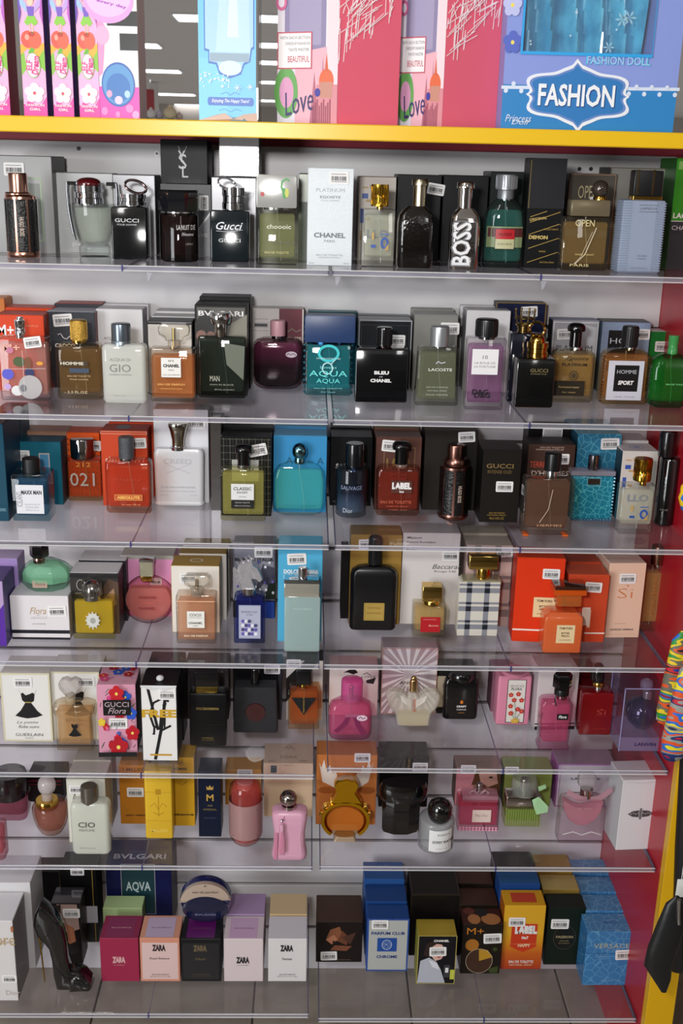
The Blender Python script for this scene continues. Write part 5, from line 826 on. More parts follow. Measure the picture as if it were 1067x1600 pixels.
carton('blue reptile-print carton behind the turquoise reptile-print bottle', 3, 898, 966, 678, 800, cell_mat('#2f7a9c', '#5aa4c0', 70), cell_mat('#4f9ab4', '#86c0d0', 70), '#1c4a60', stick=[(.74, .88, 2, 1.1)], d=.06, behind=[('blue reptile-print carton, last of its file', cell_mat('#2f7a9c', '#5aa4c0', 70), cell_mat('#4f9ab4', '#86c0d0', 70), .002, .05)])
p = bot('turquoise reptile-print bottle with clear bar lid and chrome spray', 3, 893, 957, 742, 812, [('sq', 890, 959, 733, 740, GL('#c8c4e0', .35), .03, 'bar_lid'), ('cyl', 919, 936, 710, 733, CH('#8a8a96', .15))], d=.036, sh=.003, opaque=cell_mat('#2384a0', '#5cc0cc', 95, .15, .05), neck='#888', a=[('R', .36, .80, .66, .93, '#32241c'), ('F', .34, .76, .68, .96, .0012, '#7ab8c8')])
b = MB()
for i in range(13): b.ball((p.W*.5, -.010, p.H*(.05+i*.075)), .0026, P('#2384a0', .12, coat=.8), 8)
for i in range(13): b.ball((p.W*(-.46+i*.077), -.016, .0022), .0026, P('#1c6c94', .12, coat=.8), 8)
b.build('scalloped_edge', p.root)['kind'] = 'stuff'
carton('white carton with gold and blue letter blocks at the end of the third shelf', 3, 968, 1024, 705, 812, '#d9d3cc', '#d2d0d2', '#2a3a44', block_letters(), ta=[('O', .5, .5, .2, .25, .0012, '#5a7ac0'), ('E', .5, .5, .1, .12, '#8aa0d0')], d=.06, behind=[('white carton, second of its file, blue round mark on its top', '#cfccca', '#c4c2c4', .004, .06)])
exn('clear bottle with ribbed gold cap standing last but one on the third shelf', 3, 969, 1024, 757, 835, 991, 1018, 716, 750)
bot('tall glossy black cylinder bottle against the red side panel', 3, 1026, 1058, 715, 818, [('cyl', 1030, 1056, 672, 712, P('#101012', .2, coat=.5))], d=None, opaque=P('#0b0b0d', .1, coat=.8), a=[('T', .3, .25, .03, .3, 'ml', '#888')], neck='#333')
# ================================================================ ROW 4
carton('purple carton at the frame edge of the fourth shelf, barcode on the upper one behind', 4, -34, 7, 908, 1009, P('#b8a0cc', .3), '#5a4a80', '#584c84', [('P', [(.3, .0), (1, 0), (1, .65), (.7, .5)], '#5a2aa0'), ('P', [(.0, .2), (.6, .3), (.4, .9), (0, .9)], '#8a70b8')], Y=None, d=.075, behind=[('lilac and cream carton behind the purple one at the frame edge', '#a48ac4', '#b8a4cc', .012, .05, .006)])
p = carton('white cube carton with dark base bands carrying the green faceted bottle', 4, 17, 108, 931, 999, '#e6e1e4', '#e0dee4', '#c4c0c8', [('R', 0, .0, 1, .05, '#15151f'), ('R', 0, .14, 1, .22, '#15151f'), ('T', .47, .66, .15, .28, 'Flora', '#b89868', {'sh': .35}), ('T', .48, .56, .03, .05, 'BY', '#aaa'), ('T', .48, .50, .05, .26, 'GUCCI', '#b8b4b8'), ('T', .48, .36, .03, .22, 'EAU FRAICHE', '#999')], stick=[(.80, .66, 2, 1.05)], d=.088, Y=None)
topz = p.z0+p.H+.0004
p4 = bot('faceted pale green bottle with black hexagon cap standing on a white carton', 4, 42, 92, 876, 928, [('hex', 48, 74, 849, 870, BLK), ('cyl', 52, 70, 870, 879, CH('#c89a8a', .15), None, 'collar')], d=.052, sh='n8', glass='#dcf4e8', liq='#a8ecc4', liqm=LQ('#b4f0cc', .55), base=.012, th_=.006, z0=topz, Y=p.Y+.018, prof=[(0, 1.15, 1), (.05, 1.2, 1), (.28, 1.62, 1.25), (.62, 1.62, 1.25), (.85, 1.15, 1), (1, .55, .5)], fill=.86,
         a=[('R', .16, .14, .62, .40, '#e0a8a0'), ('T', .40, .28, .12, .30, 'Flora', '#6a4a44', {'sh': .3})])
carton('white topped photo carton with a dark portrait behind the yellow ball topped bottle', 4, 111, 186, 895, 990, '#3a3634', '#dcdce0', '#242226', [('P', [(.55, .0), (1, 0), (1, .85), (.8, .9), (.62, .7), (.7, .45)], '#5a4438'), ('P', [(.70, .60), (.9, .75), (.95, .5), (.78, .38)], '#a88468'), ('L', [(.72, .62), (.82, .60)], .0012, '#2a1a14'), ('O', .22, .80, .09, .09, .0012, '#a8a8a0'), ('T', .24, .66, .035, .3, 'AMOUAGE', '#bbb'), ('R', 0, .92, 1, .97, '#18181c')], d=.055, behind=[('white topped photo carton, last of its file, navy edged', '#2c2a30', '#d4d4d8', .002, .055, .004)])
p = bot('yellow perfume bottle with ornate silver dome stopper and sun emblem', 4, 113, 179, 932, 998, [('cyl', 130, 158, 929, 935, CH(), None, 'collar'), ('dome', 128, 160, 906, 930, CH('#b8b4b0', .15, ), None, 'stopper', 20)], d=.038, sh=.002, glass='#f2ecb0', liq='#f0cc14', liqm=LQ('#f4d41c', .6), th_=.004, base=.008, prof=[(0, .96, .96), (.04, 1, 1), (.95, 1, 1), (1, .96, .96)], a=[('E', .48, .45, .15, .17, '#d8d8d4')]+[('L', [(.48+.13*math.cos(a), .45+.15*math.sin(a)), (.48+.18*math.cos(a), .45+.21*math.sin(a))], .0022, '#d8d8d4') for a in [i*.5236 for i in range(12)]]+[('E', .48, .45, .06, .07, '#a8a8a0')])
carton('pink carton with silver top behind the round pink bottle', 4, 190, 272, 868, 968, '#e49ac4', '#b4b0a8', '#d488b4', [('R', 0, .94, 1, 1, '#a8a49c')], ta=[('T', .5, .5, .2, .2, 'CC', '#888')], Y=1.90, d=.06, stick=[(.66, .58, 0, .7)])
def disc_pts(r, n=40, z=0): return [(r*math.cos(2*math.pi*i/n), z+r*math.sin(2*math.pi*i/n)) for i in range(n)]
def disc_bottle(lab, row, x0, x1, yt, yb, d, glass, liq, caps, a=(), fillh=.62, Y=None, foot=True):
    p = At(row, x0, x1, yb, Y, (yt+yb)/2, d); t = thing('perfume_bottle', lab, 'bottle', p.loc); p.root = t
    R = p.W/2; H = p.z(yt); p.H = H; rz_ = H/2
    pts = [(x, z*rz_/R+rz_) for x, z in disc_pts(R)]; MB().prism(pts, [(-d/2, R*.22), (-d*.46, R*.08), (-d*.3, 0), (d*.3, 0), (d*.46, R*.08), (d/2, R*.22)], GL(glass)).build('glass_body', t)
    r2 = R*.87; pi_ = [(x, max(z, -1e9)) for x, z in disc_pts(r2)]; cut = r2*fillh; pl = [(x, (min(z, cut))*rz_/R+rz_) for x, z in pi_]
    MB().prism(pl, [(-d*.36, R*.12), (-d*.25, 0), (d*.25, 0), (d*.36, R*.12)], LQ(liq, .55)).build('liquid', t)
    for c in caps: cap_mesh(p, *c[:6], c[6] if len(c) > 6 else None).build(c[7] if len(c) > 7 else 'cap', t)
    if a: art(t, a, lambda u, v, e: ((u-.5)*p.W, -d/2-e, v*H), p.W, H)
    return p
disc_bottle('round pink disc bottle with chrome rimmed square cap', 4, 190, 271, 900, 976, .032, '#fae8e8', '#f4a094', [('sq', 219, 240, 874, 898, P('#c8c4a8', .1, .5), .018), ('sq', 221, 238, 897, 906, GOLD(), .016, 'collar'), ('sq', 218, 241, 872, 876, CH(), .019, 'cap_rim')], [('T', .5, .60, .055, .36, 'CHANEL', '#8a3038', {'b': .03}), ('T', .48, .36, .055, .32, 'CHANEL', '#8a3038', {'b': .03}), ('T', .5, .48, .04, .3, 'CHANCE', '#d8685c')])
carton('white carton with gold top behind the peach crystal stoppered bottle', 4, 268, 343, 884, 988, '#ede6dd', '#a8863c', '#b8b0a0', [('F', 0, 0, 1, 1, .0007, '#c8a868')], ta=[('E', .5, .5, .14, .18, '#e8dcc0'), ('E', .5, .5, .11, .14, '#a8863c')], stick=[(.36, .82, 2, 1.0)], d=.055, behind=[('white carton with gold top, second of its file, set to one side', '#e4ddd4', '#9c7c34', .002, .04, .008), ('white carton with gold top, last of its file', '#e4ddd4', '#8c6c2c', .003, .04, .010)])
crystal_bottle('square bottle of peach perfume with clear crystal stopper and framed label', 4, 275, 337, 927, 1006, 288, 328, 897, 927, '#f4b48c',
               [('T', .49, .60, .055, .30, 'COCO', '#444', {'b': .02}), ('T', .49, .545, .02, .34, 'MADEMOISELLE', '#777'), ('T', .49, .435, .045, .36, 'CHANEL', '#444', {'b': .03}), ('T', .49, .375, .025, .12, 'PARIS', '#666'), ('T', .5, .17, .04, .6, 'EAU DE PARFUM', '#f8e0c0', {'b': .02}), ('R', .02, .87, .98, .89, '#e8b490')], (.27, .33, .72, .68))
HB = [('R', 0, 0, 1, .24, '#14161c'), ('R', .04, .25, .96, .97, '#8c8c98'), ('P', [(.0, .25), (.4, .25), (.3, .6), (0, .7)], '#c8c8cc'), ('P', [(.5, .3), (.75, .5), (1, .35), (1, .7), (.7, .75)], '#4a4a5a'), ('P', [(.7, .26), (1, .26), (1, .5), (.85, .48)], '#1c2a1c')]
random.seed(4); HB += [('E', random.uniform(.1, .95), random.uniform(.3, .8), .03, .02, random.choice(('#5a5ab0', '#7a6ac0', '#e8e8ee', '#3a3a5a'))) for _ in range(40)]
HB += [('T', .5, .82, .045, .9, 'BIANCO ITALIA', '#1a1a1e', {'b': .02}), ('R', .62, .0, .98, .235, '#2a58b8')]
carton('grey floral photo carton behind the blue horse-head bottle', 4, 364, 430, 853, 1000, '#6a6a74', '#8a8a90', '#16161a', HB, stick=[(.72, .92, 0, 1.1)], Y=1.90, d=.06)
p = bot('cobalt bottle topped by a silver horse head with oval portrait label', 4, 365, 414, 927, 1005, [('coll', 378, 401, 917, 928, CH(), None, 'collar')], d=.034, sh=.003, glass='#8894cc', liq='#1c2478', base=.006, prof=[(0, .97, .97), (.03, 1, 1), (.88, 1, 1), (.95, .92, .92), (1, .6, .6)], a=[('R', .16, .10, .86, .80, '#9aa0bc'), ('R', .18, .12, .84, .78, '#b4b6cc'), ('T', .5, .66, .04, .5, 'BLENDED OUD', '#44465a'), ('T', .5, .60, .03, .2, 'VIII', '#44465a')]+[('E', .3+.1*(i % 5), .2+.09*(i//5), .06, .035, ('#6a5ab0', '#e8e8f0', '#4a4a78')[i % 3]) for i in range(18)])
def px2(p, pts): return [(p.x(x, y), p.z(y)) for x, y in pts]
hp = px2(p, [(378, 920), (374, 908), (370, 896), (372, 884), (378, 878), (386, 876), (394, 872), (396, 880), (403, 885), (409, 896), (411, 903), (406, 908), (400, 903), (394, 902), (397, 910), (400, 920)])
HM = P('#dcdae0', .22, .65, bump=(90, .9)); MB().prism(hp[::-1], [(-.009, .0015), (-.006, 0), (.006, 0), (.009, .0015)], HM).build('horse_head', p.root)
b = MB()
for i, (x, y) in enumerate(((372, 908), (369, 899), (370, 890), (374, 882), (380, 877), (387, 874), (392, 871), (379, 914))):
    q = (p.x(x, y), p.z(y)); b.tube([(q[0]+.005, -.002, q[1]-.002), (q[0]-.001, -.004, q[1]+.001), (q[0]-.005, 0, q[1]+.005)], .0026, P('#dcdae0', .2, .7), 6, r2=.0007)
b.build('mane', p.root)['kind'] = 'stuff'
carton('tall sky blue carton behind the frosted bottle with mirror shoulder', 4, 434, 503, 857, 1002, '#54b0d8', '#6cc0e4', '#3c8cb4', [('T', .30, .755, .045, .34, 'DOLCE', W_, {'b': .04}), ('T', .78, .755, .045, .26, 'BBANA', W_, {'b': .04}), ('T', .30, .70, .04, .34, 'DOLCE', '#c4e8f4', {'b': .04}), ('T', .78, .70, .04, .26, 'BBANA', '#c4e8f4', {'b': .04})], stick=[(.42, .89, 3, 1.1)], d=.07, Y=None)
p = bot('frosted aqua bottle with mirror shoulder block and small chrome cap', 4, 444, 500, 929, 1019, [('sq', 444, 499, 907, 928, P('#c9c6b8', .12, .6), .028, 'shoulder_block'), ('cyl', 466, 480, 886, 904, CH()), ('sq', 444, 499, 902, 908, CH('#c8d4dc', .1), .028, 'rim')], d=.03, sh=.0018, glass='#a8c8c4', haze=.5, liq='#5c9490', neck=None, a=[('T', .5, .78, .03, .5, 'DOLCE & GABBANA', '#c4dcd8'), ('T', .5, .13, .02, .3, 'light blue', '#8aa8a8')])
carton('thin dark carton beside the gold carton at the middle gap', 4, 533, 545, 862, 958, '#1c1a1a', '#2a2826', None, Y=1.90, d=.06)
carton('gold carton behind the black long-necked bottle', 4, 546, 626, 836, 975, '#a4803c', '#b08c44', '#5a441c', stick=[(.32, .90, 3, 1.0)], d=.06)
p = bot('black satin bottle with long ribbed neck and square gold plate', 4, 547, 620, 884, 985, [('cyl', 576, 596, 838, 880, P('#101012', .35), None, 'cap', 34)], d=.042, sh=.010, opaque=P('#111113', .3, coat=.2), prof=[(0, .94, .9), (.03, 1, 1), (.85, 1, 1), (.93, .93, .93), (.98, .72, .75), (1, .45, .5)], neck='#222', a=[('R', .30, .16, .74, .44, '#b89a4c'), ('F', .32, .18, .72, .42, .0004, '#8a6c28'), ('T', .52, .36, .035, .3, 'TOM FORD', '#7a5c20'), ('T', .52, .28, .03, .3, 'BLACK ORCHID', '#7a5c20')])
carton('tall ivory carton with grey script behind the small cube bottle with red label', 4, 627, 716, 833, 975, '#dcd5d2', '#d8d2d0', '#b8b0b0', [('T', .20, .95, .025, .25, 'Maison', '#555', {'b': .01}), ('T', .32, .90, .025, .50, 'Francis Kurkdjian', '#555', {'b': .01}), ('T', .15, .82, .025, .16, 'Paris', '#555', {'b': .01}), ('T', .78, .64, .05, .50, 'Baccarat', '#555', {'sh': .35}), ('T', .76, .585, .028, .38, 'Rouge 540', '#666')], stick=[(.84, .76, 0, 1.0)], d=.06)
bot('small cube bottle of pale amber perfume with gold square cap and red label', 4, 646, 697, 944, 995, [('sq', 659, 690, 913, 936, CH('#dcb868', .15), .026), ('cyl', 662, 687, 936, 943, GOLD(), None, 'collar')], d=.042, sh=.002, glass='#f4eed8', liq='#e4c484', th_=.004, a=[('R', .22, .16, .82, .66, '#b81c26'), ('T', .5, .58, .03, .4, 'MAISON FRANCIS', '#e8b0a0'), ('T', .62, .38, .06, .3, 'Baccarat', '#f0c8b8', {'sh': .3})])
def plaid(a, b_, c, n=1):
    o = [('R', 0, 0, 1, 1, a)]
    for u in (.18, .62): o += [('R', u, 0, u+.13, 1, b_)]
    for v in (.12, .46, .80): o += [('R', 0, v, 1, v+.09, b_), ('R', 0, v+.13, 1, v+.17, b_)]
    for u in (.18, .62):
        for v in (.12, .46, .80): o += [('R', u, v, u+.13, v+.09, c), ('R', u, v+.13, u+.13, v+.17, c)]
    return o
carton('pinkish checked carton behind the checked bottle with gold lid', 4, 726, 797, 852, 978, '#c8aca4', '#d4ccb4', '#b09890', plaid('#c8aca4', '#8c7a78', '#1c1a20'), stick=[(.82, .92, 5, 1.0)], d=.055, behind=[('cream checked carton, last of its file', '#c4bca4', '#ccc4ac', .003, .05)])
p = bot('white bottle with black and grey check pattern and gold domed lid', 4, 716, 779, 906, 993, [('sq', 732, 777, 866, 886, CH('#d8b464', .1), .026), ('cyl', 744, 766, 886, 902, GOLD(), None, 'neck_tube'), ('sq', 721, 781, 902, 908, P('#b8b090', .2, .3), .034, 'shoulder_plate')], d=.036, sh=.003, opaque=P('#dcd8cc', .3, coat=.3), neck=None, a=plaid('#dcd8cc', '#8c8e98', '#1c1e2a'))
TF = [('R', .46, .42, .80, .66, '#e4c8a8')]
def tf(u0, v0, u1, v1, col='#ecd2a4'):
    cu = (u0+u1)/2; h = v1-v0
    return [('R', u0, v0, u1, v1, col), ('F', u0, v0, u1, v1, .0003, '#c89868'), ('T', cu, v0+h*.82, h*.12, (u1-u0)*.72, 'TOM FORD', '#4a2a1a', {'b': .03}), ('T', cu, v0+h*.55, h*.10, (u1-u0)*.45, 'BITTER', '#4a2a1a', {'b': .02}), ('T', cu, v0+h*.40, h*.10, (u1-u0)*.42, 'PEACH', '#4a2a1a', {'b': .02}), ('T', cu, v0+h*.18, h*.06, (u1-u0)*.6, 'EAU DE PARFUM', '#6a4a3a')]
carton('bright red-orange carton with white base line, rising behind the orange bottle', 4, 806, 880, 872, 1003, '#e03a18', '#e8502c', '#c02c10', tf(.40, .30, .86, .54)+[('R', 0, .135, 1, .155, '#f4e4dc')], stick=[(.72, .82, 0, 1.0)], d=.06, Y=None, rz=-4)
carton('duller orange carton with price sticker to one side of the orange bottle', 4, 884, 948, 898, 1003, '#c8482a', '#cc5a3c', '#a8341c', [('R', .55, .22, .62, .48, '#e4c8a8'), ('R', .5, .125, 1, .145, '#f4e4dc'), ('R', .4, .25, .60, .52, '#e8d4c4')], stick=[(.62, .82, -3, 1.0)], d=.055, behind=[('duller orange carton, last of its file', '#b8442a', '#c05438', .002, .05)])
p = bot('solid orange square bottle with flared amber plug cap and cream plate', 4, 850, 910, 955, 1020, [('sq', 863, 913, 916, 924, P('#c85010', .1, coat=.6), .040, 'cap_flare'), ('sq', 868, 906, 924, 943, GL('#e06018', .35), .028, 'cap_block'), ('sq', 864, 912, 911, 916, P('#3c1c10', .1, coat=1), .038, 'cap_top')], d=.044, sh=.003, opaque=P('#d86434', .22, coat=.4), neck=None, prof=[(0, .97, .97), (.03, 1, 1), (.80, 1, 1), (.90, .97, .97), (.95, .84, .84), (1, .72, .7)], a=tf(.32, .25, .80, .72))
carton('pale peach carton with thin orange letters near the red side panel', 4, 945, 1003, 880, 996, '#e8c4ac', '#e8d0c0', '#c8a894', [('T', .50, .60, .13, .40, 'Si', '#d07a44', {'b': -.02}), ('T', .55, .70, .02, .05, "'", '#d07a44'), ('T', .45, .19, .012, .3, 'EAU DE PARFUM', '#c09078'), ('T', .5, .11, .028, .64, 'GIORGIO ARMANI', '#6a5a58', {'b': .02}), ('L', [(.1, .05), (.9, .05)], .0003, '#c8a08c')], stick=[(.52, .80, 0, 1.0)], d=.07, rz=3)
bot('tall narrow bottle of golden perfume with rose-gold cap beside the red side panel', 4, 1000, 1037, 884, 987, [('cyl', 1017, 1041, 852, 880, CH('#8a6450', .25))], d=.03, sh=.002, glass='#f0e0c4', liq='#e0b468', liqm=LQ('#e8c078', .5), base=.018, th_=.004, a=[('T', .55, .55, .05, 1.7, 'POUR FEMME', '#b87a3a', {'r': 90}), ('T', .8, .6, .02, .3, 'flower', '#c86a3a')])
# ================================================================ ROW 5
DR = [('P', [(.40, .70), (.44, .72), (.50, .68), (.58, .70), (.64, .72), (.68, .70), (.66, .60), (.60, .57), (.48, .57), (.42, .61)], '#141214'), ('P', [(.48, .57), (.60, .57), (.72, .45), (.82, .39), (.70, .36), (.5, .34), (.36, .36), (.26, .38), (.38, .46)], '#141214'), ('R', .47, .57, .61, .585, '#b09a58'), ('L', [(.40, .70), (.36, .76)], .0003, '#333'), ('L', [(.68, .70), (.72, .76)], .0003, '#333')]
def gown(dy=0): return [(o[0], [(a, b_+dy) for a, b_ in o[1]], *o[2:]) if o[0] in 'PL' else (o[0], o[1], o[2]+dy, o[3], o[4]+dy, o[5]) for o in DR]
carton('white cream-edged carton with a little black gown, at the frame edge', 5, 3, 80, 1052, 1158, '#ebe8e4', '#e0dcd4', '#c8c4b4', [('F', 0, 0, 1, 1, .003, '#dcd4b4')]+gown()+[('T', .50, .28, .05, .44, 'La petite', '#777', {'sh': .35}), ('T', .52, .22, .045, .42, 'Robe noire', '#777', {'sh': .35}), ('T', .52, .10, .045, .56, 'GUERLAIN', '#777', {'b': .0}), ('T', .52, .05, .02, .16, 'PARIS', '#999')], stick=[(.46, .87, 0, 1.1)], d=.075)
carton('white carton edged in cream standing behind the heart stoppered bottle', 5, 80, 157, 1050, 1155, '#e8e5e0', '#dcd8d0', '#c8c4b4', [('F', 0, 0, 1, 1, .003, '#dcd4b4')]+gown()+[('T', .5, .28, .05, .44, 'La petite', '#777', {'sh': .35})], stick=[(.72, .86, 0, 1.1)], d=.075)
p = bot('shouldered bottle of pale amber perfume with clear heart stopper and black gown mark', 5, 84, 145, 1096, 1173, [('cyl', 102, 118, 1085, 1098, GL('#e8d8b8', .3), None, 'collar')], d=.036, sh=.006, glass='#f2e8d8', liq='#dcb078', prof=[(0, .93, .93), (.03, .95, 1), (.72, .93, 1), (.82, 1.06, 1.05), (.92, 1.04, 1), (.98, .75, .75), (1, .4, .5)], neck=None, fill=.82, a=[(o[0], [(a*.62+.20, b_*.75+.05) for a, b_ in o[1]], *o[2:]) for o in DR if o[0] == 'P']+[('T', .5, .68, .08, .4, 'La petite', '#8a6a4a', {'sh': .35}), ('T', .68, .58, .05, .2, 'Robe', '#8a6a4a')])
hs = px2(p, [(110, 1090), (101, 1082), (94, 1074), (92, 1067), (96, 1061), (104, 1059), (110, 1062), (117, 1059), (125, 1062), (128, 1069), (125, 1077), (118, 1084)])
MB().prism(hs[::-1], [(-.011, .004), (-.007, 0), (.007, 0), (.011, .004)], GL('#ece8e6', .15, .02, 1.5)).build('heart_stopper', p.root)
random.seed(9)
def floral(seed, n=14, reg=(0, 0, 1, 1), asp=.6):
    random.seed(seed); o = []
    for i in range(n*2): u, v = random.uniform(reg[0]+.05, reg[2]-.1), random.uniform(reg[1]+.03, reg[3]-.08); o.append(('L', [(u, v), (u+random.uniform(.02, .10), v+random.uniform(.02, .07))], .0009, random.choice(('#1c5a3a', '#1e3a2c', '#3a7a4a'))))
    for i in range(n):
        u, v = random.uniform(reg[0]+.10, reg[2]-.10), random.uniform(reg[1]+.07, reg[3]-.07); r = random.choice((.05, .08, .12, .14)); o += FL5(u, v, r, random.choice(('#c81c2c', '#d83040', '#a81828', '#2c5ac0', '#d84a8a')), asp)
    return o
FB = floral(21, 13, (0, .0, 1, 1), .62)+FL5(.52, .13, .24, '#b81828', .6)+FL5(.52, .90, .18, '#c8202c', .6)+FL5(.88, .62, .14, '#2c5ac8', .6)+FL5(.9, .34, .17, '#c01c2c', .6)+FL5(.12, .5, .09, '#e8c83a', .6)
carton('floral printed carton with black name plate between the heart stoppered bottle and the torn carton', 5, 152, 212, 1070, 1178, '#dc9cb4', '#e0a8bc', '#1a1418', FB+[('R', 0, 0, 1, .065, '#16161a'), ('R', .17, .60, .88, .82, '#111'), ('T', .52, .755, .07, .62, 'GUCCI', '#c8b0b8'), ('T', .52, .665, .08, .46, 'Flora', '#c8b0b8', {'sh': .35})], ta=floral(33, 8, (0, 0, 1, 1), 1), stick=[(.52, .45, 0, 1.1)], d=.075, rz=2)
p = carton('white and black carton with torn top and big golden word', 5, 221, 277, 1072, 1189, '#eceae8', '#151517', '#101012', [('F', 0, 0, 1, 1, .0012, '#18181a'), ('L', [(.2, .98), (.42, .5), (.46, .42)], .005, '#16161a'), ('L', [(.72, .99), (.58, .5), (.36, .02)], .0055, '#16161a'), ('L', [(.78, .80), (.60, .84), (.35, .78), (.24, .62), (.34, .47), (.58, .42), (.82, .48)], .0042, '#16161a'), ('L', [(.70, .78), (.55, .62), (.5, .44)], .003, '#16161a'), ('L', [(.62, .76), (.66, .6), (.64, .44)], .003, '#16161a'), ('L', [(.36, .47), (.34, .36), (.30, .37)], .0035, '#16161a'), ('R', .22, .075, .82, .098, '#c8982a'), ('T', .5, .64, .105, .96, 'FREE', '#d0a434', {'b': .05}), ('T', .1, .02, .015, .1, '90 ml', '#777')], stick=[(.74, .89, 0, 1.0)], d=.07, behind=[('black carton behind the torn white and black carton', '#121214', '#18181a', .004, .06, .002)])
b = MB(); x = p.W/2; b.add([(-x, -.0357, p.H-.002), (-x*.3, -.0365, p.H-.008), (x*.1, -.0368, p.H-.003), (x*.3, -.0372, p.H-.010), (x, -.036, p.H-.001), (x, -.0352, p.H+.001), (-x, -.0352, p.H+.001)], [(0, 1, 2, 3, 4, 5, 6)], '#d8d8da'); b.build('torn_edge', p.root, smooth=0)
MB().ball((0, -.012, p.H+.004), .007, P('#e4e4e6', .3), 10, (1, 1, .8)).build('paper_plug', p.root)
carton('dark floral-print carton behind the black gold-necked slab bottle', 5, 290, 357, 1040, 1150, '#4a4244', '#5a5052', '#1c1a1c', floral(8, 9)[:20]+[('R', .1, .2, .9, .8, '#2a2628'), ('T', .8, .9, .05, .2, 'TIA', '#b8b0b0')], Y=1.90, d=.06)
bot('black slab bottle with gold neck bar and black block cap', 5, 296, 353, 1080, 1166, [('sq', 305, 342, 1046, 1069, P('#0e0e10', .2, coat=.4), .024), ('sq', 306, 341, 1069, 1081, CH('#b89a4c', .2), .022, 'neck_bar')], d=.034, sh=.0015, opaque=P('#0c0c0e', .25, coat=.3), neck=None, a=[('T', .5, .72, .045, .62, 'DOLCE&GABBANA', '#a88c4c', {'b': .01}), ('T', .5, .16, .03, .3, 'INTENSE', '#8a7440'), ('T', .5, .12, .018, .34, 'EAU DE PARFUM', '#8a7440'), ('L', [(.02, .42), (.98, .42)], .0003, '#2a2a2c')])
carton('black carton behind the black glitter bottle with red round window', 5, 364, 440, 1042, 1135, '#141418', '#3a3a3e', '#0c0c0e', [('R', .93, .0, 1, 1, '#2c2a34')], stick=[(.80, .96, 0, 1.0)], Y=1.90, d=.06)
p = bot('black glitter bottle with dark red round window and slim black cap', 5, 364, 434, 1071, 1145, [('cyl', 392, 405, 1044, 1071, BLK)], d=.036, sh=.004, opaque=P('#17171a', .5, bump=(1200, 1), noise=('#3c3c40', 1500)), neck='#333', prof=[(0, .97, .95), (.03, 1, 1), (.96, .94, .97), (1, .9, .9)])
MB().prism([(q[0]*1.0+.0, q[1]+p.H*.46) for q in disc_pts(p.W*.23, 28)], [(-.0195, .001), (-.0175, 0)], P('#3c1416', .15, coat=1)).build('round_window', p.root)
carton('white and black slashed carton behind the orange bottle with black triangle', 5, 447, 504, 1032, 1128, '#d0c8c4', '#2a2a2c', '#8a6a50', [('P', [(0, .3), (.9, 1), (.5, 1), (0, .7)], '#141416'), ('R', .8, .2, 1, .5, '#d0a07c')], stick=[(.2, .95, 0, .9)], Y=1.90, d=.05)
bot('amber-orange bottle with black triangle and gold collar', 5, 450, 499, 1072, 1140, [('sq', 463, 486, 1046, 1067, P('#121214', .25), .018), ('cyl', 467, 482, 1066, 1073, GOLD(), None, 'collar')], d=.034, sh=.0018, glass='#f0d4b0', liq='#c86a18', base=.009, th_=.004, a=[('P', [(.10, .78), (.90, .78), (.5, .36)], '#15171a'), ('T', .5, .61, .03, .55, 'INSTINCT', '#c8a040', {'r': 90})])
def quilted(lab, row, x0, x1, ys, yb): pass
carton('pale pink carton with black silhouette behind the hot pink clear capped bottle', 5, 514, 590, 1045, 1140, '#dcccc8', '#d8a4a4', '#b88c8c', [('P', [(.28, .92), (.40, .98), (.52, .99), (.58, .92), (.48, .88), (.38, .92)], '#1a1418'), ('L', [(.68, .88), (.76, .92), (.84, .86)], .0012, '#333'), ('P', [(.75, .76), (.95, .82), (.90, .68), (.76, .70)], '#2a2428'), ('T', .8, .83, .04, .3, 'LOVE', '#333')], d=.06, Y=1.895)
p = bot('hot pink rounded bottle with see-through pink cap and white emblem', 5, 513, 582, 1093, 1158, [('cyl', 533, 567, 1061, 1091, GL('#f060b0', .25, .03, 1.2)), ('cyl', 545, 553, 1071, 1092, CH('#d8a890', .15), None, 'spray_stem')], d=.036, sh=.014, glass='#f8b4d4', liq='#e880a8', th_=.003, neck='#c89a90', prof=[(0, .72, .75), (.04, .9, .93), (.12, .98, 1), (.25, 1, 1), (.72, 1, 1), (.88, .9, .93), (.96, .62, .7), (1, .5, .6)], a=[('P', [(.40, .62), (.50, .66), (.44, .44), (.22, .22), (.12, .26), (.3, .45)], '#7a2850'), ('P', [(.56, .62), (.66, .64), (.72, .44), (.86, .22), (.76, .16), (.62, .40)], '#7a2850'), ('R', .38, .62, .70, .70, '#a85878'), ('E', .76, .60, .12, .075, '#e8c8d8'), ('L', [(.68, .59), (.73, .63), (.77, .58), (.84, .61)], .0016, '#3a1a2c'), ('T', .4, .38, .04, .3, 'LACOSTE', '#8a2c5c'), ('T', .45, .31, .03, .34, 'POUR FEMME', '#8a2c5c'), ('T', .8, .2, .04, .16, '50ml', '#8a2c5c')])
RAY = [('P', [(.5, .60), (.5+1.2*math.cos(a), .60+1.0*math.sin(a)), (.5+1.2*math.cos(a+.07), .60+1.0*math.sin(a+.07))], '#f0e8e8') for a in [i*.157 for i in range(40)]]
RAY = [(k, [(min(1, max(0, u)), min(1, max(0, v))) for u, v in pts], c) for k, pts, c in RAY]
carton('mauve carton with white sun rays behind the butterfly shaped bottle', 5, 596, 682, 1012, 1113, '#b8a4a8', '#c4b4b8', '#8a787c', RAY+[('E', .5, .48, .10, .07, '#e8dcd8'), ('T', .5, .48, .05, .34, 'ANGEL', '#5a4a48', {'b': .02}), ('F', 0, 0, 1, 1, .0012, '#c89080'), ('P', [(.26, .26), (.3, .33), (.36, .31), (.33, .23)], '#333')], Y=1.905, d=.05)
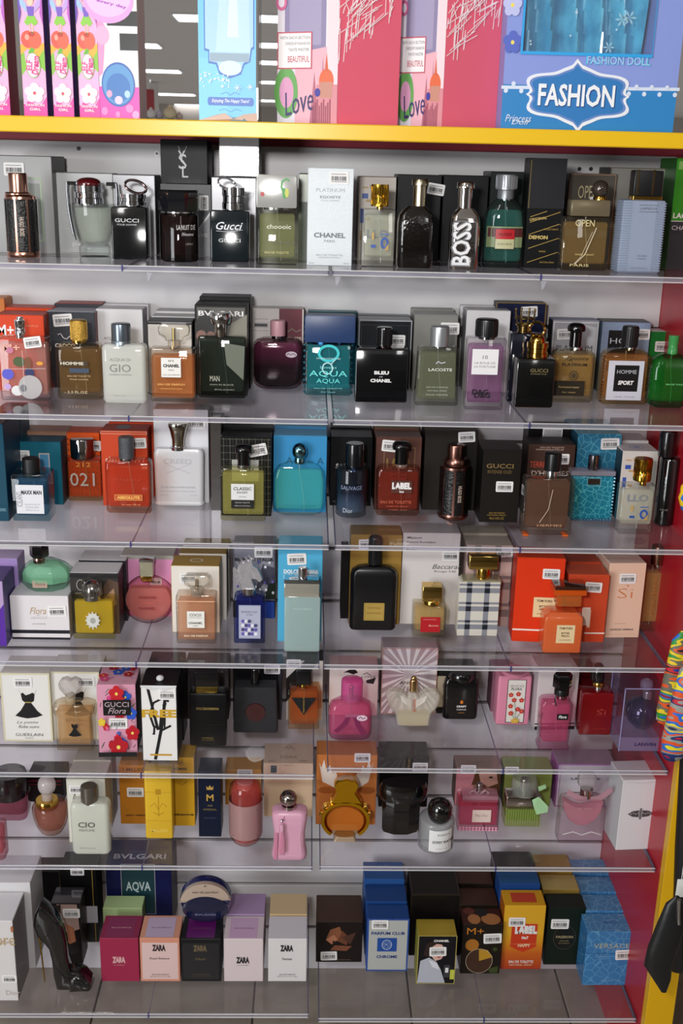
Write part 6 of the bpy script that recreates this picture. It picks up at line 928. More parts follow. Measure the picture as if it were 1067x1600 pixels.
# butterfly bottle
p = At(5, 604, 687, 1137, None, 1105, .026); t = thing('perfume_bottle', 'frosted butterfly shaped bottle with slim gold cap', 'bottle', p.loc); p.root = t
wing = [(646, 1078), (652, 1080), (655, 1085), (662, 1079), (672, 1076), (682, 1077), (687, 1083), (686, 1092), (682, 1102), (674, 1110), (672, 1120), (670, 1130), (664, 1136), (646, 1137), (626, 1136), (620, 1130), (618, 1120), (616, 1110), (608, 1102), (604, 1092), (602, 1083), (607, 1077), (617, 1076), (628, 1079), (636, 1085), (640, 1080)]
z_ = lambda pts: [(p.x(x, y), max(.0006, p.z(y))) for x, y in pts]
FRM = GL('#f6f2e6', .26, .12, .5); MB().prism(z_(wing)[::-1], [(-.013, .004), (-.010, .0008), (0, 0), (.010, .0008), (.013, .004)], FRM).build('glass_body', t)
low = [(x, y) for x, y in wing if y > 1108]; MB().prism([(x*.92, z) for x, z in z_([(672, 1112), (670, 1128), (664, 1134), (626, 1134), (620, 1128), (618, 1112)])], [(-.009, .001), (.009, .001)], LQ('#e0cc80', .4)).build('liquid', t)
b = MB()
for s in (-1, 1):
    for i in range(6): b.tube([(s*.004, -.0135, p.z(1100-i*2)), (s*(.012+.001*i), -.0138, p.z(1096-i*2.2)), (s*(.022+.0006*i), -.0125, p.z(1090-i*1.5))], .0006, P('#efe8dc', .4), 5)
b.build('wing_veins', t)['kind'] = 'stuff'
for c in (('cyl', 640, 652, 1062, 1080, CH('#d8b880', .15), .011, 'cap'), ('ball', 642, 651, 1056, 1064, CH('#d8b880', .15), .009, 'cap_knob')): cap_mesh(p, *c[:7]).build(c[7], t)
H = p.z(1076); art(t, [('T', .52, .62, .07*5, .06, 'PURE', '#c84830')], lambda u, v, e: ((u-.5)*p.W, -.0135-e, v*H), p.W, H)
carton('black and cream carton with big ampersand shapes behind the black flask', 5, 684, 742, 1046, 1108, '#1c1a18', '#2a2826', '#0e0e0e', [('T', .2, .5, .7, .45, 'B', '#b8a890', {'b': .05}), ('R', .72, 0, 1, 1, '#16161a')], Y=1.905, d=.05)
bot('black flask with tiny orange dot and white capitals', 5, 693, 748, 1060, 1124, [('disc', 700, 742, 1048, 1060, BLK)], d=.036, sh=.008, opaque=P('#0d0d0f', .15, coat=.6), prof=[(0, .93, .9), (.04, 1, 1), (.86, 1, 1), (.96, .93, .9), (1, .82, .8)], a=[('E', .52, .44, .045, .045, '#d87828'), ('T', .52, .33, .05, .28, 'CRAFT', W_, {'b': .04}), ('T', .52, .25, .035, .26, 'PARFUM', '#ccc', {'b': .02}), ('T', .52, .17, .025, .18, 'OUDH', '#c89048'), ('F', .28, .12, .78, .52, .0003, '#2a2a2c')])
pz = bot('pink bottle-shaped case with framed white flower panel', 5, 777, 829, 1052, 1133, [('disc', 783, 826, 1046, 1052, P('#d88aa0', .3))], d=.04, sh=.004, opaque=P('#dc8aa4', .35), neck=None, a=[('R', .28, .05, .84, .93, '#181818'), ('R', .30, .065, .82, .92, '#e6e2da'), ('T', .56, .80, .05, .40, 'GUCCI', '#444'), ('T', .56, .74, .045, .32, 'FLORA', '#444', {'b': .03})]+[x for f in [(.4, .62), (.62, .64), (.5, .52), (.72, .52), (.4, .40), (.62, .34), (.74, .30), (.42, .26)] for x in FL5(f[0], f[1], .07, '#c83a3c', .62)]+[('L', [(.56, .08), (.56, .3), (.5, .5)], .0008, '#3a7a4a'), ('L', [(.56, .1), (.46, .25)], .0008, '#3a7a4a'), ('L', [(.56, .1), (.68, .26)], .0008, '#3a7a4a')]+FL5(.56, .11, .12, '#d8b048', .4))
carton('mauve carton edge directly behind the pink flower case', 5, 768, 800, 1047, 1118, '#8c5a6c', '#a06c80', '#6c4454', Y=1.915, d=.05)
carton('tall white carton with black base line behind the pink hexagon capped bottle', 5, 836, 900, 1046, 1150, '#d8d0d0', '#ccbcc0', '#c4bcc0', [('R', 0, .0, 1, .06, '#1a181c'), ('R', 0, .09, 1, .11, '#1a181c'), ('P', [(.05, .25), (.2, .3), (.15, .12)], '#8a8488')], d=.07, rz=3, Y=1.845)
p = bot('tall pink faceted bottle with black hexagon cap and little black plate', 5, 845, 893, 1091, 1172, [('hex', 866, 892, 1051, 1075, BLK), ('cyl', 866, 889, 1075, 1084, P('#141416', .3), None, 'collar')], d=.036, sh=.005, glass='#f6c4dc', liq='#d8608c', base=.014, th_=.004, neck='#c89', prof=[(0, 1.0, 1), (.02, 1.02, 1.02), (.12, .9, .92), (.15, .96, .98), (.9, 1.02, 1), (.96, .9, .9), (1, .55, .6)], a=[('R', .50, .62, .86, .74, '#141214'), ('T', .68, .68, .06, .26, 'Flora', W_, {'sh': .3, 'b': .02}), ('T', .5, .50, .06, .6, 'Flora', '#a83a68', {'sh': .3}), ('T', .45, .36, .05, .5, 'by Gucci', '#a83a68', {'sh': .3})])
MB().tube([(p.x(869, 1080), -.012, p.z(1078)), (p.x(864, 1084), -.015, p.z(1086)), (p.x(866, 1090), -.017, p.z(1096))], .0012, P('#141416', .4), 6).build('ribbon', p.root)
p = bot('flat red bottle with black pointed egg cap', 5, 907, 957, 1079, 1149, [('dome', 923, 946, 1035, 1064, P('#131313', .12, coat=1)), ('cyl', 925, 945, 1064, 1070, GOLD(), None, 'collar')], d=.036, sh=.002, opaque=P('#7c0c14', .15, coat=.6), a=[('T', .64, .55, .12, .30, 'Si', '#a83c34'), ('L', [(.45, .46), (.82, .46)], .0003, '#a83c34'), ('T', .64, .16, .028, .44, 'GIORGIO ARMANI', '#a83c34'), ('T', .66, .62, .02, .1, '\'', '#a83c34')], Y=None)
carton('deep red carton behind the flat red bottle', 5, 902, 930, 1050, 1122, '#5c0c12', '#5c1418', '#3c0608', Y=1.89, d=.06, stick=())
# clear case with round blue bottle
p = At(5, 972, 1038, 1174, None, 1120, .085); H = p.z(1077, 0); W = p.W; t = thing('display_case', 'clear lilac plastic case holding the round violet bottle beside the red panel', 'case', p.loc); PC = GL('#e6e0f4', .015, .02, .2); x, y = W/2, .0425
for nm, a in (('front_pane', (-x, x, -y, -y+.001, 0, H)), ('back_pane', (-x, x, y-.001, y, 0, H)), ('side_pane', (-x, -x+.001, -y+.001, y-.001, 0, H)), ('side_pane', (x-.001, x, -y+.001, y-.001, 0, H)), ('top_pane', (-x, x, -y, y, H, H+.001))): MB().box(*a, PC).build(nm, t, smooth=0)
MB().box(-x+.0012, x-.0012, -y+.0012, y-.0012, .0002, p.z(1153, 0), GL('#cfc4dc', .35, .2, .3)).build('plinth', t, smooth=0)
b = MB(); ec = P('#9c98c8', .2)
for sx in (-1, 1):
    for sy in (-1, 1): b.box(*(sorted((sx*(x-.0014), sx*(x+.0002)))), *(sorted((sy*(y-.0014), sy*(y+.0002)))), 0, H+.0012, ec)
b.box(-x, x, -y-.0002, -y+.0012, H-.0002, H+.0014, ec); b.build('edge', t, smooth=0)['kind'] = 'stuff'
art(t, [('T', .62, .115, .055, .50, 'LANVIN', '#3a2c5c', {'b': .02})], lambda u, v, e: (-x+u*W, -y-e, v*H), W, H)
zc = p.z0+p.z(1153, 0)+.0006; q = At(5, 984, 1036, None, p.Y+.012, 1125, .0, zc); r = q.W/2; t = thing('perfume_bottle', 'round violet-black bottle with silver ball stopper inside the clear case', 'bottle', (q.xc, q.Y+r, zc))
MB().loft([(r*.06, r*.9, r*.9, 'e')]+[(r-r*math.cos(a), max(.004, 2*r*math.sin(a)), max(.004, 2*r*math.sin(a)), 'e') for a in [.5, .8, 1.1, 1.4, 1.7, 2.0, 2.3, 2.6, 2.85]], P('#140c38', .08, coat=1), 9).build('bottle_body', t)
q.d = 2*r; cap_mesh(q, 'cyl', 1004, 1018, 1079, 1102, P('#b8b0a8', .15, .7)).build('neck_tube', t); cap_mesh(q, 'cyl', 999, 1019, 1098, 1105, GOLD()).build('collar', t); cap_mesh(q, 'ball', 1000, 1021, 1060, 1079, GL('#c8c4c8', .35, .03, 1.2)).build('stopper', t)
sticker(t, (r*.85, -r*.9, q.z(1106)), (0, -1, 0), (0, 0, 1), .016, .018, 0)
# ================================================================ ROW 6
p = bot('dark capped bottle with a pink glass base at the frame edge', 6, -14, 42, 1241, 1284, [('disc', -14, 44, 1206, 1241, P('#1c1418', .15, coat=.6))], d=.05, sh=.016, glass='#d8a4b4', liq='#6c2a3c', neck=None, prof=[(0, .84, .84), (.3, .95, .95), (1, 1, 1)])
bot('rose pink bottle cut by the frame edge on the sixth shelf', 6, -40, 5, 1288, 1345, [('cyl', -30, -6, 1262, 1288, BLK)], d=.034, sh=.006, glass='#e8b4bc', liq='#c0606c')
carton('black carton with red lines behind the cherub shaped bottle', 6, 44, 100, 1214, 1300, '#171314', '#2a2224', '#0c0a0a', [('L', [(.03, .84), (.97, .84)], .0016, '#a01c28'), ('L', [(.03, .70), (.97, .70)], .0008, '#a01c28')], Y=1.905, d=.06)
bot('tapering rosy-amber bottle with gold collar and frosted ball stopper', 6, 44, 102, 1258, 1314, [('ball', 59, 87, 1213, 1240, GL('#e8dcdc', .45, .08, .8), None, 'stopper'), ('cyl', 65, 82, 1237, 1250, GL('#e0d0c8', .4), None, 'stopper_stem'), ('disc', 55, 92, 1248, 1260, GOLD(), None, 'collar')], d=None, glass='#e8c8b8', liq='#9c5c48', prof=[(0, .55), (.04, .62), (.25, .82), (.55, .97), (.82, 1), (.95, .9), (1, .6)], dip=False)
carton('cream carton with light side behind the frosted bottle with pewter cap', 6, 106, 166, 1217, 1316, '#dcdad0', '#c4c0b4', '#bdb8a0', [('F', 0, 0, 1, 1, .0006, '#c8c4a8'), ('T', .2, .72, .1, .12, 'A', '#555')], stick=[(.26, .84, 0, .9)], d=.06, behind=[('cream carton, last of its file behind the frosted pewter capped bottle', '#c8c4b4', '#b4b0a4', .001, .05)])
bot('frosted pale bottle with pewter cap and three grey capitals', 6, 110, 171, 1253, 1335, [('cyl', 126, 152, 1227, 1254, P('#7c756c', .28, .75)), ('cyl', 126, 152, 1254, 1260, P('#9a948a', .28, .75), None, 'collar')], d=.034, sh=.009, glass='#e8ecdc', haze=.6, liq='#b8bca0', prof=[(0, .92, .9), (.05, 1, 1), (.85, 1, 1), (.95, .97, .95), (.99, .88, .8), (1, .8, .7)], a=[('T', .42, .60, .11, .44, 'CIO', '#5c5c54', {'b': .02}), ('T', .42, .49, .05, .40, 'PERFUME', '#7c7c70'), ('T', .42, .13, .025, .4, '100 ml 3.4 fl.oz', '#8a8a7c')])
carton('orange-gold carton with worn lettering beside the gold ingot bottle', 6, 187, 232, 1196, 1287, '#c07c24', '#cc8c34', '#8a5414', [('T', .55, .93, .06, .8, '1 MILLION', '#5a3408', {'b': .02}), ('L', [(.35, .80), (.5, .86), (.62, .78), (.75, .82)], .001, '#5a3408'), ('T', .6, .15, .04, .8, 'paco rabanne', '#4a2c08', {'b': .04})], stick=[(.55, .55, 0, 1.05)], Y=None, d=.05)
bot('flat gold ingot bottle with embossed crest', 6, 226, 269, 1201, 1311, [], d=.032, sh=.003, opaque=P('#ecc034', .3, .25), a=[('T', .5, .70, .08, .20, '1', '#b88c1c', {'b': .04}), ('L', [(.2, .48), (.35, .54), (.5, .44), (.65, .54), (.8, .48)], .0014, '#b88c1c'), ('L', [(.3, .40), (.5, .36), (.7, .40)], .0014, '#b88c1c'), ('L', [(.5, .34), (.5, .64)], .0012, '#b88c1c'), ('L', [(0, .70), (1, .69)], .0004, '#b88c1c'), ('L', [(0, .28), (1, .27)], .0004, '#b88c1c'), ('T', .5, .13, .05, .6, 'MILLION', '#f0d060', {'b': .03})])
carton('yellow-gold carton with dotted print behind the gold ingot bottle', 6, 266, 304, 1184, 1290, '#d4a024', '#dcac34', '#8a6414', [('T', .4, .84, .04, .6, 'WOMAN', '#2a1c08', {'b': .03}), ('T', .5, .17, .035, .9, 'rabanne', '#4a3408', {'b': .04}), ('L', [(.3, .64), (.5, .6), (.7, .66)], .001, '#8a6414')]+[('E', .15+.14*(i % 6), .7+.04*(i//6), .015, .006, '#8a6414') for i in range(12)], d=.05)
carton('navy carton with gold crown and letter on the sixth shelf beside the yellow-gold carton', 6, 310, 345, 1205, 1307, '#10182e', '#141c34', '#0a1020', [('T', .52, .60, .10, .32, 'M', '#c09c4c', {'b': .02}), ('P', [(.38, .72), (.36, .78), (.44, .75), (.52, .79), (.60, .75), (.68, .78), (.66, .72)], '#c09c4c'), ('T', .52, .48, .028, .24, 'AIR', '#8a7844'), ('T', .52, .42, .028, .6, 'IMPERIAL', '#8a7844'), ('T', .52, .29, .02, .5, 'BLUE VELVET', '#4a5470')], d=.05)
carton('amber carton behind the coral capsule shaped bottle', 6, 352, 408, 1203, 1300, '#c88c38', '#d49c48', '#8a5c1c', [('F', 0, 0, 1, 1, .001, '#e0b058')], stick=[(.55, .90, 0, 1.0)], Y=1.90, d=.05)
p = bot('coral capsule shaped bottle with rose-grey metal sleeve', 6, 356, 409, 1222, 1331, [('cyl', 370, 396, 1219, 1229, GL('#f4c8c8', .3), None, 'plug')], d=None, glass='#f8c8c4', liq='#f07068', neck=None, prof=[(0, .4), (.02, .62), (.07, .85), (.14, .98), (.2, 1), (.82, 1), (.9, .93), (.96, .75), (1, .5)], fill=.95, dip=False)
MB().loft([(p.H*.17, p.W*1.0+.0008, p.W*1.0+.0008, 'e'), (p.H*.70, p.W*1.0+.0008, p.W*1.0+.0008, 'e')], P('#b48c8c', .35, .25), 8, False).build('metal_sleeve', p.root)
b = MB()
for s in (-.35, .35):
    for v in (.22, .62): b.ball((s*p.W, -p.W/2*math.sqrt(1-4*s*s*.999)-.001, p.H*v), .0011, CH(), 6)
b.build('rivet', p.root)['kind'] = 'stuff'
p = carton('tall beige carton with overhanging lid behind the pink bottle with tassel', 6, 412, 488, 1193, 1328, '#dcc0a0', '#dcc8b0', '#c0a488', [('T', .5, .97, .02, .2, 'PARFUM', '#8a7a68')], ta=[('T', .5, .30, .14, .34, 'DELINA', '#9a8a78'), ('L', [(.35, .75), (.45, .82), (.5, .7), (.55, .82), (.65, .75)], .0011, '#6a6a6c'), ('L', [(.38, .62), (.5, .9), (.62, .62)], .0009, '#6a6a6c'), ('T', .15, .1, .08, .12, 'exclusif', '#9a8a78'), ('T', .8, .1, .08, .16, 'PARFUM', '#9a8a78')], d=.075, lid=(.79, '#dcc4a8'), Y=1.86)
b = MB(); 
for i in range(9): b.box(-p.W*.36, -p.W*.24, -.0391, -.0388, p.H*(.83+.014*i), p.H*(.83+.014*i)+.001+.0008*(i % 3), P('#3c5c6c'))
b.build('barcode_print', p.root, smooth=0)['kind'] = 'stuff'
pk = P('#dca4bc', .35, coat=.2)
p = bot('pink waisted bottle with silver ball stopper and pink tassel', 6, 424, 480, 1265, 1345, [('ball', 437, 464, 1236, 1258, CH('#b4a8a4', .06), None, 'stopper'), ('coll', 440, 463, 1257, 1266, CH('#c0b0b0', .1), None, 'collar')], d=.038, sh=.012, opaque=pk, neck='#c8a8a8', prof=[(0, .88, .9), (.02, .96, .97), (.07, 1, 1), (.12, .97, 1), (.3, .88, .93), (.55, .87, .93), (.75, .95, 1), (.88, 1, 1), (.95, .97, .95), (.99, .8, .75), (1, .5, .5)], a=[('L', [(.16, .80), (.3, .77), (.5, .79), (.7, .77), (.84, .80)], .0006, '#ecc4d4'), ('L', [(.84, .78), (.78, .5), (.84, .14)], .0006, '#ecc4d4'), ('L', [(.3, .1), (.5, .12), (.8, .10)], .0006, '#ecc4d4'), ('L', [(.2, .12), (.23, .5), (.18, .78)], .0006, '#ecc4d4')])
tx = p.x(441, 1280); b = MB(); b.ball((tx, -.024, p.z(1271)), .0028, CH('#8a7c80', .1), 8); b.build('tassel_bead', p.root); MB().tube([(p.x(447, 1264), -.016, p.z(1264)), (tx, -.0235, p.z(1271))], .0007, P('#c88aa4')).build('tassel_cord', p.root)
b = MB(); b.loft([(p.z(1287), .007, .007, 'e', tx, -.0245), (p.z(1282), .009, .009, 'e', tx, -.0245), (p.z(1276), .006, .006, 'e', tx, -.0245)], pk); b.build('tassel_knot', p.root); b = MB()
for i in range(11):
    a = -.9+.18*i; b.tube([(tx+.0025*math.sin(a), -.0245-.002*math.cos(a), p.z(1286)), (tx+.0055*math.sin(a), -.0245-.003*math.cos(a), p.z(1300)), (tx+.006*math.sin(a), -.0245-.003*math.cos(a), p.z(1318+(i*7) % 5))], .0009, P('#d48ca8', .7), 5)
b.build('tassel_threads', p.root)['kind'] = 'stuff'
b = MB()
for i in range(6): b.tube([(tx-.008-.001*i, -.021, p.z(1292)), (tx-.009-.001*i, -.021, p.z(1332))], .0008, P('#d48ca8', .7), 5)
b.build('second_tassel', p.root)['kind'] = 'stuff'
WG = [('P', [(.44, .52), (.30, .54), (.10, .62), (.04, .90), (.08, .82), (.12, .94), (.16, .80), (.22, .86), (.26, .74), (.32, .76), (.38, .64)], '#f0e0d4'), ('P', [(.58, .52), (.72, .54), (.86, .62), (.94, .92), (.90, .82), (.86, .94), (.82, .80), (.76, .86), (.72, .74), (.68, .76), (.62, .64)], '#f0e0d4')]
carton('terracotta orange carton with white wings behind the gold medallion bottle', 6, 494, 588, 1180, 1288, '#cc7c40', '#c8804c', '#8a4c20', WG+[('E', .18, .50, .16, .05, '#a85c28'), ('E', .84, .50, .14, .05, '#a85c28'), ('L', [(.04, .03), (.04, .97)], .0005, '#e09c60')], stick=[(.75, .97, 0, 1.0)], d=.055)
# gold medallion bottle
p = At(6, 502, 578, 1318, None, 1270, .036); t = thing('perfume_bottle', 'gold medallion bottle with amber disc, studded rim and small square foot', 'bottle', p.loc)
R = (p.x(573, 1270)-p.x(507, 1270))/2; cz = p.z(1277); cx = 0; GM = P('#d8a21c', .2, .85)
pts = [(R*1.15*math.cos(a), cz+R*1.0*math.sin(a)) for a in [2*math.pi*i/48 for i in range(48)]]; pin = [(R*1.0*math.cos(a), cz+R*.86*math.sin(a)) for a in [2*math.pi*i/48 for i in range(48)]]
b = MB(); n = 48; vs = []; 
for y in (-.013, .013):
    vs += [(x_, y, z) for x_, z in pts]+[(x_, y, z) for x_, z in pin]
b.add(vs, [f for i in range(n) if not 31 <= i < 41 for f in ((i, (i+1) % n, n+(i+1) % n, n+i), (2*n+i, 3*n+i, 3*n+(i+1) % n, 2*n+(i+1) % n), (i, 2*n+i, 2*n+(i+1) % n, (i+1) % n), (n+i, n+(i+1) % n, 3*n+(i+1) % n, 3*n+i))], GM); b.build('gold_ring', t)
MB().prism([(x_*.99, cz+(z-cz)*.99) for x_, z in pin], [(-.018, R*.15), (-.015, R*.03), (.015, R*.03), (.018, R*.15)], GL('#f8dcb0')).build('glass_body', t)
MB().prism([(x_*.93, cz+(max(z-cz, -R*.60))*.93) for x_, z in pin], [(-.013, R*.06), (.013, R*.06)], LQ('#f0a03c', .6)).build('liquid', t)
for s in (-1, 1):
    for a in (.25, .62, .98): 
        q = (s*R*1.16*math.cos(a), cz+R*1.02*math.sin(a)); MB().loft([(q[1]-.0045, .006, .012, .002, q[0], 0), (q[1]-.002, .0085, .015, .002, q[0], 0), (q[1]+.002, .0085, .015, .002, q[0], 0), (q[1]+.0045, .006, .012, .002, q[0], 0)], CH('#e8b850', .15)).build('stud', t)
sh_ = [(p.x(x_, y), p.z(y)) for x_, y in ((518, 1250), (526, 1234), (522, 1224), (527, 1217), (541, 1213), (556, 1217), (560, 1224), (554, 1234), (564, 1250))]
MB().prism(sh_[::-1], [(-.013, .001), (-.011, 0), (.011, 0), (.013, .001)], GM).build('neck_crest', t)
cap_mesh(p, 'dome', 525, 557, 1211, 1224, GL('#f0d8b8', .2), .024).build('stopper', t)
MB().loft([(.0003, p.x(558, 1315)-p.x(523, 1315), .026, .003), (p.z(1309), p.x(558, 1315)-p.x(523, 1315), .026, .003), (p.z(1303), (p.x(558, 1315)-p.x(523, 1315))*.8, .022, .003)], GL('#eccca0', .3)).build('foot', t)
carton('black carton behind the black lens capped bottle', 6, 592, 668, 1182, 1292, '#0f0e10', '#2a2a2c', '#0a0a0a', stick=[(.82, .80, 0, 1.0)], Y=1.895, d=.06)
p = bot('black faceted bottle with wide lens shaped cap', 6, 598, 656, 1246, 1305, [('disc', 592, 668, 1222, 1248, P('#08080a', .05, coat=1), .044)], d=.036, sh='n8', opaque=P('#0c0708', .08, coat=1), neck=None, prof=[(0, .9, .9), (.1, 1, 1), (.85, 1.02, 1), (1, .9, .9)])
cap_mesh(p, 'cyl', 614, 644, 1243, 1248, GOLD(), .02).build('collar', p.root)
p = bot('clear round bottle with black ball cap and white wrap label', 6, 656, 713, 1280, 1336, [('ball', 668, 707, 1247, 1285, P('#0a0a0c', .08, coat=1))], d=None, glass='#eef0f0', liq='#d8dcdc', base=.006, th_=.004, neck='#888', a=[('R', .26, .10, .97, .80, '#ececec'), ('T', .66, .66, .06, .34, 'BYREDO', '#555'), ('T', .66, .42, .09, .62, 'GYPSY WATER', '#222', {'b': .03}), ('T', .62, .2, .03, .3, '100 ml', '#777')], prof=[(0, .95), (.04, 1), (.88, 1), (.95, .95), (1, .8)])
carton('photo carton with a fair haired portrait behind the pink bow bottle', 6, 711, 780, 1200, 1283, '#8c6a5c', '#9c8478', '#6a4a40', [('R', 0, 0, .4, 1, '#c8808c'), ('P', [(.35, .55), (.45, .95), (.7, 1), (.98, .95), (1, .2), (.9, .4), (.6, .6)], '#5a3a24'), ('P', [(.5, .88), (.62, .95), (.9, .90), (.95, .60), (.72, .5), (.55, .65)], '#c8988a'), ('E', .78, .76, .05, .025, '#2a1a14'), ('P', [(.35, .9), (.5, 1), (.75, 1), (.98, .9), (.8, .93), (.6, .92)], '#b08a58'), ('E', .12, .4, .08, .07, '#e0a8b4'), ('E', .25, .25, .08, .06, '#d898a8')], stick=[(.26, .97, 0, 1.0)], Y=1.90, d=.05)
p = bot('hot pink square bottle with clear bow and cream plate', 6, 716, 780, 1246, 1299, [('cyl', 744, 754, 1224, 1241, CH('#c8b8bc', .1)), ('sq', 721, 777, 1238, 1247, GL('#f0a8c0', .3), .03, 'shoulder_block')], d=.036, sh=.002, glass='#f8c0d0', liq='#e05080', th_=.004, neck=None, a=[('R', .34, .30, .80, .70, '#e8d0c8'), ('T', .57, .52, .08, .32, 'Miss Dior', '#9a7a50', {'sh': .2}), ('F', .34, .3, .8, .7, .0004, '#c8a888')]+[('E', .06+.08*(i % 12), .05+.08*(i//12), .03, .03, '#f8a8c4') for i in range(24)])
for s in (-1, 1): MB().tube([(0, -.004, p.z(1240)), (s*.011, -.006, p.z(1232)), (s*.018, -.006, p.z(1236)), (s*.012, -.006, p.z(1242)), (0, -.004, p.z(1241))], .0022, GL('#f4c8d4', .3), 6).build('bow_loop', p.root)
carton('lime green carton behind the ribbed green bottle', 6, 786, 860, 1202, 1286, '#8c9c50', '#94a45c', '#5c6c34', [('F', .03, .03, .97, .97, .0006, '#a8b46c')], stick=[(.14, .97, 0, .9)], Y=1.90, d=.05)
p = bot('ribbed lime green bottle with silver plate and clear round stopper', 6, 789, 845, 1257, 1292, [('sq', 789, 843, 1238, 1257, CH('#c8c0b8', .1), .034, 'silver_plate'), ('disc', 799, 839, 1214, 1238, GL('#e4e8dc', .2, .02, 1.2), None, 'stopper'), ('cyl', 812, 826, 1216, 1240, CH('#c8c8c0', .1), None, 'stopper_core')], d=.04, sh=.002, glass='#e4f0b0', liq='#a8c828', neck=None, th_=.004)
for i in range(15): MB().box(-p.W*.47+p.W*.067*i-.0009, -p.W*.47+p.W*.067*i+.0009, -.0216, -.020, .002, p.H*.96, GL('#dcec9c', .15)).build('rib', p.root, smooth=0)
b = MB(); b.add([(p.x(828, 1237), -.022, p.z(1240)), (p.x(838, 1233), -.024, p.z(1234)), (p.x(852, 1250), -.026, p.z(1248)), (p.x(851, 1257), -.026, p.z(1257)), (p.x(834, 1261), -.026, p.z(1261)), (p.x(830, 1250), -.024, p.z(1250))], [(0, 1, 2, 3, 4, 5)], P('#a8d4a0', .5))
b.add([(p.x(838, 1228), -.012, p.z(1224)), (p.x(850, 1224), -.010, p.z(1221)), (p.x(852, 1228), -.010, p.z(1227)), (p.x(840, 1233), -.012, p.z(1231))], [(0, 1, 2, 3)], P('#a8d4a0', .5)); b.build('ribbon', p.root, smooth=0)
carton('pearl carton with purple edges behind the smile shaped clear bottle', 6, 867, 957, 1194, 1298, '#c8c4cc', '#a894a8', '#9c4c9c', [('F', 0, 0, 1, 1, .0022, '#8c3c94'), ('F', .05, 0, .95, 1, .0012, '#b878bc'), ('T', .5, .66, .05, .5, 'LANCOME', '#4a4448', {'b': .02})], Y=1.90, d=.06)
p = bot('clear bottle with pink smile shaped pool of perfume and tulle bow', 6, 875, 947, 1245, 1318, [('crys', 903, 930, 1207, 1234, GL('#d8d0d4', .25, .03, 1.4), .02, 'stopper')], d=.034, sh=.003, glass='#f4e4ea', liq=None, neck='#c8b0b4', prof=[(0, .98, .95), (.03, 1, 1), (.8, .96, 1), (.93, .90, .95), (1, .5, .6)], a=[('T', .5, .80, .05, .3, 'la vie', '#c08c98', {'sh': .3})])
sm = [(-.42, .92), (-.40, .70), (-.30, .50), (-.12, .38), (0, .36), (.12, .38), (.30, .50), (.40, .70), (.42, .92), (.2, .80), (0, .76), (-.2, .80)]; MB().prism([(a*p.W, b_*p.H) for a, b_ in sm], [(-.010, .001), (-.008, 0), (.008, 0), (.010, .001)], LQ('#e8a0b0', .5)).build('liquid', p.root)
MB().tube([(-p.W*.42, -.0165, p.H*.2), (-p.W*.2, -.017, p.H*.27), (0, -.0172, p.H*.2), (p.W*.2, -.017, p.H*.27), (p.W*.42, -.0165, p.H*.2)], .0012, GL('#ffffff', .4), 6).build('base_curve', p.root)
for s, e in ((1, 9), (-1, 4)): MB().prism([(s*.003+p.x(918, 1240), p.z(1240)), (p.x(918+s*14, 1240), p.z(1238)), (p.x(918+s*34, 1240), p.z(1233-e)), (p.x(918+s*36, 1240), p.z(1241-e)), (p.x(918+s*18, 1240), p.z(1246)), (s*.003+p.x(918, 1240), p.z(1246))], [(-.012, 0), (-.0105, 0)], GL('#e0a8b8', .35)).build('bow_loop', p.root)
b = MB(); p = carton('white carton with dark feather ornament at the end of the sixth shelf', 6, 965, 1029, 1219, 1327, '#dcdce0', '#e8e8ea', '#c4c4c8', [('L', [(.08, .985), (.5, .955), (.97, .985)], .0004, '#9a9a9e')], d=.07, rz=4)
W, H = p.W, p.H; OC = '#4a4a4e'; A = [('P', [(.20, .52), (.32, .56), (.48, .57), (.48, .47), (.32, .48)], OC), ('P', [(.84, .52), (.72, .56), (.56, .57), (.56, .47), (.72, .48)], OC), ('R', .49, .44, .55, .60, '#707074')]
for i in range(4): A += [('E', .28+.06*i, .52+.012*(i % 2), .025, .010, '#9a9a9e'), ('E', .76-.06*i, .52+.012*(i % 2), .025, .010, '#9a9a9e')]
art(p.root, A, lambda u, v, e: (-W/2+u*W, -.035-e, v*H), W, H)
# ================================================================ ROW 7
carton('white carton with copper lettering and grey side, front one at the frame edge', 7, -50, 24, 1439, 1563, '#dcd8d8', '#e4e2e6', '#8c8688', [('T', .80, .735, .07, .34, "j'adore", '#b08868'), ('T', .82, .745, .10, .40, 'ore', '#b8a078'), ('T', .90, .10, .06, .30, 'Dior', '#b8a8a0'), ('E', .98, .90, .03, .04, '#b0704c')], stick=[(.85, .28, 0, .9)], d=.085, behind=[('white carton, taller and set back at the frame edge of the lowest shelf', '#dcdadc', '#e0dee2', .018, .09, .012)])
carton('black carton outlined with gold and a white band, behind the portrait carton', 7, 96, 152, 1358, 1478, '#0c0b0c', '#18161a', '#0c0b0c', [('R', .0, .0, 1, .27, '#0c0b0c'), ('R', 0, .27, 1, .50, '#b8b4bc'), ('L', [(.90, .5), (.90, 1)], .0012, '#a88c3c'), ('L', [(.92, 0), (.92, .27)], .0012, '#a88c3c')], stick=[(.5, .97, 0, .9)], Y=1.90, d=.06)
carton('black carton behind the stiletto shaped bottle and the white carton', 7, 55, 98, 1362, 1475, '#0e0c0e', '#1c1a1e', '#0a0a0a', [('L', [(.95, 0), (.95, 1)], .0006, '#6a5a2c')], Y=1.935, d=.05)
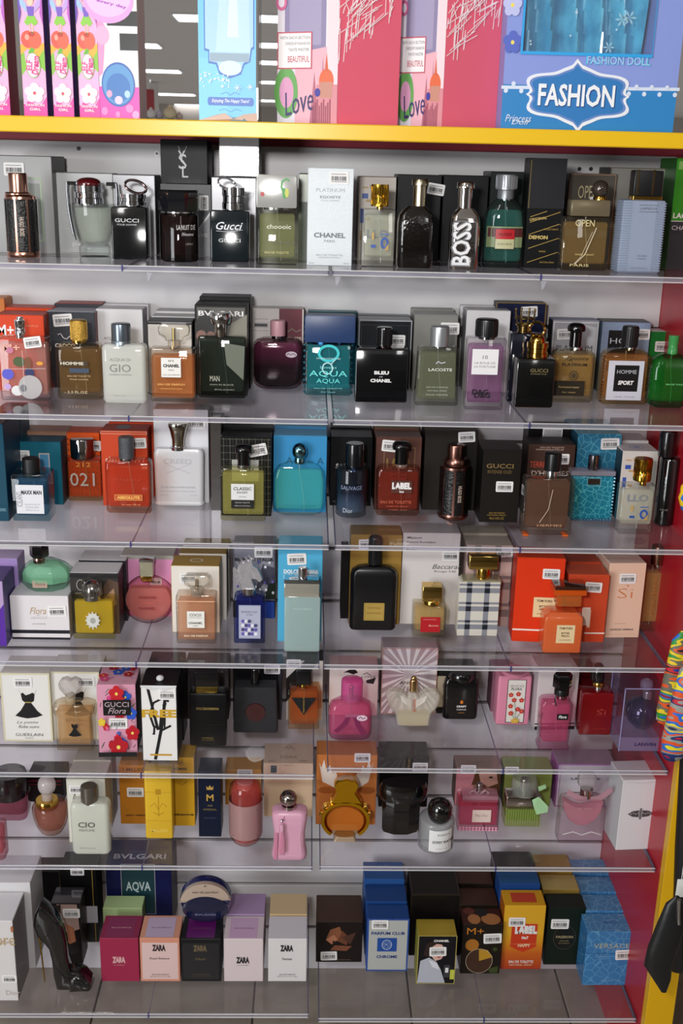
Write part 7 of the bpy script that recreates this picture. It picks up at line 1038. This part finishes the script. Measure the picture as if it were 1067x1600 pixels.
carton('clear wrapped carton with portrait print directly behind the stiletto bottle', 7, 82, 127, 1411, 1506, '#1a1416', P('#2c2a2e', .1, coat=1), '#141214', [('P', [(.2, .98), (.9, .98), (.95, .58), (.6, .52), (.35, .75)], '#a88c84'), ('P', [(.35, .70), (.75, .60), (.8, .38), (.6, .30), (.4, .5)], '#a06448'), ('P', [(.1, .95), (.35, .98), (.3, .7), (.1, .6)], '#2a1c1c'), ('F', 0, 0, 1, 1, .0005, '#4a4448'), ('P', [(.45, .30), (.9, .40), (.9, .2), (.6, .15)], '#0c0a0a')], stick=[(.70, .84, 0, 1.1)], d=.05, Y=None)
# stiletto bottle: side-on court shoe swept in section
p = At(7, 62, 146, 1550, None, 1480, .034); t = thing('perfume_bottle', 'glossy black stiletto shoe shaped bottle with slim gold heel', 'bottle', p.loc)
z_ = lambda pts: [(p.x(x, y), max(.0006, p.z(y))) for x, y in pts]
SHM = P('#0d0d10', .1, coat=1)
body = z_([(64, 1408), (72, 1412), (84, 1422), (94, 1436), (101, 1454), (105, 1474), (107, 1494), (112, 1512), (122, 1511), (132, 1516), (141, 1524), (146, 1535), (143, 1543), (132, 1549), (114, 1552), (99, 1549), (90, 1538), (85, 1518), (83, 1496), (78, 1476), (70, 1466), (60, 1456), (54, 1440), (56, 1424)])
MB().prism(body[::-1], [(-.017, .006), (-.0155, .0025), (-.011, .0004), (0, 0), (.011, .0004), (.0155, .0025), (.017, .006)], SHM).build('shoe_body', t, smooth=60)
toe = z_([(110, 1518), (122, 1513), (134, 1518), (143, 1527), (146, 1536), (142, 1543), (128, 1548), (110, 1546)]); MB().prism(toe[::-1], [(-.022, .007), (-.020, .003), (-.013, 0), (.013, 0), (.020, .003), (.022, .007)], SHM).build('toe', t, smooth=60)
hl = z_([(56, 1450), (62, 1468), (66, 1500), (70, 1534)]); MB().tube([(a, 0, b_) for a, b_ in hl], .0022, CH('#c09a3c', .2), 10, r2=.0012).build('heel', t)
MB().tube([(p.x(67, 1466), -.016, p.z(1466)), (p.x(84, 1440), -.0178, p.z(1441))], .0006, P('#000', .3)).build('seam', t)
carton('navy carton with teal panel standing back behind the wine carton', 7, 166, 268, 1350, 1418, '#161a48', '#1c2250', '#0e1030', [('R', .24, .28, .74, 1, '#1a3c44'), ('F', .23, .26, .75, 1.0, .0008, '#c8ccd0'), ('T', .49, .66, .16, .38, 'AQVA', '#b8c8c8', {'b': .02}), ('R', .02, .0, .98, .03, '#0e1030')], ta=[('T', .5, .3, .2, .8, 'BVLGARI', '#c0c4cc', {'b': .02})], Y=1.935, d=.085)
carton('pale green carton edge behind the wine carton', 7, 163, 224, 1419, None, '#a8c088', '#b4cc94', '#8ca06c', Y=1.885, d=.040)
def zara(x0, x1, yt, lab, col, top, fr, txt, name2, edge=None, tcol=None, bh=(), side=None):
    A = []
    if edge: A += [('R', .05, .05, .95, .90, fr), ('F', .05, .05, .95, .90, .0004, '#e0c8c0' if edge == 1 else edge)]
    zc_ = .50 if not name2 else .78
    A += [('T', .48, zc_, .15, .34, 'ZARA', txt, {'b': .07})]
    if name2: A += [('T', .49, .53, .06, .5 if len(name2) > 6 else .26, name2, txt, {'b': .01, 'sh': .15}), ('T', .5, .16, .03, .42, 'EAU DE PARFUM', txt), ('T', .5, .11, .025, .5, '80 ML (2.71 FL. OZ)', txt)]
    else: A += [('T', .48, .38, .03, .30, 'eau de parfum', txt)]
    TA = [('R', .13, .04, .84, .90, tcol), ('T', .5, .45, .05, .5, 'EAU DE PARFUM', txt)] if tcol else []
    carton(lab, 7, x0, x1, yt, 1533, col, top, side or col, A, TA, d=.068, behind=bh)
zara(157, 217, 1466, 'wine red cube carton, first of the row', '#9c2c4c', '#8c3050', '#9c2c4c', '#d8a8a8', None, None, '#843058')
zara(219, 281, 1466, 'peach cube carton with pale pink front panel', '#d49078', '#d49880', '#e0c0bc', '#3a3034', 'Royal Essence', '#e8d0c8', '#c0acc8')
zara(283, 345, 1467, 'black cube carton with purple top panel', '#1a1a1c', '#1a1a1e', '#1e1e20', '#6a5c44', 'Nuit', '#2e2e30', '#5a0f60')
zara(350, 411, 1467, 'pale pink-white cube carton with lilac top panel', '#dccccf', '#d4c4cc', '#d8cccc', '#2c282c', None, None, '#cca8cc', [('lilac cube carton behind the pale pink-white one', '#b094bc', '#a88cb4', .001, .066)])
zara(419, 479, 1467, 'white cube carton, last of the row of cube cartons', '#e0dcdc', '#d4d0d8', '#e0dcdc', '#2c282c', 'Femme', None, None, [('cream-yellow cube carton behind the white one', '#d0b488', '#ccb48c', .001, .066)])
# blue oval bottle lying on the cube cartons
Yf = at_z(314, 1533, shelf_z(7, 314)).y; zt = at_y(314, 1466, Yf).z+.0012; q = At(7, 281, 361, None, at_z(321, 1440, zt).y, 1410, .03, zt); t = thing('perfume_bottle', 'dark blue oval disc bottle with beige upper rim resting on the black cube carton', 'bottle', (q.xc, q.Y+.016, q.z0))
R = q.W/2; H = q.z(1379, 0); pts = [(x_, H/2+z*H/2/R) for x_, z in disc_pts(R, 44)]; MB().prism(pts, [(-.0195, R*.35), (-.017, R*.12), (-.008, 0), (.008, 0), (.014, R*.1)], P('#0c1650', .06, coat=1)).build('bottle_body', t)
up_ = [(x_*1.0, z) for x_, z in pts if z > H*.50]; MB().prism(up_, [(-.0205, R*.10), (-.0195, R*.02), (.010, R*.02)], P('#b8a494', .3, coat=.3)).build('beige_rim', t)
MB().prism([(x_*.95, z*.70+H*.01) for x_, z in pts], [(-.0232, R*.22), (-.0212, R*.06), (-.015, R*.05)], P('#0a1238', .05, coat=1)).build('dark_window', t)
art(t, [('T', .5, .80, .07, .5, 'eau de parfum', '#3a3028', {'sh': .2}), ('E', .5, .96, .012, .018, '#2a2420'), ('T', .5, .24, .04, .4, 'BVLGARI', '#8a94b8')], lambda u, v, e: ((u-.5)*q.W, -.0228-e, v*H), q.W, H)
carton('dark brown carton with copper faceted picture, first right of the middle gap', 7, 494, 566, 1440, 1503, '#1d1614', '#453026', '#140e0c', [('P', [(.22, .60), (.30, .80), (.50, .88), (.56, .70), (.46, .52)], '#8a5438'), ('P', [(.46, .52), (.56, .78), (.72, .60), (.66, .42)], '#6a3c28'), ('P', [(.2, .56), (.34, .44), (.46, .56), (.38, .68)], '#b8785a'), ('P', [(.55, .62), (.86, .74), (.74, .44)], '#4a2c20'), ('P', [(.3, .30), (.66, .28), (.78, .40), (.4, .42)], '#7a4830'), ('E', .38, .50, .03, .035, '#2a1810'), ('T', .6, .06, .025, .3, 'PARFUM', '#8a6a58')], stick=[(.28, .16, 2, 1.1)], d=.085, Y=None)
BL = '#1f4c9c'
carton('blue and silver carton with badge and capitals, front of a file of three', 7, 573, 638, 1436, 1517, '#b4b6b4', '#1f4484', BL, [('F', 0, 0, 1, 1, .003, BL), ('R', .25, .38, .72, .64, '#1c4c9c'), ('O', .48, .51, .12, .095, .0012, '#c8d4e4'), ('O', .48, .51, .08, .06, .0005, '#c8d4e4'), ('T', .48, .51, .05, .08, 'PC', '#c8d4e4'), ('T', .5, .73, .055, .80, 'PARFUM CLUB', '#1c3c7c', {'b': .03}), ('T', .49, .28, .055, .50, 'CHROME', '#1c3c7c', {'b': .03})], stick=[(.30, .90, 0, 1.1)], d=.045, behind=[('blue carton, second of the file of three', '#1c4484', '#1e4280', .004, .055, -.001), ('blue carton, last of the file of three, matt topped', '#2c5898', '#2f5c9c', .014, .06, -.002)])
carton('black-brown carton with dull gold outline behind the gold topped portrait carton', 7, 640, 716, 1398, None, '#14100f', '#1c1614', '#0e0c0c', [('F', 0, 0, 1, 1, .0006, '#4a3828')], ta=[('F', .02, .02, .98, .98, .0008, '#5a4030')], Y=1.875, d=.09)
p = carton('gold topped carton with a portrait in a white shirt', 7, 652, 712, 1462, 1537, '#17161a', P('#c8b040', .2, .5), '#8c8a3c', [('F', 0, 0, 1, 1, .0012, '#c0b060'), ('P', [(.02, .02), (.75, .02), (.62, .3), (.5, .46), (.3, .55), (.08, .48)], '#b8bcc8'), ('P', [(.30, .50), (.5, .44), (.6, .3), (.4, .35)], '#e0e0e8'), ('P', [(.34, .72), (.42, .84), (.62, .82), (.72, .66), (.62, .52), (.46, .48), (.36, .58)], '#d8b0a4'), ('P', [(.15, .6), (.22, .84), (.40, .90), (.5, .84), (.38, .78), (.34, .55)], '#2c1c18'), ('E', .56, .56, .05, .015, '#a84c4c'), ('R', .70, .14, .86, .40, '#3a3a40'), ('R', .74, .24, .82, .34, '#e8e8e8'), ('R', .87, .10, .98, .30, '#c8cc50'), ('R', .90, .30, .95, .36, '#222'), ('T', .60, .90, .045, .40, 'CHANEL', W_, {'b': .04})], stick=[(.52, .68, 2, 1.1)], d=.05)
MT = [('E', .30, .30, .16, .3, '#a87040'), ('E', .72, .30, .24, .34, '#a87040'), ('E', .52, .75, .16, .28, '#0e0a0a'), ('E', .2, .8, .14, .22, '#5a2418')]
carton('black carton with orange planet discs and plus sign, front of a file of three', 7, 721, 783, 1444, 1521, '#201914', '#3c1c16', '#16100e', [('T', .32, .86, .13, .42, 'M+', '#c87c28', {'b': .0}), ('E', .26, .58, .17, .12, '#a86c24'), ('E', .46, .26, .34, .25, '#40281c'), ('P', [(.46, .26), (.44, .50), (.66, .48), (.80, .34)], '#b88c28'), ('O', .46, .26, .34, .25, .0008, '#c8b8a0'), ('P', [(.7, .1), (.95, .16), (.95, .02), (.75, .02)], '#38441c'), ('E', .84, .5, .06, .04, '#38441c')], MT, stick=[(.76, .72, 3, 1.2)], d=.05, behind=[('black disc-printed carton, second of the file of three', '#201914', '#40241a', .005, .055, -.001), ('black disc-printed carton, last of the file of three', '#201914', '#4a2a20', .012, .06, -.002)])
p = carton('yellow to orange carton with a bold white word on a red badge', 7, 785, 849, 1415, 1514, ramp_mat([(0, '#b0381c'), (.45, '#c8641c'), (.8, '#d8981c'), (1, '#dca828')], .088, .35), '#d8a020', '#a85c18', [('R', .20, .36, .84, .72, '#c83c1c'), ('P', [(.2, .36), (.84, .36), (.52, .27)], '#c83c1c'), ('F', .20, .40, .84, .72, .0004, '#e8b060'), ('T', .56, .625, .13, .54, 'LABEL', '#e8e8e8', {'b': .08}), ('T', .55, .50, .045, .16, 'No7', W_, {'b': .04}), ('T', .54, .38, .05, .30, 'HAPPY', '#f0d8b0', {'b': .03}), ('T', .5, .12, .042, .60, 'EAU DE TOILETTE', W_, {'b': .01}), ('T', .5, .07, .025, .56, 'NATURAL SPRAY', '#f0d8c0')], [('R', .2, .2, .8, .8, '#c84424')], stick=[(.32, .75, 0, 1.1)], d=.05, behind=[('blue carton with swirled top behind the yellow carton', '#1c4484', '#24568c', .012, .05, -.002), ('black carton, last behind the yellow one', '#161416', '#1c1a1a', .016, .05, -.004)])
carton('dark green carton with a black round seal, gold ones filed behind', 7, 853, 911, 1418, 1507, '#152019', '#1c241e', '#0e1410', [('O', .50, .48, .30, .21, .0005, '#6a6048'), ('E', .50, .48, .29, .20, '#0c100e'), ('T', .5, .49, .045, .46, 'PASSION', '#b0a078', {'b': .02}), ('T', .5, .42, .025, .24, 'PERFUME', '#8a7c5c'), ('T', .5, .38, .025, .28, 'DE FRANCE', '#8a7c5c')], stick=[(.34, .72, 0, 1.2)], d=.045, behind=[('gold carton with small round crest, second of its file', '#8c7434', '#b09c60', .006, .05, -.002), ('dark gold carton with red mark, last of its file', '#8c6c2c', '#a07c34', .014, .055, -.005)])
VS = cell_mat('#3c7cb4', '#5c9ccc', 62, .3, .05); VT = cell_mat('#4a8cc0', '#70acd4', 62, .3, .05)
p = carton('blue reptile-grained carton with cut line and pale lettering, front of a file of four', 7, 914, 996, 1456, 1539, VS, VT, cell_mat('#2c6ca4', '#4c8cbc', 62, .3, .05), [('L', [(0, .60), (1, .60)], .0007, '#1c3c74'), ('T', .48, .74, .085, .68, 'VERSACE', '#b8b89c'), ('T', .5, .67, .03, .24, 'POUR HOMME', '#8ab0cc'), ('T', .3, .54, .03, .22, 'EAU FRAICHE', '#8ab0cc'), ('T', .55, .09, .025, .4, 'NATURAL SPRAY', '#8ab8d8')], [('T', .5, .5, .12, .34, 'VERSACE', '#2c5c94')], stick=[(.74, .58, 3, 1.2)], d=.055, behind=[(f'blue reptile-grained carton, {n} of the file of four', VS, VT, .003*i, .052, -.003*i) for i, n in ((1, 'second'), (2, 'third'), (3, 'last'))])

# every bottle and carton belongs to the set on its shelf
for o in list(COL.objects):
    k = o.name.split('.')[0]
    if o.parent is None and k in ('perfume_bottle', 'perfume_box') and 'group' not in o:
        z = o.location.z; r = next(i for i in range(1, 8) if z > SH[i][1]-.025)
        o['group'] = f"{'perfume bottles' if k == 'perfume_bottle' else 'perfume cartons'} on the {ORD[r]} shelf"
